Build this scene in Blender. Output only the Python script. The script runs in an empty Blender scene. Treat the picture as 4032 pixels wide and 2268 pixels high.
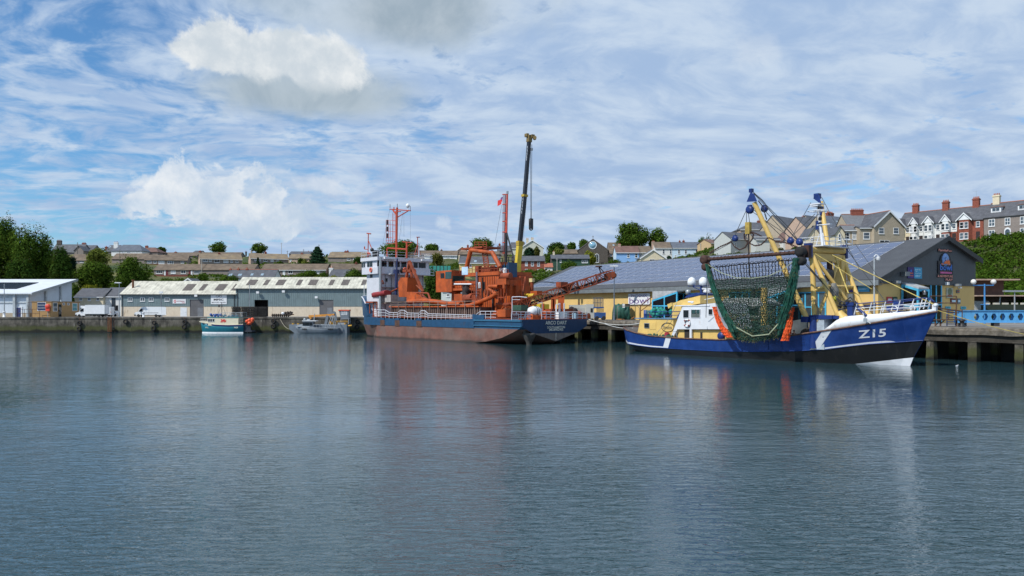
import bpy,math,random
import numpy as np
from mathutils import Vector,Matrix
R=math.radians
scene=bpy.context.scene
COL=scene.collection
random.seed(7);RNG=np.random.default_rng(7)
# --------- camera, light, exposure
HC,F,CX,HY=5.6,3028.7,2016.0,1216.0
cam=bpy.data.objects.new("camera",bpy.data.cameras.new("camera"));COL.objects.link(cam)
cam.data.sensor_width=36.0;cam.data.lens=36.0*F/4032.0
cam.data.shift_y=(HY-1134.0)/4032.0
cam.location=(0,0,HC);cam.rotation_euler=(R(90),0,0)
cam.data.clip_end=6000;cam.data.clip_start=0.5
scene.camera=cam
SUN_EL=R(47);SUN_AZ=math.atan2(-0.80,-0.60)
sun=bpy.data.objects.new("sun",bpy.data.lights.new("sun",'SUN'));COL.objects.link(sun)
sun.data.energy=4.1;sun.data.angle=R(0.5);sun.data.color=(1.0,0.955,0.87)
to_sun=Vector((math.sin(SUN_AZ)*math.cos(SUN_EL),math.cos(SUN_AZ)*math.cos(SUN_EL),math.sin(SUN_EL)))
sun.rotation_euler=to_sun.to_track_quat('Z','Y').to_euler();sun.location=(-60,-40,90)
scene.view_settings.view_transform='Standard';scene.view_settings.look='None'
scene.view_settings.exposure=0.0;scene.view_settings.gamma=1.0
scene.view_settings.use_curve_mapping=False
scene.cycles.max_bounces=6;scene.cycles.transparent_max_bounces=16
scene.cycles.use_denoising=False if False else scene.cycles.use_denoising
# --------- node helper
class NT:
 def __init__(s,tree):s.t=tree;s.n=tree.nodes;s.l=tree.links
 def add(s,typ,*ins,out=0,**kw):
  n=s.n.new('ShaderNode'+typ)
  for k,v in kw.items():setattr(n,k,v)
  for i,v in enumerate(ins):s.put(n,i,v)
  return n
 def put(s,n,i,v):
  if v is None:return
  sock=n.inputs[i]
  if isinstance(v,bpy.types.NodeSocket):s.l.new(v,sock)
  elif isinstance(v,bpy.types.Node):s.l.new(v.outputs[0],sock)
  else:
   if isinstance(v,(tuple,list))and len(v)==3 and sock.type=='RGBA':v=(*v,1)
   sock.default_value=v
 def m(s,op,a,b=None,c=None,clamp=False):
  return s.add('Math',a,b,c,operation=op,use_clamp=clamp).outputs[0]
 def vm(s,op,a,b=None):
  n=s.add('VectorMath',a,b,operation=op)
  return n.outputs['Value']if op in('LENGTH','DISTANCE','DOT_PRODUCT')else n.outputs[0]
 def noise(s,vec,scale,detail=4,rough=.55,dist=0.0,ntype=None):
  n=s.n.new('ShaderNodeTexNoise')
  if vec is not None:s.l.new(vec,n.inputs['Vector'])
  n.inputs['Scale'].default_value=scale;n.inputs['Detail'].default_value=detail
  n.inputs['Roughness'].default_value=rough;n.inputs['Distortion'].default_value=dist
  return n.outputs[0]
 def ss(s,v,a,b,lo=0.0,hi=1.0):
  n=s.n.new('ShaderNodeMapRange');n.interpolation_type='SMOOTHSTEP'
  s.put(n,0,v);s.put(n,1,a);s.put(n,2,b);s.put(n,3,lo);s.put(n,4,hi)
  return n.outputs[0]
 def mix(s,f,a,b,blend='MIX'):
  n=s.n.new('ShaderNodeMix');n.data_type='RGBA';n.blend_type=blend
  s.put(n,0,f);s.put(n,6,a);s.put(n,7,b)
  return n.outputs[2]
 def xyz(s,x,y,z):
  return s.add('CombineXYZ',x,y,z).outputs[0]
# --------- sky (world): Nishita blue with broken high cloud and two cumulus banks
w=bpy.data.worlds.new("World");scene.world=w;w.use_nodes=True
w.node_tree.nodes.clear()
g=NT(w.node_tree)
sky=g.add('TexSky',sky_type='NISHITA',sun_disc=False,sun_elevation=SUN_EL,sun_rotation=SUN_AZ,altitude=10.0)
sky.air_density=1.0;sky.dust_density=0.6;sky.ozone_density=2.2
dirv=g.add('TexCoord').outputs['Generated']
sp=g.add('SeparateXYZ',dirv);dx,dy,dz=sp.outputs
zc=g.m('ADD',g.m('MAXIMUM',dz,0.0),0.20)
cu=g.m('DIVIDE',dx,zc);cv=g.m('DIVIDE',dy,zc)
P2=g.xyz(g.m('ADD',g.m('MULTIPLY',cu,1.0),g.m('MULTIPLY',cv,.42)),g.m('SUBTRACT',g.m('MULTIPLY',cv,1.35),g.m('MULTIPLY',cu,.45)),0.0)
warp=g.add('TexNoise',P2);warp.inputs['Scale'].default_value=1.3;warp.inputs['Detail'].default_value=3
P3=g.vm('ADD',P2,g.vm('MULTIPLY',g.vm('SUBTRACT',warp.outputs[1],(.5,.5,.5)),(.55,.55,0)))
n1=g.noise(P3,4.4,9,.58)
n2=g.noise(P3,1.15,5,.52)
fine=g.noise(P3,10.5,7,.60)
dens=g.m('ADD',g.m('ADD',g.m('MULTIPLY',n1,.62),g.m('MULTIPLY',n2,.55)),g.m('MULTIPLY',fine,.62))
side=g.ss(g.m('DIVIDE',dx,g.m('MAXIMUM',dy,.05)),-.62,.12)
dens=g.m('ADD',dens,g.m('MULTIPLY',side,.13))
veil=g.ss(dens,.75,1.04)
veil=g.m('MINIMUM',g.m('ADD',g.m('MULTIPLY',veil,.93),g.m('MULTIPLY',side,.36)),1.0)
hz=g.ss(dz,0.0,.12,1.0,0.0)
shade=g.ss(g.noise(P3,3.4,7,.6),.36,.66)
ccol=g.mix(shade,(4.2,5.8,8.4),(6.5,7.8,9.5))
blue=g.mix(1.0,sky.outputs[0],(0.76,1.24,1.58),'MULTIPLY')
c1=g.mix(veil,blue,ccol)
c1=g.mix(g.m('MULTIPLY',hz,.45),c1,(5.0,7.0,9.8))
def blob(cx,cz,sx,sz,nscale,amp,lo,hi,seed=0.0):
 """one cumulus: distance from a direction, roughened by noise"""
 q=g.vm('MULTIPLY',g.vm('SUBTRACT',dirv,(cx,0,cz)),(1/sx,0,1/sz))
 d=g.vm('LENGTH',q)
 off=g.vm('ADD',dirv,(seed,seed*.37,seed*.7))
 nn=g.noise(off,nscale,8,.6,.35)
 v=g.m('ADD',g.m('SUBTRACT',1.0,d),g.m('MULTIPLY',g.m('SUBTRACT',nn,.5),amp))
 front=g.m('GREATER_THAN',dy,0.0)
 return g.m('MULTIPLY',g.ss(v,lo,hi),front),sp
def layer(base,col,*a,op=1.0):
 f,_=blob(*a)
 return g.mix(g.m('MULTIPLY',f,op),base,col)
gw_=g.ss(g.noise(g.vm('ADD',dirv,(.7,1.2,.1)),9,7,.62,.4),.34,.66)
c1=layer(c1,g.mix(gw_,(4.4,5.6,6.9),(6.2,7.3,8.5)),-.16,.375,.30,.070,5,1.7,.0,.7,.3,op=.9)
c1=layer(c1,g.mix(gw_,(3.7,4.7,5.6),(5.2,6.1,6.9)),-.12,.362,.12,.050,6,1.5,.0,.8,.9,op=.85)
c1=layer(c1,(7.2,7.9,8.5),-.42,.378,.17,.030,7,2.0,.05,.5,.6,op=.85)
c1=layer(c1,g.mix(gw_,(3.9,5.0,6.0),(5.4,6.4,7.3)),-.235,.262,.165,.048,6,1.7,.0,.7,.1,op=.95)
bw=g.ss(g.noise(g.vm('ADD',dirv,(1.3,.2,.4)),13,7,.62),.36,.66)
c1=layer(c1,g.mix(bw,(6.9,7.7,8.4),(10.2,10.4,10.4)),-.280,.302,.135,.046,9,2.8,.16,.42,.45,op=.98)
c1=layer(c1,g.mix(gw_,(3.8,4.8,5.7),(5.2,6.2,7.0)),-.235,.258,.15,.026,7,1.6,.0,.9,.75,op=.9)
lowc=g.mix(bw,(6.0,7.3,8.9),(9.9,10.2,10.5))
c1=layer(c1,(6.0,7.3,9.0),-.33,.13,.15,.06,8,1.6,.0,.8,1.7,op=.75)
c1=layer(c1,lowc,-.335,.133,.105,.048,17,3.4,.24,.50,2.1,op=.85)
c1=layer(c1,lowc,-.40,.150,.06,.040,16,3.2,.3,.7,2.6,op=.75)
c1=layer(c1,lowc,-.285,.105,.085,.030,17,3.2,.24,.52,3.1,op=.8)
c1=layer(c1,lowc,-.225,.150,.065,.016,17,2.4,.2,.75,3.6,op=.6)
c1=layer(c1,(7.8,8.7,9.8),-.088,.110,.016,.014,30,2.6,.1,.8,4.1,op=.6)
c1=layer(c1,(7.6,8.5,9.6),.284,.302,.034,.026,18,2.4,.1,.9,4.6,op=.4)
bgn=g.add('Background',c1,0.088)
g.l.new(bgn.outputs[0],g.add('OutputWorld').inputs[0])
# --------- tags, frames
def tag(o,label=None,cat=None,group=None,kind=None):
 if label:o['label']=label
 if cat:o['category']=cat
 if group:o['group']=group
 if kind:o['kind']=kind
 return o
def thing(name,label,cat,loc=(0,0,0),rz=0.0,group=None):
 o=bpy.data.objects.new(name,None);COL.objects.link(o)
 o.empty_display_size=.5
 o.location=loc;o.rotation_euler=(0,0,rz)
 return tag(o,label,cat,group)
def kids(o):return[c for c in COL.objects if c.parent==o]
def dup(root,loc=None,rz=None,label=None,group=None):
 """copy a thing with its parts and sub-parts (mesh data shared)"""
 r=root.copy();COL.objects.link(r)
 if loc is not None:r.location=loc
 if rz is not None:r.rotation_euler=(0,0,rz)
 if label:r['label']=label
 if group:r['group']=group
 for ch in KIDS.get(root,[]):
  c=ch.copy();COL.objects.link(c);c.parent=r
  KIDS.setdefault(r,[]).append(c)
  for gg in KIDS.get(ch,[]):
   d=gg.copy();COL.objects.link(d);d.parent=c
   KIDS.setdefault(c,[]).append(d)
 return r
KIDS={}
def fr(x0,y0,s):return lambda x,y:(x0+x/s,y0+y/s)
L1=fr(0,800,2.6347);L2=fr(680,800,2.6342);C3=fr(1400,780,2.4154);C4=fr(1700,780,2.4153)
R1=fr(2380,720,2.1309);R2=fr(2700,720,2.1309);R3=fr(3180,720,2.7336);R4=fr(3100,1100,2.7639)
HA=fr(200,920,6.038);HB=fr(560,930,5.8545);HCz=fr(980,930,5.6);HD=fr(2060,880,3.3895);HE=fr(2780,780,4.831)
D1=fr(1900,520,2.683);D2=fr(1980,1040,4.262);E3=fr(3000,960,3.814);E4=fr(3480,880,3.150);B5=fr(760,1180,3.903)
def W(p,d):return Vector(((p[0]-CX)/F*d,d,HC+(HY-p[1])/F*d))
def X(px,d):return(px-CX)/F*d
def Z(py,d):return HC+(HY-py)/F*d
class Fr:
 """a turned local frame: lx along (ax, ay), ly to its left; hit() meets the sight line with ly = lat, hitx() with lx = const"""
 def __init__(s,ox,oy,ax,ay):
  l=math.hypot(ax,ay);s.ox,s.oy,s.ax,s.ay=ox,oy,ax/l,ay/l
  s.rz=math.atan2(ay,ax)
 def hit(s,p,lat):
  k=(p[0]-CX)/F
  Y=(lat-s.ox*s.ay+s.oy*s.ax)/(s.ax-k*s.ay)
  return((k*Y-s.ox)*s.ax+(Y-s.oy)*s.ay,lat,HC+(HY-p[1])/F*Y)
 def hitx(s,p,lx):
  k=(p[0]-CX)/F
  Y=(lx+s.ox*s.ax+s.oy*s.ay)/(k*s.ax+s.ay)
  return(lx,(k*Y-s.ox)*(-s.ay)+(Y-s.oy)*s.ax,HC+(HY-p[1])/F*Y)
 def world(s,v):
  return Vector((s.ox+v[0]*s.ax-v[1]*s.ay,s.oy+v[0]*s.ay+v[1]*s.ax,v[2]if len(v)>2 else 0))
 def local(s,w_):
  x,y=w_[0]-s.ox,w_[1]-s.oy
  return Vector((x*s.ax+y*s.ay,-x*s.ay+y*s.ax,w_[2]))
# --------- mesh builder
def V3(p):return Vector((p[0],p[1],p[2]))
class MB:
 def __init__(s):s.v=[];s.f=[];s.mi=[];s.cur=0;s.sm=[];s.smooth=False
 def _add(s,vs,fs):
  b=len(s.v);s.v.extend([tuple(v)for v in vs])
  for f in fs:s.f.append(tuple(i+b for i in f));s.mi.append(s.cur);s.sm.append(s.smooth)
  return s
 def mat(s,i):s.cur=i;return s
 def bx(s,x0,x1,y0,y1,z0,z1):
  vs=[(x0,y0,z0),(x1,y0,z0),(x1,y1,z0),(x0,y1,z0),(x0,y0,z1),(x1,y0,z1),(x1,y1,z1),(x0,y1,z1)]
  return s._add(vs,[(0,3,2,1),(4,5,6,7),(0,1,5,4),(1,2,6,5),(2,3,7,6),(3,0,4,7)])
 def cb(s,c,sz,rz=0.0):
  a,b=math.cos(rz),math.sin(rz);vs=[]
  for z in(-.5,.5):
   for x,y in((-.5,-.5),(.5,-.5),(.5,.5),(-.5,.5)):
    x_,y_=x*sz[0],y*sz[1]
    vs.append((c[0]+x_*a-y_*b,c[1]+x_*b+y_*a,c[2]+z*sz[2]))
  return s._add(vs,[(0,3,2,1),(4,5,6,7),(0,1,5,4),(1,2,6,5),(2,3,7,6),(3,0,4,7)])
 def quad(s,*p):return s._add(p,[tuple(range(len(p)))])
 def prism(s,lo,hi):
  n=len(lo)
  return s._add(list(lo)+list(hi),[tuple(range(n-1,-1,-1)),tuple(range(n,2*n))]+[(i,(i+1)%n,n+(i+1)%n,n+i)for i in range(n)])
 def extz(s,pts,z0,z1):return s.prism([(x,y,z0)for x,y in pts],[(x,y,z1)for x,y in pts])
 def exty(s,pts,y0,y1):return s.prism([(x,y0,z)for x,z in pts],[(x,y1,z)for x,z in pts])
 def extx(s,pts,x0,x1):return s.prism([(x0,y,z)for y,z in pts],[(x1,y,z)for y,z in pts])
 def tube(s,p0,p1,r,n=6,r1=None,caps=True):
  p0,p1=V3(p0),V3(p1);d=p1-p0
  if d.length<1e-6:return s
  d.normalize();a=d.orthogonal().normalized();b=d.cross(a);r1=r if r1 is None else r1
  vs=[]
  for c,rr in((p0,r),(p1,r1)):
   for i in range(n):
    t=2*math.pi*i/n;vs.append(c+a*(math.cos(t)*rr)+b*(math.sin(t)*rr))
  fs=[(i,(i+1)%n,n+(i+1)%n,n+i)for i in range(n)]
  old=s.smooth;s.smooth=n>4
  s._add(vs,fs);s.smooth=old
  if caps:s._add(vs,[tuple(range(n-1,-1,-1)),tuple(range(n,2*n))])
  return s
 def path(s,pts,r,n=5):
  for a,b in zip(pts[:-1],pts[1:]):s.tube(a,b,r,n)
  return s
 def beam(s,p0,p1,w_,h,up=(0,0,1)):
  p0,p1=V3(p0),V3(p1);d=(p1-p0).normalized();u=Vector(up)
  sd=d.cross(u)
  if sd.length<1e-3:sd=d.cross(Vector((1,0,0)))
  sd.normalize();u=sd.cross(d)
  q=[(-.5,-.5),(.5,-.5),(.5,.5),(-.5,.5)]
  return s.prism([p0+sd*(a*w_)+u*(b*h)for a,b in q],[p1+sd*(a*w_)+u*(b*h)for a,b in q])
 def lathe(s,prof,c=(0,0,0),n=12,axis='z'):
  vs=[];m=len(prof)
  for r,h in prof:
   for i in range(n):
    t=2*math.pi*i/n;a,b=r*math.cos(t),r*math.sin(t)
    p=(a,b,h)if axis=='z' else((h,a,b)if axis=='x' else(b,h,a))
    vs.append((p[0]+c[0],p[1]+c[1],p[2]+c[2]))
  fs=[(j*n+i,j*n+(i+1)%n,(j+1)*n+(i+1)%n,(j+1)*n+i)for j in range(m-1)for i in range(n)]
  old=s.smooth;s.smooth=True;s._add(vs,fs);s.smooth=old
  s._add(vs[:n],[tuple(range(n-1,-1,-1))]);s._add(vs[-n:],[tuple(range(n))])
  return s
 def ball(s,c,r,n=12,m=8,sq=(1,1,1)):
  prof=[(max(1e-3,math.sin(math.pi*j/m)),-math.cos(math.pi*j/m))for j in range(m+1)]
  b=len(s.v);s.lathe(prof,(0,0,0),n)
  for i in range(b,len(s.v)):
   x,y,z=s.v[i];s.v[i]=(c[0]+x*r*sq[0],c[1]+y*r*sq[1],c[2]+z*r*sq[2])
  return s
 def torus(s,c,R_,r,axis='y',n=20,m=8):
  vs=[]
  for i in range(n):
   t=2*math.pi*i/n
   for j in range(m):
    u=2*math.pi*j/m;q=R_+r*math.cos(u);a,b,h=q*math.cos(t),q*math.sin(t),r*math.sin(u)
    p={'y':(a,h,b),'x':(h,a,b),'z':(a,b,h)}[axis]
    vs.append((c[0]+p[0],c[1]+p[1],c[2]+p[2]))
  old=s.smooth;s.smooth=True
  s._add(vs,[(i*m+j,((i+1)%n)*m+j,((i+1)%n)*m+(j+1)%m,i*m+(j+1)%m)for i in range(n)for j in range(m)])
  s.smooth=old;return s
 def loft(s,rings,closed=True,caps=True,mats=None):
  """rings: equal-length point lists"""
  n=len(rings[0]);b=len(s.v)
  for r in rings:s.v.extend([tuple(p)for p in r])
  for j in range(len(rings)-1):
   for i in range(n if closed else n-1):
    i2=(i+1)%n
    s.f.append((b+j*n+i,b+j*n+i2,b+(j+1)*n+i2,b+(j+1)*n+i));s.sm.append(s.smooth)
    s.mi.append(mats(j,i)if mats else s.cur)
  if caps:
   for k,o in((0,-1),(len(rings)-1,1)):
    idx=[b+k*n+i for i in range(n)]
    s.f.append(tuple(idx[::o]));s.mi.append(s.cur);s.sm.append(False)
  return s
 def xf(s,M):
  s.v=[tuple(M@Vector(v))for v in s.v];return s
 def build(s,name,mats,parent=None,label=None):
  me=bpy.data.meshes.new(name);me.from_pydata(s.v,[],s.f)
  mats=mats if isinstance(mats,(list,tuple))else[mats]
  for m_ in mats:me.materials.append(m_)
  if len(mats)>1:me.polygons.foreach_set('material_index',s.mi)
  if any(s.sm):me.polygons.foreach_set('use_smooth',s.sm)
  me.update()
  o=bpy.data.objects.new(name,me);COL.objects.link(o)
  if parent is not None:
   o.parent=parent;KIDS.setdefault(parent,[]).append(o)
  if label:o['label']=label
  return o
def pieces(mb,name,mats,parent=None):
 """build each group of touching islands of mb as an object of its own"""
 n=len(mb.v);pr=list(range(n))
 def fd(a):
  while pr[a]!=a:pr[a]=pr[pr[a]];a=pr[a]
  return a
 for f in mb.f:
  for i in f[1:]:pr[fd(i)]=fd(f[0])
 bb={}
 for i,v in enumerate(mb.v):
  b=bb.setdefault(fd(i),[list(v),list(v)])
  for k in range(3):b[0][k]=min(b[0][k],v[k]);b[1][k]=max(b[1][k],v[k])
 ks=list(bb)
 for i,a in enumerate(ks):
  for b in ks[:i]:
   if fd(a)!=fd(b)and all(bb[a][0][k]-.03<bb[b][1][k]and bb[b][0][k]-.03<bb[a][1][k]for k in range(3)):pr[fd(a)]=fd(b)
 out={}
 for f,m_,s_ in zip(mb.f,mb.mi,mb.sm):out.setdefault(fd(f[0]),[]).append((f,m_,s_))
 for fl in out.values():
  q_=MB();mp={}
  for f,m_,s_ in fl:
   for i in f:
    if i not in mp:mp[i]=len(q_.v);q_.v.append(mb.v[i])
   q_.f.append(tuple(mp[i]for i in f));q_.mi.append(m_);q_.sm.append(s_)
  q_.build(name,mats,parent)
def text_mesh(body,bold=0.0):
 cu_=bpy.data.curves.new("t",'FONT');cu_.body=body;cu_.offset=bold;cu_.resolution_u=3
 ob=bpy.data.objects.new("t",cu_);COL.objects.link(ob)
 dg=bpy.context.evaluated_depsgraph_get();me=bpy.data.meshes.new_from_object(ob.evaluated_get(dg))
 vs=[tuple(v.co)for v in me.vertices];fs=[tuple(p.vertices)for p in me.polygons]
 bpy.data.objects.remove(ob);bpy.data.curves.remove(cu_);bpy.data.meshes.remove(me)
 return vs,fs
def text(mb,body,o,xd,zd,w_,h,nrm,bold=0.0,proud=0.015):
 """lettering laid on a plane: o = lower left corner, w_ x h its size, nrm = outward direction"""
 vs,fs=text_mesh(body,bold)
 xs=[v[0]for v in vs];ys=[v[1]for v in vs];x0,x1,y0,y1=min(xs),max(xs),min(ys),max(ys)
 xd,zd,nrm,o=Vector(xd).normalized(),Vector(zd).normalized(),Vector(nrm).normalized(),V3(o)
 return mb._add([o+xd*((v[0]-x0)/(x1-x0)*w_)+zd*((v[1]-y0)/(y1-y0)*h)+nrm*proud for v in vs],fs)
# --------- materials
_M={}
def pbsdf(name):
 m_=bpy.data.materials.new(name);m_.use_nodes=True
 t=NT(m_.node_tree);t.n.clear()
 b=t.add('BsdfPrincipled');o=t.add('OutputMaterial');t.l.new(b.outputs[0],o.inputs[0])
 return m_,t,b
def pset(t,b,**kw):
 for k,v in kw.items():
  s=b.inputs[k.replace('_',' ')]
  if isinstance(v,bpy.types.NodeSocket):t.l.new(v,s)
  elif isinstance(v,(tuple,list))and len(v)==3:s.default_value=(*v,1)
  else:s.default_value=v
def lin(c):return tuple((x/255/12.92 if x/255<=.04045 else((x/255+.055)/1.055)**2.4)for x in c)
def bump(t,b,h,strength=.3,dist=.05):
 n=t.add('Bump');n.inputs['Strength'].default_value=strength;n.inputs['Distance'].default_value=dist
 t.l.new(h,n.inputs['Height']);t.l.new(n.outputs[0],b.inputs['Normal']);return n
def mat(name,col,rough=.6,metal=0.0,var=.22,scale=1.5,stain=None,stain_amt=.0,stain_scale=(1.2,1.2,.25),bump_s=.0,bump_scale=20,spec=.5,emis=0):
 """painted or weathered surface: slow colour variation, optional streaked stains (wear with a shape of its own), optional grain"""
 if name in _M:return _M[name]
 m_,t,b=pbsdf(name);_M[name]=m_
 co=t.add('TexCoord').outputs['Object']
 n=t.noise(co,scale,5,.6)
 lo=tuple(c*(1-var)for c in col);hi=tuple(min(1,c*(1+var))for c in col)
 c=t.mix(t.ss(n,.25,.75),lo,hi)
 if stain:
  v=t.vm('MULTIPLY',co,stain_scale)
  s1=t.noise(v,1.6,7,.65)
  c=t.mix(t.m('MULTIPLY',t.ss(s1,.62-.32*stain_amt,.80-.1*stain_amt),.9),c,stain)
 pset(t,b,Base_Color=c,Roughness=rough,Metallic=metal,Specular_IOR_Level=spec)
 if bump_s:bump(t,b,t.noise(co,bump_scale,3,.6),bump_s)
 return m_
def ribbed(name,col,pitch=.33,axis=0,depth=.5,rough=.55,var=.15,stain=None,stain_amt=.3,metal=0.0):
 """profiled sheeting: ribs along one axis (0 = repeats along x, 1 = along y)"""
 if name in _M:return _M[name]
 m_,t,b=pbsdf(name);_M[name]=m_
 co=t.add('TexCoord').outputs['Object']
 s_=t.add('SeparateXYZ',co).outputs[axis]
 wv=t.m('SINE',t.m('MULTIPLY',s_,2*math.pi/pitch))
 n=t.noise(co,.5,5,.6)
 c=t.mix(t.ss(n,.25,.75),tuple(x*(1-var)for x in col),tuple(min(1,x*(1+var))for x in col))
 if stain:
  st=t.noise(t.vm('MULTIPLY',co,(1.3,.35,.3)if axis==0 else(.35,1.3,.3)),1.1,8,.68)
  c=t.mix(t.m('MULTIPLY',t.ss(st,.62-.3*stain_amt,.82),.85),c,stain)
 pset(t,b,Base_Color=c,Roughness=rough,Metallic=metal)
 bump(t,b,t.ss(wv,-.3,.6),depth,.06)
 return m_
def water_mat():
 m_,t,b=pbsdf("harbour_water")
 co=t.add('TexCoord').outputs['Object']
 v1=t.vm('MULTIPLY',co,(1.0,1.75,1.0))
 big=t.noise(v1,.15,3,.5)
 med=t.noise(v1,.60,4,.6,.5)
 wv=t.noise(v1,1.15,3,.6,.6)
 v2=t.vm('MULTIPLY',t.vm('ADD',co,t.vm('MULTIPLY',co,(0,0,0))),(.72,1.9,1.0))
 ridge=lambda n:t.m('SUBTRACT',1.0,t.m('ABSOLUTE',t.m('SUBTRACT',t.m('MULTIPLY',n,2.0),1.0)))
 rip=ridge(t.noise(v2,2.1,3,.55,.7))
 yy=t.add('SeparateXYZ',co).outputs[1]
 patch=t.ss(t.noise(co,.030,4,.55),.36,.66,.45,1.2)
 near=t.m('MULTIPLY',patch,t.ss(yy,10,40,1.0,.15))
 far=t.m('MULTIPLY',patch,t.ss(yy,12,70,1.0,.30))
 h=t.m('ADD',t.m('MULTIPLY',t.m('ADD',t.m('MULTIPLY',wv,.055),t.m('MULTIPLY',rip,.075)),near),t.m('MULTIPLY',t.m('ADD',t.m('MULTIPLY',big,.10),t.m('MULTIPLY',med,.060)),far))
 pset(t,b,Base_Color=(.024,.058,.070),Roughness=.02,IOR=1.50,Specular_IOR_Level=.6)
 n=t.add('Bump');n.inputs['Strength'].default_value=1.0;n.inputs['Distance'].default_value=1.0
 t.l.new(h,n.inputs['Height']);t.l.new(n.outputs[0],b.inputs['Normal'])
 return m_
wp=MB();wp.quad((-1500,-120,0),(1500,-120,0),(1500,900,0),(-1500,900,0))
tag(wp.build("water",water_mat()),"dark rippled harbour water reflecting the cloudy sky","water",kind="structure")
# --------- shared materials
WHITE=mat("white_paint",(.74,.76,.78),.45,var=.06)
WHITEW=mat("white_render",(.70,.71,.70),.8,var=.10,stain=(.42,.40,.36),stain_amt=.12)
BLACK=mat("black_steel",(.018,.018,.02),.5)
RUBBER=mat("black_rubber",(.014,.014,.015),.85,bump_s=.4)
GALV=mat("galvanised_steel",(.36,.39,.41),.45,.5,var=.12)
GLASS=mat("dark_glass",(.008,.011,.014),.05,var=.4,scale=.4,spec=.35)
GLASSL=mat("window_glass",(.06,.08,.10),.08,var=.55,scale=.5,spec=.8)
CURT=mat("net_curtain",(.42,.45,.48),.35,var=.35,scale=2.5)
UPVC=mat("white_window_frame",(.78,.79,.80),.4,var=.04)
CONC=mat("apron_concrete",(.21,.20,.19),.9,var=.18,scale=.25,stain=(.16,.155,.15),stain_amt=.25,stain_scale=(.2,.2,.2))
SLATE=mat("slate_roof",(.085,.088,.10),.6,var=.25,scale=.8,stain=(.16,.16,.155),stain_amt=.15,stain_scale=(.5,.5,.5))
SLATEB=mat("blue_slate_roof",(.105,.118,.145),.55,var=.18,scale=.7)
TILEB=mat("brown_tile_roof",(.150,.112,.080),.85,var=.30,scale=.5,stain=(.20,.16,.085),stain_amt=.22,stain_scale=(.35,.35,.35))
TILEG=mat("tan_tile_roof",(.215,.165,.110),.85,var=.22,scale=.5,stain=(.30,.22,.075),stain_amt=.3,stain_scale=(.3,.3,.3))
TILER=mat("red_brown_roof",(.15,.085,.07),.8,var=.25,scale=.6)
TERRA=mat("terracotta",(.36,.12,.07),.8)
BRICK=mat("red_brick",(.24,.068,.042),.85,var=.28,scale=2.5,stain=(.2,.06,.04),stain_amt=.2)
ROUGHC=mat("grey_roughcast",(.24,.205,.185),.9,var=.12,scale=1.2,bump_s=.2)
PINKR=mat("pinkish_render",(.46,.33,.255),.9,var=.1)
BEIGE=mat("beige_render",(.40,.335,.25),.9,var=.1,stain=(.27,.22,.17),stain_amt=.1)
CREAM=mat("cream_render",(.66,.58,.42),.85,var=.08,stain=(.5,.42,.3),stain_amt=.08)
YELLOWR=mat("yellow_render",(.74,.56,.24),.85,var=.08)
LBLUE=mat("light_blue_render",(.24,.44,.76),.8,var=.07)
PBLUE=mat("pale_blue_render",(.55,.69,.82),.8,var=.06)
STONE=mat("dark_stone",(.085,.072,.062),.9,var=.35,scale=2.2,bump_s=.4,bump_scale=4)
GREENW=mat("dark_green_boards",(.025,.075,.05),.7)
MAROON=mat("maroon_paint",(.14,.02,.025),.5)
TEALP=mat("teal_paint",(.03,.26,.22),.6)
RUST=mat("rusty_iron",(.15,.06,.03),.9,var=.4,scale=3)
SKYB=mat("light_blue_paint",(.10,.40,.68),.5,var=.08)
def concrete_quay():
 m_,t,b=pbsdf("weathered_quay_concrete")
 gpos=t.add('NewGeometry').outputs['Position']
 z=t.add('SeparateXYZ',gpos).outputs[2]
 n=t.noise(gpos,.45,7,.68);n2=t.noise(t.vm('MULTIPLY',gpos,(.9,.9,.16)),1.1,8,.7)
 c=t.mix(t.ss(n,.3,.7),(.032,.029,.024),(.165,.148,.122))
 c=t.mix(t.m('MULTIPLY',t.ss(n2,.50,.66),.85),c,(.022,.02,.018))
 c=t.mix(t.m('MULTIPLY',t.ss(t.noise(t.vm('MULTIPLY',gpos,(1.2,1.2,.3)),.9,6,.7),.61,.70),.7),c,(.40,.38,.34))
 zz=t.m('ADD',z,t.m('MULTIPLY',t.m('SUBTRACT',n,.5),1.5))
 c=t.mix(t.m('MULTIPLY',t.ss(zz,1.0,1.9,1,0),.9),c,(.055,.062,.016))
 c=t.mix(t.ss(zz,.25,.8,1,0),c,(.010,.011,.008))
 pset(t,b,Base_Color=c,Roughness=.9)
 bump(t,b,t.noise(gpos,1.8,6,.7),.6,.12)
 return m_
QUAYM=concrete_quay()
QH=3.6
QY=182.0
WF=Fr(51.0,77.5,-.557,.831)
def wl(lx,off):p=WF.world((lx,-off));return(p[0],p[1])
corner_l=(QY-WF.oy)/WF.ay
def land_s(x,y):
 l=WF.local((x,y,0));return max(y-QY,-l[1])
qw=MB()
xc=wl(corner_l,0)[0]
for k in range(26):
 x0=xc+4-7.5*(k+1);qw.bx(x0+.03,x0+7.5,QY,QY+1.4,-1.5,QH-.35)
qw.bx(xc-192,xc+4,QY-.12,QY+1.6,QH-.345,QH+.02)
wallt=thing("quay_wall","long weathered concrete quay wall with weed stains and hanging tyres","quay wall")
qw.build("wall_face",QUAYM,wallt)
ap=MB();off=7.0
ptsA=[(xc-192,QY+1.61),(xc+2,QY+1.61),wl(corner_l-2,off),wl(-60,off),wl(-60,62),wl(corner_l+10,62),(xc-192,QY+46)]
ap.extz(ptsA[::-1],-2,QH)
tag(ap.build("quay",CONC),"grey concrete quayside apron around the basin","quayside",kind="structure")
wh=thing("wharf","old concrete wharf deck on piles beside the blue trawler","wharf",WF.world((0,0,0)),WF.rz)
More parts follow.
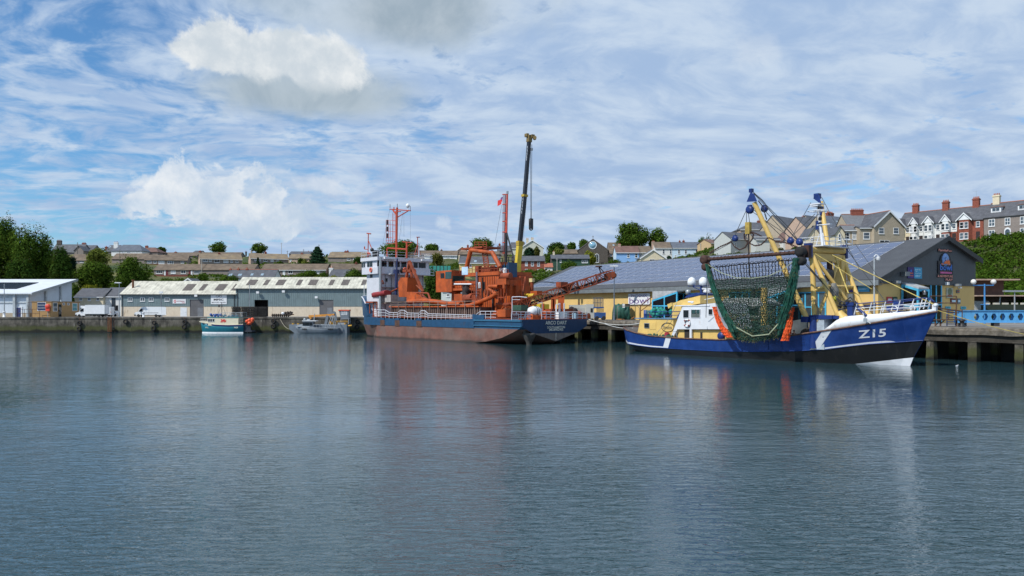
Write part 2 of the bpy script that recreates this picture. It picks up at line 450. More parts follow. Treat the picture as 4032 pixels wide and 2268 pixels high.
def chipped():
 dk=MB();rr=random.Random(4)
 n=60;xs=[-30+(corner_l+28)*i/n for i in range(n+1)]
 rings=[]
 for x in xs:
  e=rr.uniform(-.10,.10);h=rr.uniform(-.10,.05)
  rings.append([(x,-7.2,QH-.75),(x,.12+e,QH-.72+h),(x,.2+e*.5,QH-.3),(x,.05,QH-.02),(x,-7.2,QH-.005)])
 dk.loft(rings)
 return dk
chipped().build("deck",mat("chipped_deck_concrete",(.15,.132,.11),.95,var=.6,scale=1.2,stain=(.07,.055,.03),stain_amt=.5,stain_scale=(1,1,1),bump_s=.6,bump_scale=2.5),wh)
kp=MB();kp.bx(-30,corner_l-2,-.75,-.15,QH-1.5,QH-.75);kp.build("edge_beam",mat("shade_dark_concrete",(.045,.04,.033),.9,var=.4,scale=1.5),wh)  # beam concrete darkened so its colour carries the shade below the deck
npile=0;xx=-17.8
while xx<corner_l-4:
 pm=MB();rr=random.Random(npile)
 rings=[]
 for z in(-1.5,.2,.5,1.2,1.9,2.2):
  w_=.42+rr.uniform(-.04,.04);rings.append([(xx-w_,-w_-.55,z),(xx+w_,-w_-.55,z),(xx+w_,w_-.55,z),(xx-w_,w_-.55,z)])
 pm.loft(rings);pm.bx(xx-.58,xx+.58,-1.2,-.05,2.2,QH-1.5)
 pm.build("pile",QUAYM,wh)
 p2=MB();p2.bx(xx-.35,xx+.35,-5.6,-4.9,-1.5,QH-.76);p2.build("rear_pile",QUAYM,wh)
 xx+=4.45;npile+=1
wb=MB();wb.bx(-60,corner_l+2,-7.6,-7.0,-1.5,QH-.76);wb.build("retaining_wall",mat("shade_black_wall",(.015,.014,.013),.95),wh)  # near-black colour paints in the deep shade beneath the deck
tyr=[("upper tyre above the second tyre, below the white box van",L1(825,1245),.60),("lower tyre of the pair below the white box van",L1(820,1303),.52),("lone large tyre right of the rusty quay ladder",L1(1303,1228),.60),("small low tyre close beside the rusty quay ladder",L1(1180,1300),.36),("upper tyre of the pair below the rear doors of the white panel van",L1(1597,1240),.50),("lower tyre of the pair below the rear doors of the white panel van",L1(1593,1300),.58),("upper tyre just left of the teal fishing boat bow",L2(125,1232),.60),("lower tyre just left of the teal fishing boat bow",L2(118,1283),.56),("upper tyre between the teal fishing boat and grey workboat",L2(1045,1222),.60),("lower tyre between the teal fishing boat and grey workboat",L2(1042,1277),.58),("upper tyre right of the grey crane barge, near the ship bow",L2(1918,1230),.60),("lower tyre right of the grey crane barge, near the ship bow",L2(1910,1284),.58)]
for lab,p,r_ in tyr:
 c=W(p,QY-.35)
 tr=thing("tyre_fender","black "+lab,"tyre",(c.x,QY-.36,c.z),random.uniform(-.12,.12),"tyres hanging on the quay wall")
 t_=MB();t_.torus((0,0,0),r_*.72,r_*.32,'y',22,8);t_.build("tyre",RUBBER,tr)
 t_=MB();t_.path([(0,0,r_*.5),(.03,.12,QH-c.z)],.025,4);t_.build("chain",RUST,tr)
c=W(L1(1138,1195),QY-.3)
ld=thing("quay_ladder","rusty orange steel ladder fixed to the quay wall near the tyres","ladder",(c.x,QY-.3,0))
for sx in(-.38,.38):
 m_=MB();m_.bx(sx-.07,sx+.07,-.1,.05,.15,QH+.05);m_.build("rail",RUST,ld)
ru=MB()
for k in range(13):ru.bx(-.38,.38,-.07,.03,.3+k*.27,.36+k*.27)
ru.build("rungs",mat("orange_rust",(.30,.12,.04),.9),ld)
# --------- windows, doors
def window(par,c,w_,h,bars=(1,1),frame=UPVC,glass=GLASSL,fw=.09,n=(0,-1,0),name="window",sill=False):
 """window on a wall facing n (-y or +-x of its parent); c = centre on the wall face"""
 fm=MB();gm=MB()
 def b(x0,x1,z0,z1,d0,d1,mb):
  if abs(n[1])>.5:
   s=-n[1];ys=sorted((c[1]+s*d0,c[1]+s*d1));mb.bx(c[0]+x0,c[0]+x1,ys[0],ys[1],c[2]+z0,c[2]+z1)
  else:
   s=-n[0];xs=sorted((c[0]+s*d0,c[0]+s*d1));mb.bx(xs[0],xs[1],c[1]+x0,c[1]+x1,c[2]+z0,c[2]+z1)
 a,q=w_/2,h/2
 b(-a,a,q-fw,q,-.06,.05,fm);b(-a,a,-q,-q+fw,-.06,.05,fm)
 b(-a,-a+fw,-q+fw,q-fw,-.06,.05,fm);b(a-fw,a,-q+fw,q-fw,-.06,.05,fm)
 for i in range(1,bars[0]):
  x=-a+w_*i/bars[0];b(x-fw*.4,x+fw*.4,-q+fw,q-fw,-.05,.04,fm)
 for i in range(1,bars[1]):
  z=-q+h*i/bars[1];b(-a+fw,a-fw,z-fw*.4,z+fw*.4,-.045,.035,fm)
 if sill:b(-a-.08,a+.08,-q-.1,-q,-.14,.05,fm)
 f_=fm.build(name,frame,par)
 b(-a+fw*.5,a-fw*.5,-q+fw*.5,q-fw*.5,-.015,.03,gm);gm.build("pane",glass,f_)
 return f_
def door(par,c,w_,h,m_,n=(0,-1,0),name="door",knob=True):
 """c = foot of the door on the wall face"""
 d=MB();k=MB()
 if abs(n[1])>.5:
  s=n[1];ys=sorted((c[1]+s*.06,c[1]-s*.02));d.bx(c[0]-w_/2,c[0]+w_/2,ys[0],ys[1],c[2],c[2]+h)
  kk=sorted((c[1]+s*.06,c[1]+s*.12));k.bx(c[0]+w_*.32,c[0]+w_*.4,kk[0],kk[1],c[2]+h*.45,c[2]+h*.5)
 else:
  s=n[0];xs=sorted((c[0]+s*.06,c[0]-s*.02));d.bx(xs[0],xs[1],c[1]-w_/2,c[1]+w_/2,c[2],c[2]+h)
  kk=sorted((c[0]+s*.06,c[0]+s*.12));k.bx(kk[0],kk[1],c[1]+w_*.32,c[1]+w_*.4,c[2]+h*.45,c[2]+h*.5)
 o=d.build(name,m_,par)
 if knob:k.build("handle",GALV,o)
 return o
# --------- long quayside sheds
CLAD=ribbed("blue_grey_cladding",(.158,.215,.228),.5,0,.6,.5,.1,stain=(.095,.13,.14),stain_amt=.5)
ASB=ribbed("lichened_sheet_roof",(.55,.53,.445),.9,0,.8,.9,.24,stain=(.24,.235,.195),stain_amt=.75)
BLOCK=mat("cream_blockwork",(.66,.565,.44),.85,var=.06,stain=(.36,.26,.16),stain_amt=.35)
ROOFL=mat("dirty_rooflight",(.115,.095,.08),.5,var=.3,scale=2)
SHUT=ribbed("grey_roller_shutter",(.105,.105,.115),.2,2,.5,.5)
SD=203.0
def shed(name,label,xl,xr,eave,ridge,back,plinth,lights,shut,wins,posts):
 """long low shed facing the water; front wall on y = SD"""
 s=thing(name,label,"warehouse",(xl,SD,QH));Lx=xr-xl;e=eave-QH;r_=ridge-QH
 openings=sorted([(a-xl,b-xl)for a,b,*_ in shut])
 low=MB();x=.0
 for a,b in openings+[(Lx,Lx)]:
  if a-x>.05:low.bx(x,a,0,.35,0,plinth)
  x=b
 low.build("plinth_wall",BLOCK,s)
 cl=MB();x=0
 top={round(a-xl,3):t-QH for a,b,t,*_ in shut}
 for a,b in openings+[(Lx,Lx)]:
  if a-x>.05:cl.bx(x,a,-.06,.35,plinth,e)
  if b>a:cl.bx(a,b,-.06,.35,top[round(a,3)],e)
  x=b
 cl.bx(0,.3,.36,back*2,0,e-.05)
 cl.bx(.3,Lx-.3,back*2-.3,back*2,0,e-.05)
 for x0,x1 in((0,.3),(Lx-.3,Lx)):cl.extx([(.36,e-.05),(back*2,e-.05),(back,r_-.05)],x0,x1)
 cl.bx(Lx-.3,Lx,.36,back*2,0,e-.05)
 cl.build("cladding",CLAD,s)
 rf=MB();o_=.45;sl=(r_-e)/back
 for sy in(1,-1):
  y0=-o_ if sy>0 else back*2+o_;z0=e-o_*sl
  y1=back;th=.12
  rf.prism([(-.35,y0,z0),(Lx+.3,y0,z0),(Lx+.3,y1,r_),(-.35,y1,r_)],[(-.35,y0,z0+th),(Lx+.3,y0,z0+th),(Lx+.3,y1,r_+th),(-.35,y1,r_+th)])
 roof=rf.build("roof",ASB,s)
 for a,b in lights:
  m_=MB();a-=xl;b-=xl
  y0,y1=back*.22,back*.74
  f_=lambda x,y:(x,y,e+sl*y+.145)
  m_.prism([f_(a,y0),f_(b,y0),f_(b,y1),f_(a,y1)],[tuple(Vector(f_(*q))+Vector((0,-.02,.03)))for q in((a,y0),(b,y0),(b,y1),(a,y1))])
  m_.build("rooflight",ROOFL,roof)
 gt=MB();gt.bx(-.3,Lx+.3,-.62,-.46,e-.32,e-.14)
 for px in posts:gt.bx(px-xl-.06,px-xl+.06,-.2,-.07,0,e-.3)
 gt.build("gutter",mat("dark_gutter",(.05,.055,.06),.6),s)
 for a,b,t,m_,lab in shut:
  q=MB()
  if m_ is None:
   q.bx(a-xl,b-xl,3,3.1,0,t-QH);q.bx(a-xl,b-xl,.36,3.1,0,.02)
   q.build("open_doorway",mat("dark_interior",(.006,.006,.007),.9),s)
  else:
   q.bx(a-xl,b-xl,.08,.14,0,t-QH);o=q.build("roller_door",m_,s)
   pk=MB();pk.bx(a-xl+(b-a)*.55,a-xl+(b-a)*.93,.05,.08,0,2.3);pk.build("wicket_door",mat("pale_grey_door",(.18,.19,.21),.5),o)
 for x,z,w_,h in wins:window(s,(x-xl,-.06,z-QH),w_,h,(2,1),glass=GLASSL,sill=True)
 return s
fx=lambda p:X(p[0],SD)
gz=lambda p:Z(p[1],SD)
A0,A1=fx(L1(1258,0)),fx(L2(652,0))
shA=shed("warehouse","low grey clad shed with lichened roof, nearer the white building",A0,A1,gz(L1(0,940)),13.05,7.0,2.62,[(fx(L2(a,0))*1.0,fx(L2(b,0)))for a,b in((70,165),(240,290),(405,500),(580,630))],[(fx(L2(178,0)),fx(L2(322,0)),gz(L2(0,1000)),SHUT,"")],[(fx(L1(a,0)),gz(L1(0,998)),1.2,1.0)for a in(1352,1480,1570,1735)],[A0+.3,fx(L1(1672,0)),A1-.3])
door(shA,(fx(L2(114,0))-A0,0,0),1.7,2.35,WHITE)
B0,B1=A1+.05,fx((1510,0))
shB=shed("warehouse","taller grey clad shed with a dark open doorway behind stacked pots",B0,B1,gz(L2(0,880)),14.1,6.2,2.62,[(fx(L2(a,0)),fx(L2(b,0)))for a,b in((740,830),(915,960),(1045,1130),(1260,1305),(1385,1470),(1600,1645),(1730,1805),(1940,1985))],[(fx(L2(848,0)),fx(L2(990,0)),gz(L2(0,1003)),None,""),(fx(L2(1522,0)),fx(L2(1668,0)),gz(L2(0,1003)),SHUT,"")],[],[B0+.5,fx(L2(795,0))])
for sh,x0,pts in((shA,A0,((L2(245,958)),(L2(1152,915)),)),(shB,B0,((L2(885,925)),L2(1152,915),L2(1492,975)))):
 for p in pts[:1]if sh is shA else pts:
  q=W(p,SD-.5);m_=MB();m_.bx(q.x-x0-.35,q.x-x0+.35,-.95,-.5,q.z-QH-.3,q.z-QH+.25);m_.bx(q.x-x0-.07,q.x-x0+.07,-.5,-.07,q.z-QH-.1,q.z-QH+.05);m_.build("wall_lamp",WHITE,sh)
fl=MB();q=W(L1(1380,845),SD+3.2);fl.tube((q.x-A0,3.2,6),(q.x-A0,3.2,q.z-QH+1.0),.28,8);fl.tube((q.x-A0,3.2,q.z-QH+1.0),(q.x-A0,3.2,q.z-QH+1.3),.4,8);fl.build("flue",RUST,shA)
def sign(name,label,p0,p1,d,m_,th=.08):
 """flat board facing the water between two photograph corners"""
 a,b=W(p0,d),W(p1,d);w_,h=b.x-a.x,a.z-b.z
 s=thing(name,label,"sign",(a.x,d,b.z));q=MB();q.bx(0,w_,0,th,0,h);q.build("board",m_,s)
 return s,w_,h
s,w_,h=sign("shed_sign","white signboard with red diamond logo on the lower grey shed",L2(0,995),L2(136,1041),SD-.16,WHITE)
m_=MB();text(m_,"ambipar",(w_*.34,0,h*.30),(1,0,0),(0,0,1),w_*.6,h*.42,(0,-1,0),.01);m_.build("lettering",mat("sign_red_grey",(.34,.10,.12),.5),s)
m_=MB();m_.prism([(w_*.07,-.02,h*.5),(w_*.18,-.02,h*.08),(w_*.29,-.02,h*.5),(w_*.18,-.02,h*.92)],[(w_*.07,-.005,h*.5),(w_*.18,-.005,h*.08),(w_*.29,-.005,h*.5),(w_*.18,-.005,h*.92)]);lo=m_.build("logo",mat("sign_red",(.62,.03,.04),.5),s)
m_=MB();m_.prism([(w_*.11,-.035,h*.46),(w_*.17,-.035,h*.46),(w_*.17,-.035,h*.3),(w_*.25,-.035,h*.52),(w_*.17,-.035,h*.74),(w_*.17,-.035,h*.58),(w_*.11,-.035,h*.58)],[(w_*.11,-.022,h*.46),(w_*.17,-.022,h*.46),(w_*.17,-.022,h*.3),(w_*.25,-.022,h*.52),(w_*.17,-.022,h*.74),(w_*.17,-.022,h*.58),(w_*.11,-.022,h*.58)]);m_.build("arrow",WHITE,lo)
m_=MB();m_.bx(w_*.72,w_*.93,-.02,-.004,h*.12,h*.2);m_.build("underline",mat("sign_red",(.62,.03,.04),.5),s)
s,w_,h=sign("shed_sign","large white signboard with looped ring logo between the two sheds",L2(396,945),L2(560,1048),SD-.16,WHITE)
INK=mat("sign_ink",(.03,.03,.035),.5)
m_=MB();text(m_,"MPSC",(w_*.18,0,h*.36),(1,0,0),(0,0,1),w_*.62,h*.2,(0,-1,0),.035);text(m_,"MILFORD HAVEN",(w_*.06,0,h*.12),(1,0,0),(0,0,1),w_*.88,h*.11,(0,-1,0),.01);m_.build("lettering",INK,s)
m_=MB();m_.torus((w_*.40,-.01,h*.80),h*.10,.035,'y',20,4);m_.torus((w_*.62,-.01,h*.80),h*.10,.035,'y',20,4);m_.bx(w_*.47,w_*.55,-.03,-.005,h*.83,h*.86);m_.bx(w_*.47,w_*.55,-.03,-.005,h*.74,h*.77);m_.build("logo",INK,s)
# --------- white workshop with a rising roof
WLCLAD=ribbed("white_cladding",(.60,.66,.72),.35,0,.3,.5,.06,stain=(.5,.52,.54),stain_amt=.12)
WROOF=ribbed("white_sheet_roof",(.70,.74,.78),.6,0,.35,.45,.05)
d0=190.0;xr=X(L1(300,0)[0],d0);ez=Z(L1(0,938)[1],d0)-QH;bz=13.2-QH;bk=18.5
ws=thing("workshop","white clad workshop with grey posts, sloping white roof and solar panels","workshop",(xr,d0,QH))
q=MB();q.bx(-34,0,0,.3,1.0,ez);q.prism([(-.3,.3,1.0),(0,.3,1.0),(0,bk,1.0),(-.3,bk,1.0)],[(-.3,.3,ez),(0,.3,ez),(0,bk,bz-.1),(-.3,bk,bz-.1)]);q.bx(-34,-.3,bk-.3,bk,1.0,bz-.1)
q.build("cladding",WLCLAD,ws)
q=MB();q.bx(-34,.06,-.06,.25,0,1.0);q.bx(-.3,.06,.25,bk,0,1.0);q.build("plinth",BEIGE,ws)
q=MB();sl=(bz-ez)/bk
rp=lambda x,y,dz:(x,y,ez+sl*y+dz)
q.prism([rp(-34.5,-1,.05),rp(1.3,-1,.05),rp(1.3,bk+.5,.05),rp(-34.5,bk+.5,.05)],[rp(-34.5,-1,.35),rp(1.3,-1,.35),rp(1.3,bk+.5,.35),rp(-34.5,bk+.5,.35)])
rf=q.build("roof",WROOF,ws)
q=MB();q.prism([rp(1.31,-1.1,-.15),rp(1.42,-1.1,-.15),rp(1.42,bk+.6,-.15),rp(1.31,bk+.6,-.15)],[rp(1.31,-1.1,.42),rp(1.42,-1.1,.42),rp(1.42,bk+.6,.42),rp(1.31,bk+.6,.42)]);q.build("verge",GALV,rf)
PVD=mat("dark_solar_panel",(.022,.03,.05),.25,var=.2)
for k in range(4):
 for j in range(11):
  q=MB();y0=4.2+k*2.35;x1=-5.8-j*2.05
  q.prism([rp(x1-1.92,y0,.40),rp(x1,y0,.40),rp(x1,y0+2.1,.40),rp(x1-1.92,y0+2.1,.40)],[rp(x1-1.92,y0,.47),rp(x1,y0,.47),rp(x1,y0+2.1,.47),rp(x1-1.92,y0+2.1,.47)])
  q.build("solar_panel",PVD,rf)
GP=mat("grey_post",(.42,.46,.48),.5)
for px in(150,290):
 q=MB();x=X(L1(px,0)[0],d0-.3)-xr;q.bx(x-.28,x+.28,-.55,-.07,0,ez-.1);q.build("post",GP,ws)
for y in(6.5,13):
 q=MB();q.bx(.07,.45,y-.25,y+.25,0,ez+sl*y);q.build("post",GP,ws)
x=X(L1(197,0)[0],d0)-xr
q=MB();q.bx(x-.85,x+.85,-.14,-.02,0,2.55);fm=q.build("door_frame",WHITE,ws)
door(ws,(x,-.14,0),1.0,2.3,mat("navy_door",(.02,.035,.14),.5))
q=MB();q.bx(-34,.0,-.2,-.07,ez-1.0,ez-.25);q.build("eaves_band",mat("pale_grey_band",(.38,.43,.47),.5),ws)
q=MB();q.bx(-34,0,-.16,-.07,3.4,3.6);q.build("sheeting_rail",GP,ws)
BRN=mat("tan_render",(.40,.245,.105),.9,var=.07,stain=(.22,.13,.06),stain_amt=.1)
hx0=X(L1(330,0)[0],186);hm=X(L1(532,0)[0],186)-hx0;hk=(hx0+hm)*F/(L1(826,0)[0]-CX)-186
hz=Z(L1(0,1024)[1],186)-QH;HF=Fr(hx0+hm,186,0,1)
hut=thing("quayside_hut","tan flat-roofed quayside office between white workshop and box van","office hut",(hx0,186,QH))
q=MB();q.bx(0,hm,0,hk,0,hz);q.build("wall",BRN,hut)
q=MB();q.bx(-.1,hm+.1,-.1,hk+.1,hz,hz+.16);q.build("roof",mat("hut_roof",(.26,.18,.10),.8),hut)
hX=lambda a,d=186:X(L1(a,0)[0],d)-hx0
NAVYG=mat("blue_tinted_glass",(.02,.035,.10),.1,spec=.8)
window(hut,(hX(432),0,2.55),2.1,2.1,(1,3),glass=NAVYG)
hS=lambda a:HF.hit(L1(a,1100),0)[0]
for a,w2,h2,z2,gm2 in((571,1.8,2.1,2.45,GLASSL),(775,2.2,2.0,2.45,mat("pale_teal_glass",(.12,.3,.33),.1)),(660,.9,.6,3.2,GLASS),(708,.9,.6,3.2,GLASS)):window(hut,(hm,hS(a),z2),w2,h2,(1,2),glass=gm2,n=(1,0,0))
door(hut,(hm,hS(621),0),1.2,3.1,GLASS,n=(1,0,0))
q=MB();q.tube((hm+.12,hS(626),3.7),(hm+.12,hS(626),4.2),.12,6);q.build("wall_lamp",WHITE,hut)
q=MB();q.tube((hm+.1,hk-.3,0),(hm+.1,hk-.3,hz-.2),.08,6);q.build("downpipe",UPVC,hut)
rb=thing("lifebuoy_box","red lifebuoy housing on the tan quayside hut","lifebuoy box",(hx0+hX(495,185.6),185.6,QH+2.0))
q=MB();q.lathe([(.05,-.22),(.55,-.2),(.62,-.05),(.62,.12),(.5,.25),(.05,.28)],(0,0,.55),12,'y');q.cb((0,-.0,-.2),(.9,.3,.7));q.build("housing",mat("lifebuoy_red",(.70,.06,.03),.5),rb)
q=MB();q.bx(-.06,.06,.0,.1,-2.0,-.5);q.build("post",GALV,rb)
st=thing("handrail","brown steel handrail with posts outside the tan hut","railing",(hx0-2.2,184.2,QH))
q=MB()
for x in(0,1.6,3.4,5.2):q.tube((x,0,0),(x,0,1.9),.05,5)
for z in(.9,1.9):q.tube((0,0,z),(5.2,0,z),.045,5)
q.tube((2.4,0,1.9),(2.4,0,3.6),.05,5);q.tube((4.6,0,1.9),(4.6,0,3.6),.05,5);q.tube((2.4,0,3.6),(4.6,0,3.6),.05,5);q.build("rails",mat("brown_steel",(.10,.055,.035),.8),st)
# --------- vehicles
TYREM=mat("tyre_rubber",(.02,.02,.021),.8)
LENS=mat("headlamp_lens",(.55,.57,.6),.15,spec=.8);REDL=mat("tail_lamp_red",(.35,.02,.02),.3)
PLAST=mat("black_bumper",(.03,.03,.033),.7)
def wheel(par,c,r_):
 q=MB();q.lathe([(r_*.6,-.12),(r_*.93,-.13),(r_,-.08),(r_,.08),(r_*.93,.13),(r_*.6,.12)],c,18,'y');o=q.build("wheel",TYREM,par)
 q=MB();q.lathe([(.02,-.10),(r_*.58,-.09),(r_*.6,-.02),(r_*.6,.02),(r_*.58,.09),(.02,.10)],c,14,'y');q.build("rim",GALV,o)
def van(name,label,cat,pl,pr,d,kind,rot=0):
 """van seen from its side, nose to -x; kind: box / panel / car"""
 x0,x1=X(pl,d),X(pr,d);L=x1-x0
 v=thing(name,label,cat,((x0+x1)/2,d,QH),rot);h=-L/2
 if kind=='car':
  body=[(-2.0,.35),(-2.05,.75),(-1.9,.88),(-1.0,.98),(-.45,1.42),(.9,1.44),(1.55,1.0),(2.0,.92),(2.05,.5),(1.95,.3)]
  q=MB();q.exty([(a*L/4.1,b)for a,b in body][::-1],-.85,.85);q.build("body",WHITE,v)
  q=MB();q.exty([(a*L/4.1,b)for a,b in((-.9,.98),(-.42,1.36),(.85,1.38),(1.3,1.02))][::-1],-.87,.87);q.build("window",GLASS,v)
  for sx in(-1.25,1.25):
   for sy in(-.8,.8):wheel(v,(sx*L/4.1,sy,.32),.32)
  q=MB();q.bx(-2.08*L/4.1,-1.95*L/4.1,-.8,-.4,.62,.76);q.build("headlight",LENS,v);q=MB();q.bx(1.97*L/4.1,2.07*L/4.1,-.82,-.5,.7,.85);q.build("tail_light",REDL,v)
  return v
 if kind=='box':cabL,top=2.35,2.25
 else:cabL,top=L,2.45
 cw=1.0
 if kind=='box':
  prof=[(h,.35),(h-.02,.8),(h+.12,1.02),(h+.85,1.22),(h+1.5,2.15),(h+1.75,2.28),(h+cabL,2.3),(h+cabL,.35)]
 else:
  prof=[(h,.35),(h-.02,.85),(h+.14,1.1),(h+.85,1.32),(h+1.45,2.15),(h+1.8,2.42),(h+2.4,2.5),(h+L-.3,2.5),(h+L-.18,2.4),(h+L-.12,.35)]
 q=MB();q.exty(prof[::-1],-cw,cw);body=q.build("body",WHITE,v)
 q=MB();q.exty([(h+1.02,1.34),(h+1.52,2.05),(h+2.05,2.08),(h+2.05,1.3)][::-1],-cw-.012,cw+.012);q.build("side_window",GLASS,v)
 q=MB();n_=.02;q.quad((h+.9-n_,-cw*.88,1.32),(h+.9-n_,cw*.88,1.32),(h+1.48-n_,cw*.82,2.13),(h+1.48-n_,-cw*.82,2.13));q.build("windscreen",GLASS,v)
 q=MB();q.bx(h-.1,h+.4,-cw-.02,cw+.02,.28,.62);q.build("bumper",PLAST,v)
 for sy in(-1,1):
  q=MB();q.cb((h+.12,sy*.78,.88),(.28,.46,.22));q.build("headlight",LENS,v)
  q=MB();q.cb((h+1.35,sy*(cw+.14),1.5),(.12,.22,.34));q.build("wing_mirror",PLAST,v)
 if kind=='box':
  q=MB();q.bx(h+cabL+.05,h+L,-1.1,1.1,.78,2.98);q.build("box_body",WHITE,v)
  q=MB();q.bx(h+cabL+.02,h+L+.02,-1.112,1.112,.70,.80);q.bx(h+cabL+.02,h+L+.02,-1.112,1.112,2.93,3.0);q.bx(h+L-.06,h+L+.025,-1.115,-1.0,.8,2.93);q.build("trim",GALV,v)
  q=MB();q.bx(h+cabL,h+L-.1,-.45,.45,.45,.70);q.build("chassis",BLACK,v)
  wx=(h+.95,h+L-1.55)
  q=MB();q.cb((h+1.75,0,2.5),(1.1,1.8,.5));q.build("wind_deflector",WHITE,v)
 else:
  q=MB();q.bx(h+.6,h+L-.15,-cw-.015,cw+.015,.33,.52);q.bx(h+2.5,h+L-.9,-cw-.012,cw+.012,.95,1.05);q.build("side_trim",PLAST,v)
  q=MB();q.bx(h+2.2,h+2.23,-cw-.008,-cw+.02,.55,2.3);q.bx(h+3.55,h+3.58,-cw-.008,-cw+.02,.55,2.3);q.build("door_seam",PLAST,v)
  wx=(h+.98,h+L-1.5)
 for x in wx:
  for sy in(-.88,.88):wheel(v,(x,sy,.36),.36)
 q=MB();q.cb((h+L-.1,-.88,1.1),(.06,.16,.35));q.build("tail_light",REDL,v)
 return v
van("box_van","white box van with square cargo body parked beside the tan hut","van",L1(805,0)[0],L1(1112,0)[0],188,'box')
pv=van("panel_van","white panel van with open rear door in front of the lower grey shed","van",L1(1415,0)[0],L1(1700,0)[0],190,'panel')
hL=(X(L1(1700,0)[0],190)-X(L1(1415,0)[0],190))/2
q=MB();q.bx(hL-.1,hL+1.0,-1.02,-.96,.5,2.4);q.build("rear_door",WHITE,pv)
q=MB();q.bx(hL-.119,hL-.10,-.9,.9,.5,2.35);q.build("cargo_opening",GLASS,pv)
van("panel_van","white panel van half hidden behind the box van","van",L1(960,0)[0],L1(1172,0)[0],198,'panel')
van("parked_car","small white hatchback parked by the lamp post beside the shed","car",L1(1160,0)[0],L1(1228,0)[0],200,'car')
bl=MB();c=W(L1(1488,1180),186.5);tb=thing("bollard","short white bollard in front of the white panel van","bollard",(c.x,186.5,QH));bl.lathe([(.3,0),(.3,.1),(.24,.12),(.24,1.0),(.3,1.05),(.3,1.2),(.05,1.25)],n=10);bl.build("post",WHITE,tb)
bl=MB();c=W(L1(43,1180),185);tb=thing("bollard","white bollard on the quay edge before the white workshop","bollard",(c.x,185,QH));bl.lathe([(.36,0),(.36,.1),(.28,.12),(.28,1.2),(.34,1.25),(.3,1.4),(.05,1.45)],n=10);bl.build("post",WHITE,tb)
def lamp_post(label,px,top_py,d,kind='flat',base=QH,m_=GALV,name="lamp_post"):
 x=X(px,d);t=thing(name,label,"lamp post",(x,d,base));h=Z(top_py,d)-base
 q=MB();q.tube((0,0,0),(0,0,h),.13,8,.075);q.tube((0,0,0),(0,0,1.2),.2,8,.18);q.build("pole",m_,t)
 q=MB()
 if kind=='flat':q.tube((0,0,h-.06),(0,-.9,h),.04,5);q.cb((-.1,-.4,h+.1),(1.4,.5,.2))
 elif kind=='flood':q.cb((.1,-.2,h+.1),(.9,.35,.5))
 elif kind=='none':q.lathe([(.05,h),(.14,h+.05),(.02,h+.2)],n=8)
 q.build("lamp_head",WHITE if kind!='none' else m_,t);return t
lamp_post("tall grey lamp post between the cream house and the shed",L1(1237,0)[0],L1(0,830)[1],186)
lamp_post("slim grey mast against the taller shed, left of the open doorway",L2(797,0)[0],L2(0,850)[1],197,'none')
lamp_post("thin grey pole in front of the white workshop",L1(44,0)[0],L1(0,845)[1],186.5,'none')
lamp_post("grey flood lamp post before the lower shed",L1(1672,0)[0],L1(0,930)[1],199,'flood')
lamp_post("pale pole behind the ship bow beside the taller shed",L2(1986,0)[0],L2(0,850)[1],187,'none',m_=WHITE)
# --------- lobster pots: four stacks of five
POTM=mat("tarred_pot_netting",(.045,.043,.038),.9,var=.5,scale=6,stain=(.10,.095,.085),stain_amt=.4,stain_scale=(3,3,3))
def pot_mesh(seed):
 rr=random.Random(seed);n_=MB();f_=MB();L,D,H_=1.95,1.15,.50
 for z in(.03,H_*.55,H_-.03):
  for a,b in(((-L/2,-D/2),(L/2,-D/2)),((L/2,-D/2),(L/2,D/2)),((L/2,D/2),(-L/2,D/2)),((-L/2,D/2),(-L/2,-D/2))):
   f_.tube((*a,z),(*b,z+rr.uniform(-.02,.02)),.045,4)
 for i in range(5):
  x=-L/2+L*i/4
  f_.path([(x,-D/2,0),(x,-D/2,H_*.6),(x,-D*.3,H_-.02),(x,D*.3,H_-.02),(x,D/2,H_*.6),(x,D/2,0)],.04,4)
 for i in range(16):
  x=-L/2+L*(i+rr.uniform(0,.6))/16;n_.beam((x,-D/2+.02,.02),(x+.12,-D/2+.02,H_-.05),.05,.02);n_.beam((x+.12,-D/2+.02,.02),(x,-D/2+.02,H_-.05),.05,.02)
 n_.bx(-L/2+.06,L/2-.06,-D/2+.10,D/2-.05,.03,.10);n_.bx(-L/2+.1,L/2-.1,-.1,.3,.05,H_-.1)
 n_.tube((-.3,-.15,.25),(.3,-.15,.25),.17,8);return f_,n_
proto=None;names=["leftmost","second from the left","third from the left","rightmost"];ordn=["bottom","second","third","fourth","top"]
for i,a in enumerate((662,757,845,935)):
 for k in range(5):
  lab=f"black netted lobster pot, {ordn[k]} in the {names[i]} stack by the shed"
  loc=(X(L2(a,0)[0],187.5)+random.uniform(-.06,.06),187.5+random.uniform(-.05,.05),QH+k*.505)
  if proto is None:
   proto=thing("lobster_pot",lab,"lobster pot",loc,0,"lobster pots stacked on the far quay")
   f_,n_=pot_mesh(1);f_.build("frame",RUBBER,proto);n_.build("netting",POTM,proto)
  else:dup(proto,loc,random.uniform(-.05,.05),lab)
dg=thing("dredge_gear","rusty dark dredge beam with rubber discs lying on the far quay","fishing gear",(X(L2(1022,0)[0],187),187,QH))
Lg=X(L2(1258,0)[0],187)-X(L2(1022,0)[0],187)
q=MB();q.tube((0,0,.45),(Lg,0,.6),.12,8);q.build("beam",RUST,dg)
for k in range(9):
 q=MB();x=.4+k*Lg*.085;q.lathe([(.1,-.12),(.38,-.1),(.42,0),(.38,.1),(.1,.12)],(x,0,.42),12,'x');q.build("disc",RUBBER,dg)
q=MB()
for k in range(14):q.ball((Lg-1.3+random.uniform(-1.0,1.0),random.uniform(-.4,.4),.4+random.uniform(0,.75)),random.uniform(.2,.36),8,5)
q.build("chain_heap",mat("dark_chain_heap",(.045,.035,.03),.9,var=.5,scale=5,bump_s=1,bump_scale=8),dg)
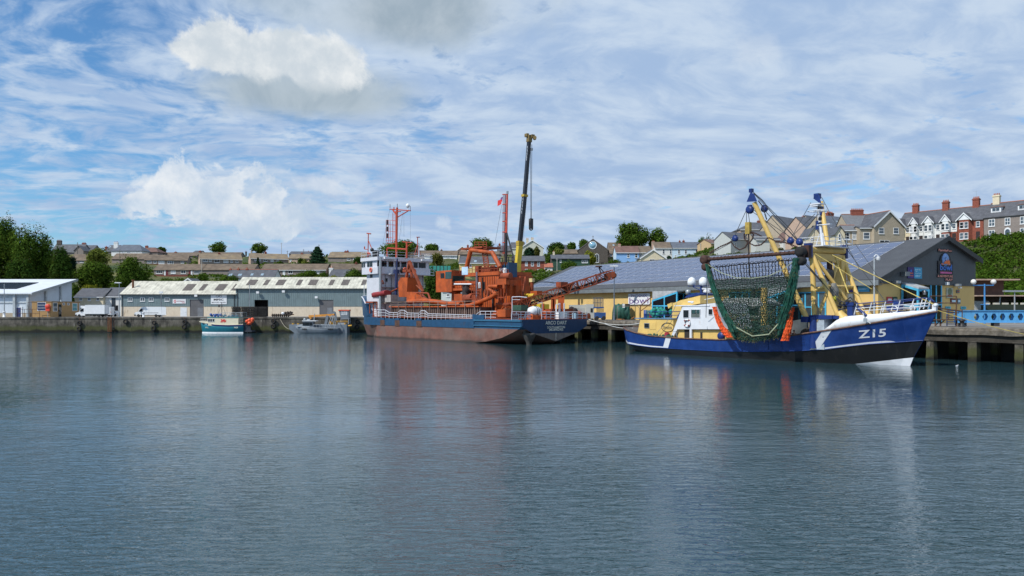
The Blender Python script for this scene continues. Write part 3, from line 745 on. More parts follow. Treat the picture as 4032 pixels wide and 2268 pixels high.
q=MB();q.ball((2.9,-.3,.9),.35,8,6,(1.2,.8,.9));q.build("sack",WHITE,dg)
# --------- small boats on the far quay
def hull_rings(st,L,base=-.5):
 """st: (t, half beam deck, half beam waterline, sheer z, rake); symmetric closed rings, y to both sides"""
 out=[]
 for x,hb,hw,zs,x2 in st:
  out.append([(x2,0,base),(x2,-hw*.7,base*.6),(x2*.3+x*.7,-hw,.25),(x,-hb,zs*.62),(x,-hb*1.02,zs),(x,hb*1.02,zs),(x,hb,zs*.62),(x2*.3+x*.7,hw,.25),(x2,hw*.7,base*.6)])
 return out
TEALH=mat("teal_hull_paint",(.012,.165,.225),.4,var=.1,stain=(.02,.10,.13),stain_amt=.15)
CRM=mat("cream_wheelhouse_paint",(.74,.67,.50),.5,var=.05)
bx0,bx1=X(B5(85,0)[0],178),X(B5(770,0)[0],178);bl=bx1-bx0
fb=thing("fishing_boat","teal and cream fishing boat with red dragon emblem on its side","fishing boat",(bx0,179.6,0))
zB=lambda y:Z(B5(0,y)[1],178)+.25
st=[(0,.06,.03,2.55,.75),(.7,.75,.35,2.45,1.1),(1.8,1.3,1.0,2.25,2.0),(4,1.65,1.5,1.95,4),(7,1.7,1.6,1.85,7),(bl,1.6,1.5,1.95,bl)]
q=MB();q.smooth=True
q.loft(hull_rings(st,bl),mats=lambda j,i:1 if i in(1,7,2,6)and False else 0)
hull=q.build("hull",[TEALH],fb)
q=MB();rr_=[]
for x,hb,hw,zs,x2 in st:rr_.append([(x2*.3+x*.7-.02,-hw-.03,.22),(x2*.3+x*.7-.02,-hw-.05,-.2),(x2*.3+x*.7-.02,hw+.05,-.2),(x2*.3+x*.7-.02,hw+.03,.22)])
q.loft(rr_);q.build("boot_stripe",WHITE,hull)
q=MB()
for s_ in(-1,1):q.path([(x,s_*(hb*1.02+.03),zs+.02)for x,hb,hw,zs,x2 in st],.07,5)
q.build("rubbing_rail",CRM,hull)
NAVY=mat("navy_band",(.015,.02,.12),.5)
q=MB()
for s_ in(-1,1):
 for(a,b)in zip(st[2:-1],st[3:]):q.prism([(a[0],s_*(a[1]*1.02+.01),a[3]-.32),(b[0],s_*(b[1]*1.02+.01),b[3]-.32),(b[0],s_*(b[1]*1.02+.01),b[3]-.05),(a[0],s_*(a[1]*1.02+.01),a[3]-.05)],[(a[0],s_*(a[1]*1.02+.03),a[3]-.32),(b[0],s_*(b[1]*1.02+.03),b[3]-.32),(b[0],s_*(b[1]*1.02+.03),b[3]-.05),(a[0],s_*(a[1]*1.02+.03),a[3]-.05)])
q.build("navy_stripe",NAVY,hull)
hx=lambda a:X(B5(a,0)[0],178)-bx0
zw=zB(292)
q=MB();q.exty([(hx(232),1.7),(hx(222),zw),(hx(702),zw),(hx(700),1.75)],-1.55,1.55);wh_=q.build("wheelhouse",CRM,fb)
q=MB();q.exty([(hx(95),2.5),(hx(80),2.75),(hx(238),2.55),(hx(240),2.0)],-1.2,1.2);q.build("foredeck",CRM,fb)
for a in(245,278,312):window(wh_,(hx(a),-1.55,zw-.62),.52,.75,fw=.06,glass=GLASS)
q=MB();q.bx(hx(215),hx(705),-1.65,1.65,zw,zw+.12);q.build("roof",mat("teal_roof_paint",(.03,.25,.27),.5),wh_)
dr=[(.02,.12),(.16,.02),(.28,.10),(.22,.20),(.34,.30),(.40,.10),(.34,.03),(.46,.02),(.50,.28),(.62,.28),(.66,.10),(.60,.02),(.74,.03),(.73,.26),(.84,.20),(.80,.08),(.90,.14),(.97,.34),(.88,.40),(.98,.52),(.92,.74),(.86,.60),(.80,.52),(.74,.56),(.76,.74),(.84,.90),(.66,.80),(.58,.97),(.52,.76),(.38,.92),(.42,.70),(.30,.62),(.30,.78),(.22,.92),(.12,.88),(.02,.74),(.14,.72),(.18,.62),(.10,.52),(.20,.46),(.14,.34),(.03,.30)]
ex,ez_=hx(418),zB(370);ew,eh=hx(512)-hx(418),zB(308)-zB(370)
q=MB();q.prism([(ex+a*ew,-1.575,ez_+b*eh)for a,b in dr],[(ex+a*ew,-1.556,ez_+b*eh)for a,b in dr]);q.build("dragon_emblem",mat("emblem_red",(.62,.05,.04),.5),wh_)
q=MB()
for a,h_ in((205,.55),(660,.5)):text(q,"M23",(hx(a)-.35,-(1.25 if a<300 else 1.68)-.06,1.12),(1,0,0),(0,0,1),.85,.32,(0,-1,0),.02)
pieces(q,"number",mat("cream_lettering",(.7,.72,.6),.5),hull)
q=MB()
for k in range(6):
 x=hx(100)+k*.55;q.tube((x,-1.0,2.5),(x,-1.0,3.35),.035,5)
for z in(2.95,3.35):q.tube((hx(100),-1.0,z),(hx(235),-1.3,z),.035,5)
q.build("bow_rail",GALV,fb)
q=MB()
for y in(-1.5,1.5):
 for z in(.35,.8,1.15):q.tube((hx(400),y,zw+z),(hx(755),y,zw+z),.035,5)
 for a in(400,490,580,670,755):q.tube((hx(a),y,zw+.1),(hx(a),y,zw+1.15),.04,5)
q.bx(hx(660),hx(755),-1.5,1.5,zw+1.15,zw+1.22);q.build("roof_rack",GALV,fb)
q=MB();rr=random.Random(3)
for k in range(22):q.ball((hx(rr.uniform(205,390)),rr.uniform(-1.1,1.1),zw+.25+rr.uniform(0,.5)),rr.uniform(.18,.32),7,5)
q.build("blue_gear",mat("blue_tarp",(.05,.10,.30),.8,var=.6,scale=3),fb)
q=MB()
for k in range(16):q.ball((hx(rr.uniform(400,660)),rr.uniform(-1.1,1.1),zw+.2+rr.uniform(0,.35)),rr.uniform(.14,.24),7,5)
q.build("net_heap",mat("teal_net_heap",(.04,.14,.22),.9,var=.6,scale=4),fb)
q=MB();mx=hx(402);q.tube((mx,0,zw),(mx,0,zw+3.6),.08,6);q.tube((mx,0,zw+2.9),(hx(325),0,zw+.2),.03,4);q.tube((mx,0,zw+3.0),(hx(480),0,zw+.3),.03,4);q.tube((mx-.5,0,zw+3.0),(mx+.4,0,zw+3.0),.04,4);q.cb((mx-.6,-.1,zw+2.7),(.35,.2,.6));q.build("mast",mat("dark_mast",(.08,.07,.07),.6),fb)
q=MB()
for k in range(7):q.tube((hx(700)+k*.35,-1.6,1.9),(hx(700)+k*.35,-1.6,3.3),.04,5)
for z in(2.4,2.9,3.3):q.tube((hx(700),-1.6,z),(hx(700)+2.1,-1.6,z),.04,5)
q.build("stern_rail",BLACK,fb)
q=MB();q.bx(bl-.25,bl+1.9,-1.3,1.3,.2,.6);q.bx(bl-.1,bl+1.6,-1.2,-1.0,.6,2.2);q.build("stern_platform",mat("dark_platform",(.03,.035,.05),.8),fb)
by=thing("buoy_cluster","bright orange buoys bunched at the stern of the teal boat","buoys",(hx(870)+bx0,178.3,2.6))
for k,(a,b,c)in enumerate(((-.7,0,.1),(-.1,-.2,.35),(.35,0,.1),(0,-.3,-.3),(.5,.1,.5),(-.5,.2,-.35))):
 q=MB();q.ball((a,b,c),.46,12,8);q.build("buoy",mat("buoy_orange",(.80,.10,.03),.45,var=.1),by)
q=MB();q.tube((-1.2,0,.2),(.6,0,.2),.05,5);q.tube((-1.2,0,.2),(-2.2,.4,-.4),.05,5);q.build("rope",RUST,by)
ALU=mat("grey_boat_paint",(.17,.20,.235),.5,var=.12,stain=(.17,.19,.21),stain_amt=.2)
ALUL=mat("light_grey_boat_paint",(.38,.41,.44),.5)
YEL=mat("safety_yellow",(.62,.33,.03),.6,var=.15)
wx0,wx1=X(B5(1560,0)[0],176.5),X(B5(2225,0)[0],176.5);wL=wx1-wx0
wbt=thing("workboat","small grey workboat with wheelhouse moored in front of the crane barge","workboat",(wx0,177.6,0))
st=[(0,.05,.02,1.55,1.5),(1.2,.8,.4,1.5,2.0),(3,1.15,.9,1.35,3.2),(6,1.25,1.1,1.2,6),(wL,1.2,1.1,1.15,wL)]
q=MB();q.smooth=True;q.loft(hull_rings(st,wL));hull=q.build("hull",ALU,wbt)
q=MB()
for s_ in(-1,1):q.path([(x,s_*(hb*1.02+.02),zs)for x,hb,hw,zs,x2 in st],.06,5)
q.build("gunwale",ALUL,hull)
hx=lambda a:X(B5(a,0)[0],176.5)-wx0
zb=lambda y:Z(B5(0,y)[1],176.5)+.1
q=MB();q.exty([(hx(1590),1.5),(hx(1600),1.85),(hx(1690),2.1),(hx(1835),2.1),(hx(1840),1.2)],-.95,.95);q.build("foredeck",ALUL,wbt)
q=MB();q.exty([(hx(1700),2.0),(hx(1678),zb(338)),(hx(1840),zb(338)),(hx(1838),1.3)],-.98,.98);whs=q.build("wheelhouse",ALU,wbt)
for a in(1702,1733,1768,1812):window(whs,(hx(a),-.98,zb(338)-.62),.58,.75,fw=.05,glass=GLASS,frame=BLACK)
q=MB();q.bx(hx(1675),hx(1890),-1.1,1.1,zb(338),zb(328));q.build("roof",WHITE,whs)
q=MB();q.cb((hx(1755),0,zb(315)),(.7,.5,.35));q.ball((hx(1700),-.3,zb(310)),.3,8,6);q.tube((hx(1840),0,zb(328)),(hx(1850),0,zb(220)),.09,6);q.build("radar_gear",ALUL,wbt)
q=MB();q.tube((hx(2065),-.9,zb(420)),(hx(2130),-.9,zb(250)),.07,6);q.tube((hx(2165),-.9,zb(415)),(hx(2130),-.9,zb(250)),.07,6);q.tube((hx(2065),.9,zb(420)),(hx(2130),.9,zb(250)),.07,6);q.tube((hx(2165),.9,zb(415)),(hx(2130),.9,zb(250)),.07,6);q.tube((hx(2130),-.9,zb(250)),(hx(2130),.9,zb(250)),.07,6);q.build("a_frame",ALUL,wbt)
q=MB()
for a,b in((1850,1990),(1970,2180)):
 q.tube((hx(a),-1.2,zb(390)),(hx(b),-1.2,zb(395)),.045,5)
 for k in range(4):x=hx(a+(b-a)*k/3);q.tube((x,-1.2,1.1),(x,-1.2,zb(393)),.04,5)
q.build("side_rail",ALUL,wbt)
q=MB()
for a in(1680,2075):text(q,"HS3",(hx(a),-1.28 if a>1800 else-1.2,.72),(1,0,0),(0,0,1),1.25 if a>1800 else 1.0,.42,(0,-1,0),.06)
pieces(q,"number",mat("boat_number_black",(.012,.012,.014),.5),hull)
gx0,gx1=X(B5(1505,0)[0],180),X(B5(2385,0)[0],180);gL=gx1-gx0
gb=thing("crane_barge","grey flat crane barge with orange-roofed cabin behind the workboat","barge",(gx0,180.2,0))
q=MB();q.exty([(0,1.95),(0,.9),(1.9,-.5),(gL,-.5),(gL,2.0)],-1.7,1.5);q.build("hull",ALU,gb)
hx=lambda a:X(B5(a,0)[0],179)-gx0
zb=lambda y:Z(B5(0,y)[1],179)+.1
for a,t_ in((1540,368),(1620,372),(1880,385),(2120,340),(2150,352),(2200,375),(2340,370),(2300,385)):
 q=MB();q.tube((hx(a),-1.3,1.98),(hx(a),-1.3,zb(t_)),.26,8);q.build("bollard",YEL,gb)
q=MB();q.exty([(hx(2268),zb(300)),(hx(2240),zb(178)),(hx(2390),zb(178)),(hx(2388),zb(300))],-1.0,.9);cab=q.build("wheelhouse",ALU,gb)
q=MB();q.bx(hx(2232),hx(2396),-1.15,1.05,zb(178),zb(160));q.build("roof",mat("orange_roof",(.72,.11,.05),.5),cab)
for a,b in((2300,.8),(2350,.55)):window(cab,(hx(a),-1.0,zb(210)),b,1.0,fw=.06,glass=CURT)
q=MB()
for a in(2270,2385):
 for y in(-.9,.8):q.tube((hx(a),y,1.98),(hx(a),y,zb(300)),.09,6)
q.bx(hx(2262),hx(2392),-1.0,.9,zb(306),zb(299));q.build("cabin_legs",ALUL,gb)
q=MB();q.beam((hx(1765),-.3,zb(262)),(hx(2170),-.3,zb(238)),.4,.5);q.beam((hx(1765),-.3,zb(262)),(hx(1800),-.3,zb(300)),.3,.35);q.build("crane_boom",mat("crane_orange",(.62,.26,.04),.6,var=.2),gb)
q=MB();q.beam((hx(2025),-.2,1.9),(hx(2055),-.2,zb(250)),.7,.6);q.beam((hx(2060),-.3,zb(240)),(hx(2165),-.3,zb(195)),.35,.4);q.beam((hx(2165),-.3,zb(195)),(hx(2190),-.3,zb(330)),.4,.4);q.build("crane_column",ALU,gb)
q=MB();q.bx(hx(2230),hx(2340),-1.4,-.4,1.98,zb(355));q.bx(hx(1860),hx(1910),-1.2,-.4,1.98,zb(398));q.build("deck_box",ALUL,gb)
q=MB()
for z in(zb(335),zb(350)):q.tube((hx(2190),-1.5,z),(hx(2385),-1.5,z),.05,5)
q.tube((hx(2385),-1.3,1.6),(hx(2440),-1.3,1.7),.2,6);q.build("yellow_rail",YEL,gb)
def rope(name,label,pts,r_,m_,sag=0,n=14,cat="rope"):
 a,b=V3(pts[0]),V3(pts[1]);q=MB()
 P=[a.lerp(b,i/n)-Vector((0,0,sag*4*(i/n)*(1-i/n)))for i in range(n+1)]
 o=thing(name,label,cat,P[0]);q.path([p-P[0]for p in P],r_,4);q.build("strand",m_,o);return o
ROPEM=mat("pale_rope",(.42,.38,.30),.9)
rope("mooring_rope","slack pale mooring rope from the far quay to the grey barge",(W(B5(1325,265),182.2),W(B5(1510,450),179)),.05,ROPEM,.9)
# --------- yellow leisure shed with dark roof
BF=Fr(47.6,100.0,-.53,.848)
BL,BE,BRZ,BA,BW=86.0,9.55-QH,15.4-QH,-15.4,-23.6
BER=12.75-QH
bw_=thing("leisure_hall","long yellow leisure hall with dark roof, solar panels and grey gable end","leisure hall",BF.world((0,0,QH)),BF.rz)
YW=mat("yellow_painted_block",(.68,.47,.175),.85,var=.07,scale=.4,stain=(.45,.31,.12),stain_amt=.08,bump_s=.15,bump_scale=5)
DKROOF=ribbed("dark_roof_sheet",(.062,.064,.07),.35,0,.5,.6,.15)
DKCLAD=ribbed("dark_grey_cladding",(.070,.078,.088),.30,1,.6,.5,.08)
GREYF=mat("grey_fascia",(.155,.175,.185),.6)
BLUEF=mat("turquoise_frame",(.07,.42,.66),.5)
B=lambda p,lat=0.0:BF.hit(p,lat)
def bz(p,lat=0.0):q=BF.hit(p,lat);return q[0],q[2]-QH
def gl(p,lx=0.0):q=BF.hitx(p,lx);return q[1],q[2]-QH
CB=5.3
q=MB();q.bx(0,BL,-.3,0,0,BE);q.bx(-.0,.3,BW,-.3,0,CB);q.bx(.3,BL,BW,BW+.3,0,BER);q.bx(BL-.3,BL,BW+.3,-.3,0,BE);q.extx([(-.3,BE),(BW+.3,BE),(BW+.3,BER),(BA,BRZ-.2)][::-1],BL-.3,BL-.05)
q.build("wall",YW,bw_)
q=MB();q.extx([(.05,CB),(.05,BE),(BA,BRZ-.12),(BW-.05,BER),(BW-.05,CB)],-.16,.25);q.build("gable_cladding",DKCLAD,bw_)
sl=(BRZ-BE)/(-BA);slr=(BRZ-BER)/(BA-BW)
rfp=lambda x,t,dz=0:(x,0.9+(BA-.9)*t,BE-.9*sl+(BRZ-BE+.9*sl)*t+dz)
q=MB();q.prism([rfp(-.7,0),rfp(BL+.2,0),rfp(BL+2.0,1),rfp(-.7,1)][::-1],[rfp(-.7,0,.25),rfp(BL+.2,0,.25),rfp(BL+2.0,1,.25),rfp(-.7,1,.25)][::-1])
q.prism([(-.7,BA,BRZ),(BL+2,BA,BRZ),(BL,BW-.8,BER-.8*slr),(-.7,BW-.8,BER-.8*slr)][::-1],[(-.7,BA,BRZ+.25),(BL+2,BA,BRZ+.25),(BL,BW-.8,BER-.8*slr+.25),(-.7,BW-.8,BER-.8*slr+.25)][::-1])
broof=q.build("roof",DKROOF,bw_)
q=MB();q.bx(-.7,BL+.2,.92,1.05,BE-.9*sl-.55,BE-.9*sl+.12);q.bx(-.6,BL,.06,.92,BE-.9*sl-.55,BE-.9*sl-.45);q.build("fascia",GREYF,broof)
q=MB();q.prism([(-.85,.95,BE-.9*sl-.4),(-.71,.95,BE-.9*sl-.4),(-.71,BA,BRZ-.25),(-.85,BA,BRZ-.25)],[(-.85,.95,BE-.9*sl+.3),(-.71,.95,BE-.9*sl+.3),(-.71,BA,BRZ+.4),(-.85,BA,BRZ+.4)]);q.prism([(-.85,BA,BRZ-.25),(-.71,BA,BRZ-.25),(-.71,BW-.8,BER-.8*slr-.3),(-.85,BW-.8,BER-.8*slr-.3)],[(-.85,BA,BRZ+.4),(-.71,BA,BRZ+.4),(-.71,BW-.8,BER-.8*slr+.4),(-.85,BW-.8,BER-.8*slr+.4)]);q.build("verge",mat("dark_verge",(.028,.03,.033),.6),broof)
PV=mat("blue_grey_solar_glass",(.055,.075,.15),.16,var=.12,scale=.3,spec=.9)
PVF=mat("pale_panel_seam",(.55,.58,.63),.5)
NC=34
for k in range(NC):
 x0=5.2+k*(BL-6.2)/NC;x1=x0+(BL-6.2)/NC-.20
 q=MB();q.mat(1);q.prism([rfp(x0-.06,.15,.26),rfp(x1+.06,.15,.26),rfp(x1+.06,.945,.26),rfp(x0-.06,.945,.26)][::-1],[rfp(x0-.06,.15,.31),rfp(x1+.06,.15,.31),rfp(x1+.06,.945,.31),rfp(x0-.06,.945,.31)][::-1])
 q.mat(0)
 for r_ in range(6):
  a=.152+r_*.132;b=a+.118
  q.prism([rfp(x0,a,.312),rfp(x1,a,.312),rfp(x1,b,.312),rfp(x0,b,.312)][::-1],[rfp(x0,a,.36),rfp(x1,a,.36),rfp(x1,b,.36),rfp(x0,b,.36)][::-1])
 q.build("solar_panel",[PV,PVF],broof)
def glazed(par,x0,x1,z0,z1,y,nx,nz,name="glazing",fr_=None,gm=None,t_=.09):
 """glazed screen facing +y of the hall"""
 f_=MB();dx_=(x1-x0)/nx;dz_=(z1-z0)/nz
 for i in range(nx+1):f_.bx(x0+i*dx_-t_,x0+i*dx_+t_,y-.02,y+.12,z0,z1)
 for i in range(nz+1):f_.bx(x0,x1,y-.01,y+.11,z0+i*dz_-t_*.8,z0+i*dz_+t_*.8)
 o=f_.build(name,fr_ or BLUEF,par);q=MB();q.bx(x0,x1,y+.0,y+.04,z0,z1);q.build("pane",gm or GLASS,o);return o
def xg(px,lat=0):return BF.hit((px,1150),lat)[0]
def porch(xa,xb,ztop,zlow):
 """lean-to glazed porch standing out from the long wall, its roof falling towards lx = xb"""
 p_=MB();D_=2.6
 t=thing
 p_.prism([(xa,.06,ztop),(xb,.06,zlow),(xb,D_,zlow-.15),(xa,D_,ztop-.15)],[(xa,.06,ztop+.16),(xb,.06,zlow+.16),(xb,D_,zlow+.01),(xa,D_,ztop+.01)])
 p_.prism([(xa,D_-.1,ztop+.02),(xb,D_-.1,zlow+.02),(xb,D_-.1,ztop+.02)],[(xa,D_-.02,ztop+.02),(xb,D_-.02,zlow+.02),(xb,D_-.02,ztop+.02)])
 o=p_.build("porch",mat("pale_canopy_sheet",(.40,.42,.44),.5),bw_)
 f_=MB();g_=MB();n_=2;x0,x1=sorted((xa,xb))
 for i in range(n_+1):
  x=x0+(x1-x0)*i/n_;zt=ztop+(zlow-ztop)*(x-xa)/(xb-xa)-.17;f_.bx(x-.12,x+.12,D_-.15,D_+.02,0,zt)
 for z in(.15,2.5):f_.bx(x0,x1,D_-.12,D_-.01,z-.09,z+.09)
 f_.prism([(xa,D_-.14,ztop-.45),(xb,D_-.14,zlow-.45),(xb,D_,zlow-.45),(xa,D_,ztop-.45)],[(xa,D_-.14,ztop-.17),(xb,D_-.14,zlow-.17),(xb,D_,zlow-.17),(xa,D_,ztop-.17)])
 for y in(.1,D_-.1):f_.bx(x0-.09,x0+.09,y-.1,y+.09,0,min(zlow,ztop)-.2)
 f_.bx(x0-.08,x0+.08,.1,D_-.1,2.42,2.58)
 f_.build("frame",BLUEF,o)
 g_.prism([(xa,D_-.1,0),(xb,D_-.1,0),(xb,D_-.06,0),(xa,D_-.06,0)],[(xa,D_-.1,ztop-.3),(xb,D_-.1,zlow-.3),(xb,D_-.06,zlow-.3),(xa,D_-.06,ztop-.3)])
 g_.bx(x0-.02,x0+.02,.1,D_-.15,0,min(zlow,ztop)-.3);g_.build("pane",GLASS,o)
porch(xg(R1(606,0)[0],2.6),xg(R1(402,0)[0],2.6),5.0,3.7)
porch(xg(R2(880,0)[0],2.6),xg(R2(655,0)[0],2.6),5.0,3.7)
glazed(bw_,xg(R1(900,0)[0]),xg(R1(622,0)[0]),1.2,4.55,.02,6,2)
glazed(bw_,xg(R2(650,0)[0]),xg(R2(370,0)[0]),1.0,4.55,.02,5,2)
glazed(bw_,xg(E3(962,0)[0]),xg(E3(560,0)[0]),.2,4.3,.02,4,2,gm=mat("grey_reflecting_glass",(.05,.065,.075),.08,spec=.9))
q=MB();a,b=xg(R3(730,0)[0]),xg(R3(385,0)[0]);q.bx(a,b,.02,.14,1.2,2.5);q.bx(a-.1,b+.1,.02,.6,2.5,2.75);q.build("shutter_panel",mat("brown_shutter",(.20,.135,.06),.8),bw_)
q=MB();q.bx(xg(R3(480,0)[0])-.4,xg(R3(480,0)[0])+.4,.02,.5,3.0,4.0);q.build("bracket",GREYF,bw_)
for px,py in((R1(215,908)),(R3(915,1070)),):
 lx,z=bz((px,py))
 if px<3000:q=MB();q.cb((lx,.35,z),(.8,.55,.45));q.build("floodlight",GALV,bw_)
def gpart(name,m_,boxes,par=None):
 q=MB()
 for(p0,p1,d0_,d1_)in boxes:
  a=gl(p0);b=gl(p1);q.bx(-d1_,-d0_,min(a[0],b[0]),max(a[0],b[0]),min(a[1],b[1]),max(a[1],b[1]))
 return q.build(name,m_,par or bw_)
y0,zt=gl(E4(208,752));D_=-BF.hit(E4(432,800),y0)[0];ym=BF.hitx(E4(562,800),-D_)[1];zt2=BF.hit(E4(432,812),y0)[2]-QH
q=MB();q.prism([(-D_,y0,zt2),(-D_,ym,zt2),(-.17,ym,zt),(-.17,y0,zt)][::-1],[(-D_,y0,zt2+.2),(-D_,ym,zt2+.2),(-.17,ym,zt+.2),(-.17,y0,zt+.2)][::-1])
en=q.build("entrance_porch",mat("pale_canopy_sheet",(.40,.42,.44),.5),bw_)
q=MB()
for y in(y0,ym):
 q.bx(-D_-.02,-D_+.2,y-.12,y+.12,0,zt2-.01);q.bx(-.42,-.17,y-.12,y+.12,0,zt-.05)
 q.prism([(-D_,y-.1,zt2-.3),(-.2,y-.1,zt-.3),(-.2,y+.1,zt-.3),(-D_,y+.1,zt2-.3)],[(-D_,y-.1,zt2-.01),(-.2,y-.1,zt-.01),(-.2,y+.1,zt-.01),(-D_,y+.1,zt2-.01)])
 q.bx(-D_+.2,-.42,y-.09,y+.09,2.3,2.5)
q.bx(-D_,-D_+.15,ym+.12,y0-.12,2.3,2.5);q.bx(-D_,-D_+.15,ym+.12,y0-.12,zt2-.3,zt2-.02);q.build("frame",BLUEF,en)
q=MB();q.bx(-D_+.08,-D_+.1,ym,y0,0,zt2-.1)
for y in(y0,ym):q.prism([(-D_+.1,y-.02,0),(-.3,y-.02,0),(-.3,y+.02,0),(-D_+.1,y+.02,0)],[(-D_+.1,y-.02,zt2-.1),(-.3,y-.02,zt-.1),(-.3,y+.02,zt-.1),(-D_+.1,y+.02,zt2-.1)])
q.build("pane",GLASS,en);PD_=D_
ya,yb=gl(E4(500,800))[0],gl(E4(692,780))[0]
q=MB()
for y in(ya-1.2,(ya+yb)/2-.6,yb):q.bx(-.3,-.165,y-.1,y+.1,0,5.25)
for z in(.1,2.6):q.bx(-.28,-.17,yb,ya,z-.09,z+.09)
o=q.build("glazing",BLUEF,bw_);q=MB();q.bx(-.22,-.19,yb,ya,0,5.25);q.build("pane",GLASS,o)
gpart("floodlight",GALV,[(E4(85,712),E4(125,745),.2,1.0)]);gpart("floodlight",GALV,[(E4(850,750),E4(885,780),.2,.9)]);gpart("floodlight",WHITE,[(E4(742,728),E4(762,765),.2,.6)])
gpart("vent_hood",GREYF,[(E4(195,600),E4(245,655),.2,.9)])
gpart("camera_box",WHITE,[(E4(918,788),E4(934,806),.02,.4)])
def gsign(name,label,p0,p1,m_,d_=.25):
 """board on the gable facing -lx; returns thing, its left (larger ly) edge, foot, width, height"""
 a=gl(p0);b=gl(p1);y0_,z1_=max(a[0],b[0]),max(a[1],b[1]);w_,h=abs(a[0]-b[0]),abs(a[1]-b[1])
 t=thing(name,label,"sign",BF.world((-d_,y0_,QH+z1_-h)),BF.rz-math.pi/2)
 q=MB();q.bx(0,w_,0,.08,0,h);q.build("board",m_,t);return t,w_,h
PURP=mat("purple_board",(.045,.02,.16),.5);CYAN=mat("cyan_board",(.05,.32,.52),.5);PALET=mat("pale_lettering",(.55,.75,.85),.5)
PINKT=mat("salmon_lettering",(.75,.30,.24),.5);BLKB=mat("black_board",(.012,.011,.016),.5);BLUET=mat("bright_blue_lettering",(.04,.18,.62),.5);ORNG=mat("orange_flame",(.75,.16,.03),.5)
def banner(t,w_,h):
 q=MB();q.bx(w_*.45,w_,-.02,-.004,0,h);pc=q.build("cyan_panel",CYAN,t)
 q=MB();text(q,"Bowl Bar",(w_*.5,-.02,h*.74),(1,0,0),(0,0,1),w_*.42,h*.13,(0,-1,0),.01);text(q,"Play",(w_*.5,-.02,h*.57),(1,0,0),(0,0,1),w_*.16,h*.13,(0,-1,0),.01);text(q,"Adventure",(w_*.5,-.02,h*.42),(1,0,0),(0,0,1),w_*.42,h*.11,(0,-1,0),.01)
 q.bx(w_*.5,w_*.9,-.03,-.022,h*.26,h*.29);q.bx(w_*.5,w_*.85,-.03,-.022,h*.18,h*.21);q.build("lettering",PALET,t)
 q=MB();q.lathe([(h*.12,-.03),(h*.12,-.006)],(w_*.22,0,h*.68),14,'y');q.build("ball_emblem",BLUET,t)
 q=MB();q.bx(w_*.1,w_*.36,-.02,-.004,h*.42,h*.5);q.bx(w_*.08,w_*.38,-.02,-.004,h*.2,h*.25);q.build("red_strip",ORNG,t)
t,w_,h=gsign("wall_banner","square purple and cyan board high on the grey gable",E4(275,540),E4(450,686),PURP);banner(t,w_,h)
lx0,z1_=bz(R3(455,1045));lx1,z0_=bz(R3(680,1172))
t=thing("wall_banner","purple and cyan board on the yellow long wall behind the gantry","sign",BF.world((lx0,.25,QH+z0_)),BF.rz+math.pi);w_=lx0-lx1;h=z1_-z0_
q=MB();q.bx(0,w_,0,.08,0,h);q.build("board",PURP,t);banner(t,w_,h)
t,w_,h=gsign("hall_sign","tall black sign with bowling ball and salmon lettering on the grey gable",E4(648,462),E4(833,632),BLKB,.3)
top=gl(E4(740,368))[1]-gl(E4(740,632))[1]
q=MB();q.exty([(w_*.5+w_*.37*math.cos(a),h*.98+(top-h)*math.sin(a))for a in[math.pi*i/14 for i in range(15)]][::-1],.0,.08);q.build("arch",BLKB,t)
q=MB();q.lathe([(w_*.02,-.12),(w_*.16,-.11),(w_*.225,-.05),(w_*.23,-.004)],(w_*.48,0,h*1.12),20,'y');ball=q.build("bowling_ball",mat("ball_blue",(.18,.32,.62),.35),t)
q=MB()
for a,b in((.40,1.2),(.46,1.28),(.41,1.06)):q.lathe([(w_*.022,-.14),(w_*.022,-.10)],(w_*a,0,h*b),8,'y')
q.build("finger_holes",BLKB,ball)
q=MB();fl_=[(.3,.78),(.36,.98),(.42,.9),(.46,1.08),(.53,.96),(.58,1.14),(.64,1.0),(.7,1.05),(.7,.78)];q.exty([(w_*a,h*b)for a,b in fl_][::-1],-.18,-.14);q.build("flames",ORNG,t)
q=MB();text(q,"bowl",(w_*.1,-.03,h*.28),(1,0,0),(0,0,1),w_*.8,h*.46,(0,-1,0),.02,.03);q.build("lettering",BLUET,t)
q=MB();text(q,"PHOENIX",(w_*.2,-.03,h*.70),(1,0,0),(0,0,1),w_*.62,h*.13,(0,-1,0),.16);q.build("name_lettering",PINKT,t)
q=MB();q.bx(w_*.13,w_*.9,-.03,-.004,h*.03,h*.17);q.build("pink_strip",mat("pink_strip",(.55,.10,.28),.5),t)
def gtext(label,body,p0,p1,m_,bold=.03):
 t,w_,h=gsign("sign_lettering",label,p0,p1,BLKB,.24);q=MB();text(q,body,(w_*.03,-.02,h*.12),(1,0,0),(0,0,1),w_*.94,h*.76,(0,-1,0),bold,.02);q.build("lettering",m_,t);return t,w_,h
gtext("salmon lettering strip just above the bowling ball sign","FamilyFun",E4(650,310),E4(824,368),PINKT)
gtext("long salmon lettering strip just below the bowling ball sign","& ADVENTURE",E4(640,632),E4(836,676),PINKT)
gtext("short salmon lettering strip, lowest on the grey gable","PLAY",E4(740,678),E4(834,718),PINKT)
t,w_,h=gsign("emblem_plaque","faded pale shield plaque on the yellow gable wall",E4(768,798),E4(848,925),mat("plaque_pale",(.42,.42,.33),.7),.12)
q=MB();q.lathe([(w_*.3,-.04),(w_*.3,-.005)],(w_*.5,0,h*.65),14,'y');q.build("emblem",mat("plaque_green",(.16,.20,.12),.7),t);q=MB();q.bx(w_*.2,w_*.8,-.03,-.005,h*.12,h*.32);q.build("scroll",TERRA,t)
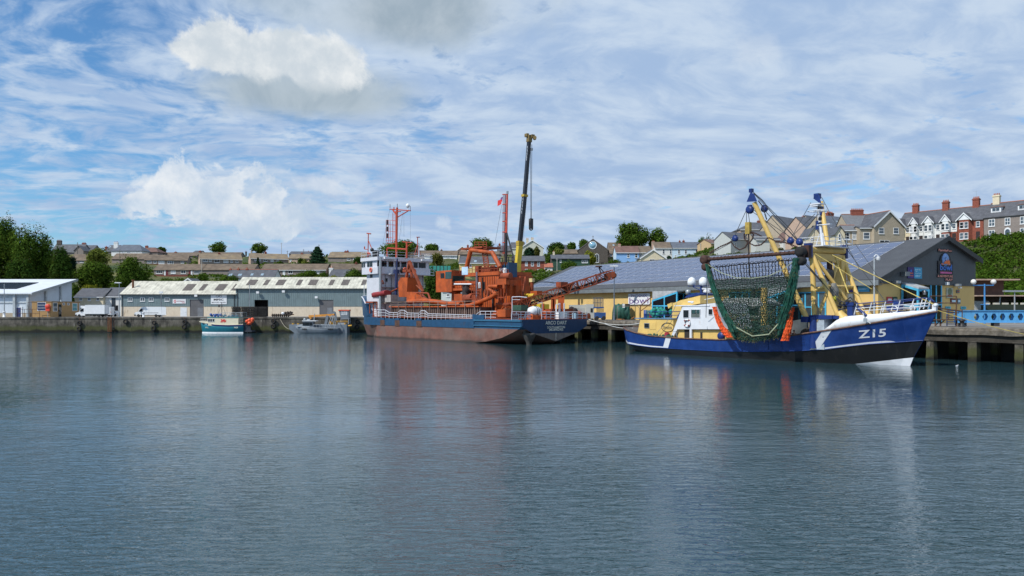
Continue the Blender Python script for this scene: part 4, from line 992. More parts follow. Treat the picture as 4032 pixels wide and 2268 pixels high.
for lab,p0,p1,m_,m2 in(("maroon and white poster low on the yellow gable",E4(822,930),E4(900,994),MAROON,PALET),("small grey poster beside the maroon poster on the gable",E4(905,930),E4(942,996),GREYF,PALET),("red and white poster left of the hall entrance",E4(30,910),E4(95,984),mat("poster_red",(.5,.05,.06),.6),WHITE),("grey and green poster left of the hall entrance",E4(102,910),E4(160,984),GREENW,CURT),("turquoise box plate low on the gable, nearer the doors",E4(760,1030),E4(820,1060),BLUEF,TEALP),("turquoise box plate low on the gable, nearer the corner",E4(950,1030),E4(1012,1064),BLUEF,TEALP),("small framed notice under the camera on the gable",E4(893,822),E4(930,862),GREYF,TERRA)):
 t,w_,h=gsign("poster",lab,p0,p1,m_,.12);q=MB();q.bx(w_*.15,w_*.85,-.03,-.004,h*.3,h*.7);q.build("print",m2,t)
gl0=gl;gl=lambda p,lx=0.0:gl0(p,-PD_)
t,w_,h=gsign("door_notice","white round emblem notice on the porch glass",E4(470,828),E4(520,884),BLKB,PD_+.12)
q=MB();q.torus((w_*.5,-.02,h*.65),h*.22,.05,'y',16,4);q.bx(w_*.25,w_*.75,-.03,-.005,h*.1,h*.25);q.build("emblem",WHITE,t);gl=gl0
lx0,z1_=bz(R1(207,930));lx1,z0_=bz(R1(388,1020))
t=thing("name_board","white board with purple lettering on the yellow long wall","sign",BF.world((lx0,.22,QH+z0_)),BF.rz+math.pi);w_=lx0-lx1;h=z1_-z0_
q=MB();q.bx(0,w_,0,.08,0,h);q.build("board",WHITE,t)
PUR2=mat("purple_lettering",(.13,.045,.24),.5)
q=MB();text(q,"PHOENIX",(w_*.14,0,h*.66),(1,0,0),(0,0,1),w_*.74,h*.24,(0,-1,0),.0);q.build("name_lettering",PUR2,t);q=MB();text(q,"bowl",(w_*.06,0,h*.08),(1,0,0),(0,0,1),w_*.88,h*.56,(0,-1,0),.0);q.build("lettering",PUR2,t)
# --------- things on the wharf
def at(p,d):v=W(p,d);return v
def wthing(name,label,cat,px,d,rz=None,group=None):
 return thing(name,label,cat,(X(px,d),d,QH),WF.rz if rz is None else rz,group)
OFFW=mat("off_white_enamel",(.52,.53,.49),.5,var=.06)
d=139;S_=F/d
gx0,gx1=X(D2(1130,0)[0],d),X(D2(1532,0)[0],d)
ge=thing("generator","off white generator housing with dark control panel on the wharf","generator",(gx0,d,QH));gw=gx1-gx0;gh=Z(D2(0,684)[1],d)-QH
q=MB();q.bx(0,gw*.66,.5,3.0,.25,gh);q.bx(gw*.66,gw,0,2.8,.25,gh+.12);q.build("housing",OFFW,ge)
q=MB();q.bx(.1,gw-.1,.2,2.7,0,.25);q.build("skid",BLACK,ge)
q=MB();q.bx(gw*.85,gw*.94,-.04,-.003,gh*.5,gh*.78);q.build("control_panel",BLACK,ge)
q=MB();q.bx(gw*.05,gw*.6,.46,.497,.5,gh*.8);q.bx(gw*.38,gw*.52,.43,.459,gh*.15,gh*.35);q.build("louvre_door",mat("louvre_grey",(.40,.41,.39),.6),ge)
q=MB();q.tube((gw*.4,1.5,gh),(gw*.4,1.5,gh+.5),.12,6);q.build("exhaust",RUST,ge)
q=MB();q.prism([(gw*.42,.49,gh*.6),(gw*.52,.49,gh*.5),(gw*.43,.49,gh*.46)],[(gw*.42,.44,gh*.6),(gw*.52,.44,gh*.5),(gw*.43,.44,gh*.46)]);q.build("red_mark",mat("sign_red",(.62,.03,.04),.5),ge)
LBL=mat("lift_blue",(.03,.09,.27),.5)
lx0_,lx1_=X(D2(1545,0)[0],138),X(D2(1728,0)[0],138);lw=lx1_-lx0_
sl_=thing("scissor_lift","blue scissor lift with railed platform beside the generator","lift",(lx0_,138,QH))
q=MB();q.bx(0,lw,0,1.6,.3,1.35);q.build("chassis",LBL,sl_)
q=MB();q.bx(.2,lw-.2,.02,.05,.5,1.2);
for k in range(5):q.beam((.3,.3,1.4+k*.16),(lw-.3,.3,1.5+k*.16),.1,.08)
q.build("scissor_arms",BLACK,sl_)
q=MB();q.bx(-.2,lw*.82,-.1,1.6,2.1,2.35);q.build("platform",LBL,sl_)
q=MB()
for i in range(7):x=-.15+(lw*.85)*i/6;q.tube((x,-.05,2.35),(x,-.05,4.0),.045,5);q.tube((x,1.55,2.35),(x,1.55,4.0),.045,5)
for z in(3.1,4.0):
 for y in(-.05,1.55):q.tube((-.15,y,z),(lw*.7,y,z),.045,5)
q.build("guard_rail",mat("lift_rail",(.10,.11,.13),.6),sl_)
for x in(.35,lw-.35):
 for y in(0,1.6):wheel(sl_,(x,y,.36),.36)
TARP=mat("green_tarpaulin",(.014,.085,.062),.55,var=.45,scale=1.2)
tx0,tx1=X(D2(1855,0)[0],139),X(D2(2145,0)[0],139);tw=tx1-tx0
tp=thing("tarpaulin_pile","dark green tarpaulin covered stack against the yellow wall","covered stack",(tx0,139,QH))
q=MB();q.smooth=True;rr=random.Random(9);rings=[]
for i in range(13):
 x=tw*i/12;hh=3.0*(1-.15*((i-3)/9)**2)*(.55 if i in(0,)else(.35 if i==12 else 1))+rr.uniform(-.25,.15)
 rings.append([(x+rr.uniform(-.15,.15),.0+rr.uniform(-.25,.2),.02),(x+rr.uniform(-.1,.1),.15+rr.uniform(-.2,.2),hh*.5),(x,.35,hh*.92),(x,.9,hh),(x,1.7,hh*.9),(x,2.2,.02)])
q.loft(rings);q.build("tarpaulin",TARP,tp)
q=MB();q.bx(tw*.72,tw*.98,.4,1.9,.9,2.9);q.build("crate",BLACK,tp);q=MB();q.bx(tw*.52,tw*.66,-.08,-.04,2.2,2.9);q.build("label_sheet",WHITE,tp)
q=MB();q.tube((tw*.15,-.6,.05),(tw*.6,-.6,.05),.15,6);q.tube((tw*1.02,-.5,.2),(tw*1.2,-.4,.5),.12,6);pieces(q,"rope_coil",mat("orange_rust",(.30,.12,.04),.9),tp)
ra=thing("handrail","grey tubular guard rail in front of the green tarpaulin stack","railing",(X(D2(1918,0)[0],135),135,QH));rw=X(D2(2290,0)[0],135)-X(D2(1918,0)[0],135);rh=Z(D2(0,705)[1],135)-QH
q=MB();q.path([(0,0,0),(0,0,rh-.3),(.3,0,rh),(rw-.3,0,rh),(rw,0,rh-.3),(rw,0,0)],.055,6);q.tube((rw,0,rh),(rw+6,0,rh),.045,5);q.build("rail",mat("brown_grey_steel",(.20,.17,.14),.7),ra)
ss=thing("steps","dark steel steps and handrail below the glazed porch","steps",(X(D2(2310,0)[0],134),134,QH));q=MB();q.path([(0,0,.2),(0,0,2.6),(2.4,0,4.4),(5.5,0,4.4)],.09,5);q.path([(0,0,.2),(0,0,1.6),(2.4,0,3.4),(5.5,0,3.4)],.07,5);q.tube((2.4,0,0),(2.4,0,4.4),.07,5);q.build("handrail",RUST,ss);q=MB()
for k in range(6):q.bx(.1+k*.4,.5+k*.4,.1,1.2,.0,.25+k*.25)
q.build("treads",GREYF,ss)
rk=thing("ore_heap","dark heap of chain and rubble on the wharf behind the stern rail","heap",(X(D2(1040,0)[0],137),137,QH));q=MB();rr=random.Random(2);kw=X(D2(1300,0)[0],137)-X(D2(1040,0)[0],137)
for k in range(34):a=rr.random();q.ball((a*kw,rr.uniform(-.6,.9),rr.uniform(0,2.6)*(1-abs(a-.45)*1.2)),rr.uniform(.3,.6),7,5)
q.build("rubble",mat("dark_rubble",(.03,.022,.025),.9,var=.5,scale=3),rk)
lamp_post("tall blue grey lamp post on the wharf before the yellow wall",C4(1735,0)[0],C4(0,652)[1],137,'flat',name="lamp_post",m_=mat("blue_grey_steel",(.14,.18,.23),.5))
t=lamp_post("pale hooked camera post at the corner of the grey gable",R3(717,0)[0],R3(0,805)[1],95,'none',m_=mat("pale_galvanised",(.40,.44,.46),.4))
hh=Z(R3(0,805)[1],95)-QH;q=MB();q.path([(0,0,hh),(.05,0,hh+.25),(.25,0,hh+.35),(.45,0,hh+.25),(.5,0,hh)],.07,6);q.lathe([(.24,0),(.24,-.35),(.12,-.5),(.02,-.55)],(.5,0,hh+.1),10);q.build("camera_dome",WHITE,t)
bx_,by_=X(E4(1250,0)[0],104),104
t=thing("globe_lamp","blue twin lamp post with two white globes beside the gable","lamp post",(bx_,by_,QH));hh=Z(E4(0,768)[1],104)-QH
q=MB();q.tube((0,0,0),(0,0,hh),.14,8,.1);q.tube((-1.5,0,hh),(1.2,0,hh),.07,6);q.tube((-1.5,0,hh),(-1.5,0,hh+.2),.07,6);q.tube((1.2,0,hh),(1.2,0,hh+.2),.07,6);q.tube((0,0,hh),(0,0,hh+.2),.1,6);q.tube((-.6,0,hh-2.6),(.6,0,hh-2.6),.05,5);q.build("post",mat("lamp_blue",(.05,.22,.50),.5),t)
for x in(-1.5,1.2):q=MB();q.ball((x,0,hh+.48),.35,16,10);q.build("globe",mat("opal_globe",(.72,.70,.66),.3),t)
t=lamp_post("grey flat-headed lamp post right of the globe lamp",E4(1622,0)[0],E4(0,848)[1],106,'none',m_=GALV);hh=Z(E4(0,848)[1],106)-QH;q=MB();q.cb((0,0,hh+.1),(3.0,.5,.22));q.build("lamp_head",GALV,t)
sx0=X(E4(1108,0)[0],128)
lb=thing("low_shelter","low dark-walled shelter with thin projecting roofs right of the gable","shelter",(sx0,128,QH));z_=lambda y:Z(E4(0,y)[1],128)-QH
q=MB();q.bx(0,16,1,8,0,z_(905));q.bx(0,7,3,9,z_(905),z_(700));q.build("wall",mat("brown_shelter_wall",(.09,.055,.045),.9),lb)  # plain dark brown wall colour
q=MB();q.bx(-.3,18.5,-1.5,8.5,z_(905),z_(890));q.bx(-.3,8.5,1,9.5,z_(700),z_(684));q.build("roof",mat("pink_grey_roof_edge",(.42,.30,.24),.7),lb)
q=MB();q.bx(.5,3.2,.85,.98,0,z_(960));q.build("shutter",CURT,lb);q=MB();q.tube((3.6,-.8,0),(4.0,-.8,z_(900)),.12,6);q.build("post",GALV,lb)
fnx=X(E4(1225,0)[0],118);fe=thing("parapet_fence","dark hedge fence topped by a row of white blocks","fence",(fnx,118,QH));z_=lambda y:Z(E4(0,y)[1],118)-QH
q=MB();q.bx(0,26,0,.4,0,z_(1005));q.build("panel",mat("dark_green_fence",(.02,.03,.02),.9),fe)
for k in range(18):q=MB();q.bx(.4+k*1.42,1.15+k*1.42,-.03,.43,z_(1005)+.01,z_(983));q.build("block",mat("cream_block",(.55,.52,.45),.8),fe)
gd=89.0;bx0_=X(E4(905,0)[0],gd);zb0=Z(E4(0,1225)[1],gd);zb1=Z(E4(0,1082)[1],gd);bh=zb1-zb0
be_=thing("steel_beam","long light blue castellated steel beam with hexagonal holes on the wharf","steel beam",(bx0_,gd,zb0));BLB=mat("beam_blue",(.10,.36,.66),.5,var=.1,stain=(.06,.22,.40),stain_amt=.2)
q=MB();Lb=24;cx_=[X(E4(a,0)[0],gd)-bx0_ for a in(1150,1258,1365,1472,1582,1695)];pw=cx_[1]-cx_[0];cx_+=[cx_[-1]+pw*i for i in range(1,7)]
for y in(0,.5):
 x=0
 for c in cx_:
  a=c-pw/2;b=c+pw/2;zc_=bh*.47;hw_,hh_=pw*.34,bh*.29
  hexa=[(c-hw_,zc_),(c-hw_*.45,zc_+hh_),(c+hw_*.45,zc_+hh_),(c+hw_,zc_),(c+hw_*.45,zc_-hh_),(c-hw_*.45,zc_-hh_)]
  if a>x+.01:q.bx(x,a,y-.02,y+.02,0,bh)
  out=[(a,zc_),(a,bh),(b,bh),(b,zc_),(b,0),(a,0)]
  for i in range(6):
   j=(i+1)%6;quad=[out[i],out[j],hexa[j],hexa[i]]
   q.prism([(u,y-.02,v)for u,v in quad],[(u,y+.02,v)for u,v in quad])
  x=b
 q.bx(x,Lb,y-.02,y+.02,0,bh)
q.bx(0,Lb,-.14,.64,bh,bh+.06);q.bx(0,Lb,-.14,.64,-.06,0);q.bx(-.06,0,-.02,.52,0,bh);q.build("web_and_flanges",BLB,be_)
for x in(.8,4.6,8.6,12.6):q=MB();q.bx(x-.3,x+.3,-.1,.6,QH-zb0,-.065);q.build("trestle",mat("dark_timber",(.05,.045,.045),.9),be_)
rd=thing("blue_ladder","short blue access ladder at the end of the blue beam","ladder",(bx0_-.75,gd-.1,QH));q=MB()
for x in(-.45,.55):q.tube((x,0,0),(x,0,zb1-QH),.06,5)
for k in range(7):q.tube((-.45,0,.25+k*.26),(.55,0,.25+k*.26),.05,5)
q.build("ladder_frame",mat("ladder_navy",(.02,.06,.18),.6),rd)
gp=thing("gangway_platform","rusty brown gangway platform and guard rails at the trawler bow","gangway",(X(E4(600,0)[0],87.5),87.5,QH));gw_=X(E4(900,0)[0],87.5)-X(E4(600,0)[0],87.5);z_=lambda y:Z(E4(0,y)[1],87.5)-QH
BRST=mat("brown_steel",(.10,.055,.035),.8)
q=MB();q.bx(0,gw_,-.6,.9,z_(1200),z_(1188));q.build("platform",BRST,gp)
q=MB()
for z in(900,985):q.tube((-.2,0,z_(z)),(gw_,0,z_(z)),.055,5)
q.tube((gw_,0,z_(898)),(gw_,0,0),.075,6);q.tube((-.1,0,z_(898)),(-.1,0,z_(1195)),.06,5);q.build("upper_rail",BRST,gp)
q=MB();q.tube((.2,-.5,z_(1045)),(gw_+.3,-.5,z_(1085)),.07,5);q.tube((.2,-.5,z_(1075)),(gw_,-.5,z_(1110)),.05,5)
for k in range(4):x=.8+k*gw_*.28;q.tube((x,-.5,z_(1195)),(x,-.5,z_(1065)),.06,5)
q.build("lower_rail",BRST,gp)
q=MB()
for x in(.2,gw_*.28,gw_*.95):q.tube((x,-.3,0),(x,-.3,z_(1195)),.09,6)
q.tube((.2,-.3,.1),(gw_*.28,-.3,z_(1200)),.06,5);q.tube((gw_*.45,-.3,z_(1200)),(gw_*.28,-.3,.3),.06,5);q.build("legs",BRST,gp)
YROPE=mat("yellow_rope",(.55,.43,.13),.9)
rope("mooring_rope","yellow mooring rope from the trawler bow across the wharf edge",(W(E4(600,1055),74.5),W((4060,1322),74.5)),.045,YROPE,.15)
bo=thing("mooring_bollard","small rusty bollard on the wharf beyond the trawler bow","bollard",(X(E4(970,0)[0],86),86,QH));q=MB();q.lathe([(.35,0),(.35,.15),(.22,.2),(.22,.55),(.36,.65),(.3,.8),(.05,.82)],n=12);q.build("post",BLACK,bo)
# --------- sand dredger lying along the wharf; lx towards the bow, ly > 0 is the near side
AD=Fr(6.94,122.3,-.64,.768)
dr_=thing("dredger","large blue and rust dredger with orange deck machinery and white bridge","dredger",(AD.ox,AD.oy,0),AD.rz)
a3=lambda p,lat:Vector(AD.hit(p,lat))
def hull_paint(name,top,bottom,z0,fade,rust=.5,antif=None):
 m_,t,b=pbsdf(name);co=t.add('TexCoord').outputs['Object']
 sp_=t.add('SeparateXYZ',co);n=t.noise(co,.5,7,.65)
 st_=t.noise(t.vm('MULTIPLY',co,(1.6,1.6,.22)),1.2,8,.7)
 pl=t.noise(t.vm('MULTIPLY',co,(.35,.35,.5)),1.0,2,.5)
 c=t.mix(t.ss(n,.3,.7),tuple(x*.8 for x in top),tuple(x*1.2 for x in top))
 low=t.mix(t.ss(n,.3,.7),tuple(x*.72 for x in bottom),tuple(x*1.2 for x in bottom))
 low=t.mix(t.m('MULTIPLY',t.ss(pl,.4,.65),.45),low,(.15,.13,.115))
 low=t.mix(t.m('MULTIPLY',t.ss(st_,.56,.72),.75),low,(.085,.04,.026))
 low=t.mix(t.m('MULTIPLY',t.ss(t.noise(co,2.6,7,.7),.66,.73),.8),low,(.30,.27,.24))
 dirt=t.mix(t.m('MULTIPLY',t.ss(st_,.60,.74),rust),c,(.06,.035,.03))
 z=t.m('ADD',sp_.outputs[2],t.m('MULTIPLY',t.m('SUBTRACT',n,.5),.10))
 c=t.mix(t.ss(z,z0-.03,z0+.03),low,dirt)
 wl_z=t.m('ADD',sp_.outputs[2],t.m('MULTIPLY',t.m('SUBTRACT',n,.5),.5))
 c=t.mix(t.ss(wl_z,.1,.5,.8,0),c,(.03,.025,.02))
 pset(t,b,Base_Color=c,Roughness=.5);bump(t,b,t.noise(co,.8,4,.6),.25,.06);return m_
ADH=hull_paint("dredger_hull_paint",(.012,.062,.135),(.185,.088,.066),2.42,.1)
ADB=mat("dredger_blue",(.012,.060,.135),.45,var=.18,stain=(.05,.03,.03),stain_amt=.15)
ORG=mat("dredger_orange",(.40,.074,.010),.6,var=.30,scale=.6,stain=(.13,.036,.014),stain_amt=.38)
ORD=mat("weathered_orange",(.25,.048,.015),.75,var=.3,scale=1.0,stain=(.12,.04,.018),stain_amt=.4)
RED=mat("mast_red",(.42,.055,.022),.55,var=.15)
SHW=mat("ship_white",(.57,.58,.63),.5,var=.06,stain=(.50,.45,.42),stain_amt=.10)
COAM=mat("rusty_coaming",(.085,.043,.030),.85,var=.35,stain=(.15,.06,.03),stain_amt=.35)
st=[(0,7,3.92,2.8,.48),(2,7,3.92,2.0,-.4),(5,7,3.92,1.0,-1.2),(9,7,3.92,.3,-1.8),(12,7,3.92,0,-2),(30,7,3.55,0,-2),(44,7,3.85,0,-2),(48,6.7,4.1,0,-2),(51,5.9,4.2,.1,-2),(53.5,4.7,4.3,.1,-2),(55.6,3.0,4.4,.2,-2),(57.2,.9,4.5,.3,-2)]
rings=[]
for x,hb,zd,zk,ke in st:
 fl=1.0 if x<48 else.82
 rings.append([(x,0,ke),(x,-hb*fl*(1 if x>1 else 1),zk),(x,-hb,2.42 if zk<2.42 else zk+.05),(x,-hb,zd),(x,hb,zd),(x,hb,2.42 if zk<2.42 else zk+.05),(x,hb*fl,zk)])
q=MB();q.loft(rings);hull=q.build("hull",ADH,dr_)
q=MB();fr_=[]
for x,hb,zd,top in((47.2,6.85,4.05,4.3),(49,6.5,4.1,6.6),(51,5.95,4.15,7.7),(53.5,4.9,4.2,8.1),(55.9,3.2,4.3,8.25),(57.8,.9,4.4,8.4)):
 fr_.append([(x,-hb,zd),(x+.15,-hb-.15,top),(x+.15,hb+.15,top),(x,hb,zd)])
q.loft(fr_);q.build("forecastle",ADB,dr_)
q=MB()
for a,b_ in zip(fr_[1:-1],fr_[2:]):q.tube(a[2],b_[2],.14,6)
q.build("forecastle_rail",SHW,dr_)
q=MB();q.bx(12.2,47.3,7.0,7.10,2.42,3.45);q.build("side_band",ADB,hull)
q=MB();q.bx(0,12.2,7.0,7.16,3.62,3.86);q.bx(0,12.2,7.0,7.2,2.82,2.95);q.build("rubbing_band",mat("dredger_light_blue",(.03,.13,.23),.45,var=.1),hull)
q=MB()
for x0 in(27.9,35.4,40.9):q.bx(x0,x0+1.7,7.10,7.13,2.35,3.42)
q.build("rubbed_patch",COAM,hull)
q=MB()
for x0 in(28,35.5,41):q.bx(x0,x0+1.6,6.6,7.15,3.46,3.85)
q.build("fairlead",ADB,hull)
q=MB();q.bx(11.9,12.6,6.5,7.1,3.5,4.7);q.bx(9.5,12.6,6.6,7.08,3.92,4.6);q.build("poop_bulwark",ADB,hull)
q=MB();q.prism([(-.05,-7,3.93),(57,-.8,4.5),(57,.8,4.5),(47,6.7,3.98),(12,7,3.93),(-.05,7,3.93)],[(-.05,-7,3.97),(57,-.8,4.54),(57,.8,4.54),(47,6.7,4.02),(12,7,3.97),(-.05,7,3.97)]);q.build("deck",ORD,dr_)
q=MB();q.prism([(-.02,-4.75,1.75),(-.02,4.75,1.75),(-.02,0,.46)],[(-.05,-4.75,1.75),(-.05,4.75,1.75),(-.05,0,.46)]);q.build("transom_tuck",mat("grey_brown_tuck",(.17,.14,.125),.7,var=.2,stain=(.10,.06,.04),stain_amt=.2),hull)
q=MB();q.prism([(-.01,-7,3.92),(-.01,7,3.92),(-.01,7,2.8),(-.01,4.75,1.75),(-.01,-4.75,1.75),(-.01,-7,2.8)],[(-.055,-7,3.92),(-.055,7,3.92),(-.055,7,2.8),(-.055,4.75,1.75),(-.055,-4.75,1.75),(-.055,-7,2.8)]);q.build("transom_plate",mat("dredger_shaded_blue",(.010,.036,.095),.45,var=.15),hull)  # hull blue darkened: the stern's shaded side is put into the colour
def tlet(body,p0,p1,name):
 a=AD.hitx(D2(*p0),-.06);b=AD.hitx(D2(*p1),-.06);q=MB()
 text(q,body,(-.06,a[1],b[2]),(0,-1,0),(0,0,1),a[1]-b[1],a[2]-b[2],(-1,0,0),.012,.03);return q.build(name,mat("cream_letters",(.72,.70,.60),.5),hull)
tlet("ARCO DART",(713,955),(1070,1010),"name_lettering");tlet("SOUTHAMPTON",(743,1043),(1040,1076),"port_lettering");tlet("IMO8902905",(775,1082),(1010,1116),"number_lettering")
q=MB()
for k in range(6):text(q,"HFDB85"[k],(-.06,.12,.62+k*.2+.02),(0,-1,0),(0,0,1),.24,.13,(-1,0,0),0,.02)
q.build("draught_marks",mat("cream_letters",(.72,.70,.60),.5),hull)
q=MB();c=a3(D2(425,1270),5.0);q.lathe([(.42,-.3),(.45,.25),(.75,.8),(1.05,1.35),(1.1,1.6),(.9,1.75)],(c.x-.2,c.y,.1),16,'z');q.ball((c.x+.3,c.y-1.0,.75),.35,8,6);q.cb((c.x-.2,c.y+.2,2.1),(.5,1.6,1.0));q.build("propeller_nozzle",mat("grey_fouled_metal",(.055,.05,.046),.8,var=.3),hull)
rp_=[]
for p in(C3(203,1062),C3(285,1064),C3(320,1088),C3(400,1090),C3(425,1066),C3(465,1068),C3(495,1092),C3(600,1096),C3(622,1070),C3(662,1072),C3(690,1100),C3(900,1106),C3(1138,1115)):rp_.append(a3(p,6.85))
rp_+=[a3(C4(463,1077),6.85),a3(C4(612,1077),6.85)]
q=MB();q.path(rp_,.06,5)
low1=[Vector((p.x,p.y,3.75+(p.z-3.75)*.36))for p in rp_];low2=[Vector((p.x,p.y,3.75+(p.z-3.75)*.68))for p in rp_]
q.path(low1,.045,4);q.path(low2,.045,4)
for a,b_ in zip(rp_[:-1],rp_[1:]):
 n_=max(1,int((a-b_).length/1.15))
 for i in range(n_):p=a.lerp(b_,i/n_);q.tube((p.x,p.y,3.55),p,.05,5)
q.build("side_rail",SHW,dr_)
q=MB();x0,x1=13.0,42.0;q.bx(x0,x1,-5,5,3.9,5.9);q.build("hopper",COAM,dr_)
q=MB()
k=x0
while k<x1:q.bx(k,k+.16,5.0,5.22,3.98,5.85);k+=.62
q.build("coaming_frames",mat("grey_coaming_frames",(.20,.15,.13),.8,var=.3),dr_)
q=MB()
for k in range(11):x=x0+1+k*2.7;q.tube((x,5.6,3.98),(x,5.6,6.9),.06,5)
for z in(6.35,6.9):q.tube((x0+1,5.6,z),(x0+28,5.6,z),.05,5)
q.build("walkway_rail",mat("grey_coaming_rail",(.26,.19,.16),.8,var=.3),dr_)
q=MB();q.bx(x0,x1,4.7,5.5,5.9,6.1);q.bx(x0,x1,-5.5,-4.7,5.9,6.1);q.build("coaming_top",ORG,dr_)
q=MB();pp=[a3(C3(*p),4.6)for p in((500,985),(650,975),(760,985),(860,1000),(1000,1012))];q.path(pp,.42,8)
pp=[a3(C4(*p),4.4)for p in((150,1012),(260,1030),(360,1022),(450,990),(560,945),(625,905))];q.path(pp,.38,8);q.build("suction_pipe",ORG,dr_)
q=MB()
for k in range(12):
 t_=k/11;p=pp[3].lerp(pp[5],t_);q.tube(p+Vector((0,.5,.3)),p+Vector((0,.5,1.0)),.05,4)
q.build("pipe_rungs",ORD,dr_)
# ---- bridge superstructure
PA=a3(C3(205,560),6.4);zt,zb=15.9,12.6;xa,xf=44.8,51.2
q=MB();q.bx(45.3,50.4,-4.6,5.7,4.0,zb);hs=q.build("accommodation",SHW,dr_)
q=MB();q.bx(xa,xf,-6.1,6.4,zb,zb+1.35);q.bx(xa+.25,xf-.2,-5.9,6.2,zb+1.35,zb+2.65);q.bx(xa-.25,xf+.2,-6.3,6.6,zb+2.65,zt+.05);whl=q.build("wheelhouse",SHW,dr_)
def awin(y,z,w_,h,par=whl,x=None,fm=None):
 """window on an aft face"""
 x=(xa+.25)if x is None else x
 f_=MB();g_=MB();f_.bx(x-.05,x+.02,y-w_/2-.07,y+w_/2+.07,z-h/2-.07,z+h/2+.07);g_.bx(x-.08,x-.051,y-w_/2,y+w_/2,z-h/2,z+h/2)
 o=f_.build("window",fm or SHW,par);g_.build("pane",GLASS,o)
for p0,p1 in((212,235),(250,300),(318,365),(385,425),(440,487),(503,543),(557,596),(606,672)):
 a=AD.hitx(C3(p0,612),xa)[1];b_=AD.hitx(C3(p1,612),xa)[1];awin((a+b_)/2,zb+2.0,abs(a-b_),1.05)
for p0,p1 in((60,74),(79,92),(113,136),(139,162)):
 a=AD.hit(C3(p0,620),6.2)[0];b_=AD.hit(C3(p1,620),6.2)[0]
 f_=MB();f_.bx(min(a,b_)-.06,max(a,b_)+.06,6.18,6.25,zb+1.4,zb+2.55);o=f_.build("window",SHW,whl);g_=MB();g_.bx(min(a,b_),max(a,b_),6.251,6.28,zb+1.47,zb+2.48);g_.build("pane",GLASS,o)
for p in((290,780),(527,785),(150,740),(325,912),(545,905)):
 if p[0]>200:c=AD.hitx(C3(*p),45.3);awin(c[1],c[2],.6,.75,hs,45.3)
 else:c=AD.hit(C3(*p),5.7);f_=MB();f_.bx(c[0]-.5,c[0]+.5,5.69,5.73,c[2]-.4,c[2]+.4);o=f_.build("window",BLACK,hs)
q=MB();q.bx(xa-.7,xa-.25,2.8,5.2,zt-.35,zt+.02);q.bx(xa-.7,xa-.25,-6.2,-3.6,zt-.45,zt+.02);pieces(q,"sun_visor",mat("white_visor",(.72,.74,.77),.5),whl)
q=MB()
for y in(-4.6,5.7):q.tube((45.2,y,4),(45.2,y,zb),.10,6)
q.tube((45.1,-6,7.2),(45.1,6,7.2),.05,5);q.tube((44.6,5.9,4),(44.6,5.9,zt),.28,8);q.build("trunking",GALV,hs)
q=MB()
for(x_,y_)in[(xa-1.2,y)for y in(-6.2,-4.5,-2.8,-1.1,.6,2.3,4.0)]:q.tube((x_,y_,zb+.05),(x_,y_,zb+1.1),.04,4)
for z in(zb+.55,zb+1.1):q.tube((xa-1.2,-6.2,z),(xa-1.2,4.0,z),.04,4);q.tube((xa-1.2,-6.2,z),(xa,-6.2,z),.04,4)
q.bx(xa-1.25,xa,-6.3,4.2,zb-.12,zb+.03);q.build("bridge_walkway",SHW,whl)
q=MB()
ry=[(xa-.2,y)for y in(-6.2,-4.1,-2.0,0,2.1,4.2,6.5)]+[(x,6.5)for x in(46.8,49,51.2)]
for x_,y_ in ry:q.tube((x_,y_,zt),(x_,y_,zt+1.15),.04,4)
for z in(zt+.6,zt+1.15):q.tube((xa-.2,-6.2,z),(xa-.2,6.5,z),.045,4);q.tube((xa-.2,6.5,z),(51.2,6.5,z),.045,4);q.tube((51.2,-6.2,z),(51.2,6.5,z),.04,4);q.tube((xa-.2,-6.2,z),(51.2,-6.2,z),.04,4)
q.build("monkey_island_rail",SHW,whl)
q=MB();q.beam((45.1,-3.6,4.2),(45.1,-1.2,7.2),.7,.12);q.beam((45.1,3.6,7.3),(45.1,1.4,10.0),.7,.12)
for k in range(3):
 for y in(-3.4,-2.0,3.0,4.4):q.bx(45.15,45.3,y-.04,y+.04,4.2,12.4)
q.bx(44.4,45.3,-4.6,5.6,7.15,7.25);q.bx(44.4,45.3,-4.6,5.6,9.9,10.0);q.build("stairs_and_pipes",mat("grey_ship_fittings",(.40,.40,.43),.6,var=.2),hs)
q=MB()
for y in(-4.5,-3.2,-1.9,-.6,.7,2.0,3.3,4.6,5.6):q.tube((44.45,y,7.2),(44.45,y,8.2),.035,4);q.tube((44.45,y,9.95),(44.45,y,10.95),.035,4)
for z in(7.7,8.2,10.45,10.95):q.tube((44.45,-4.6,z),(44.45,5.6,z),.035,4)
q.build("gallery_rail",ORD if False else SHW,hs)
q=MB()
for y,z in((-2.6,5.2),(.2,5.2),(2.6,5.2),(-.6,8.0)):q.bx(45.2,45.29,y-.4,y+.4,z-1.0,z+1.0)
q.build("steel_doors",mat("grey_ship_door",(.30,.30,.33),.6),hs)
q=MB()
for y,z in((-3.9,8.6),(1.9,8.4),(4.9,8.5)):q.bx(45.0,45.29,y-.25,y+.25,z-.3,z+.3)
q.build("fire_boxes",RED,hs)
LBO=mat("lifebuoy_orange",(.75,.14,.06),.5)
for p,lat in(((148,683),6.5),):
 c=a3(C3(*p),6.45);q=MB();q.torus((c.x,c.y+.1,c.z),.38,.11,'y',18,6);q.build("lifebuoy",LBO,whl)
for p in((557,693),(470,683)):
 c=AD.hitx(C3(*p),xa-1.28);q=MB();q.torus((c[0],c[1],c[2]),.40,.11,'x',18,6);q.build("lifebuoy",LBO,whl)
c=AD.hitx(C3(437,686),xa-1.28);q=MB();q.ball((c[0],c[1],c[2]),.5,10,8,(.5,.8,1.2));q.build("life_jacket_bag",BLACK,whl)
q=MB();q.bx(xa-.1,xa-.02,-1.2,1.2,zb+.35,zb+1.15);q.build("life_ring_board",RED,whl)
mx,my=47.98,0
m3=lambda x,y:a3(C3(x,y),my)
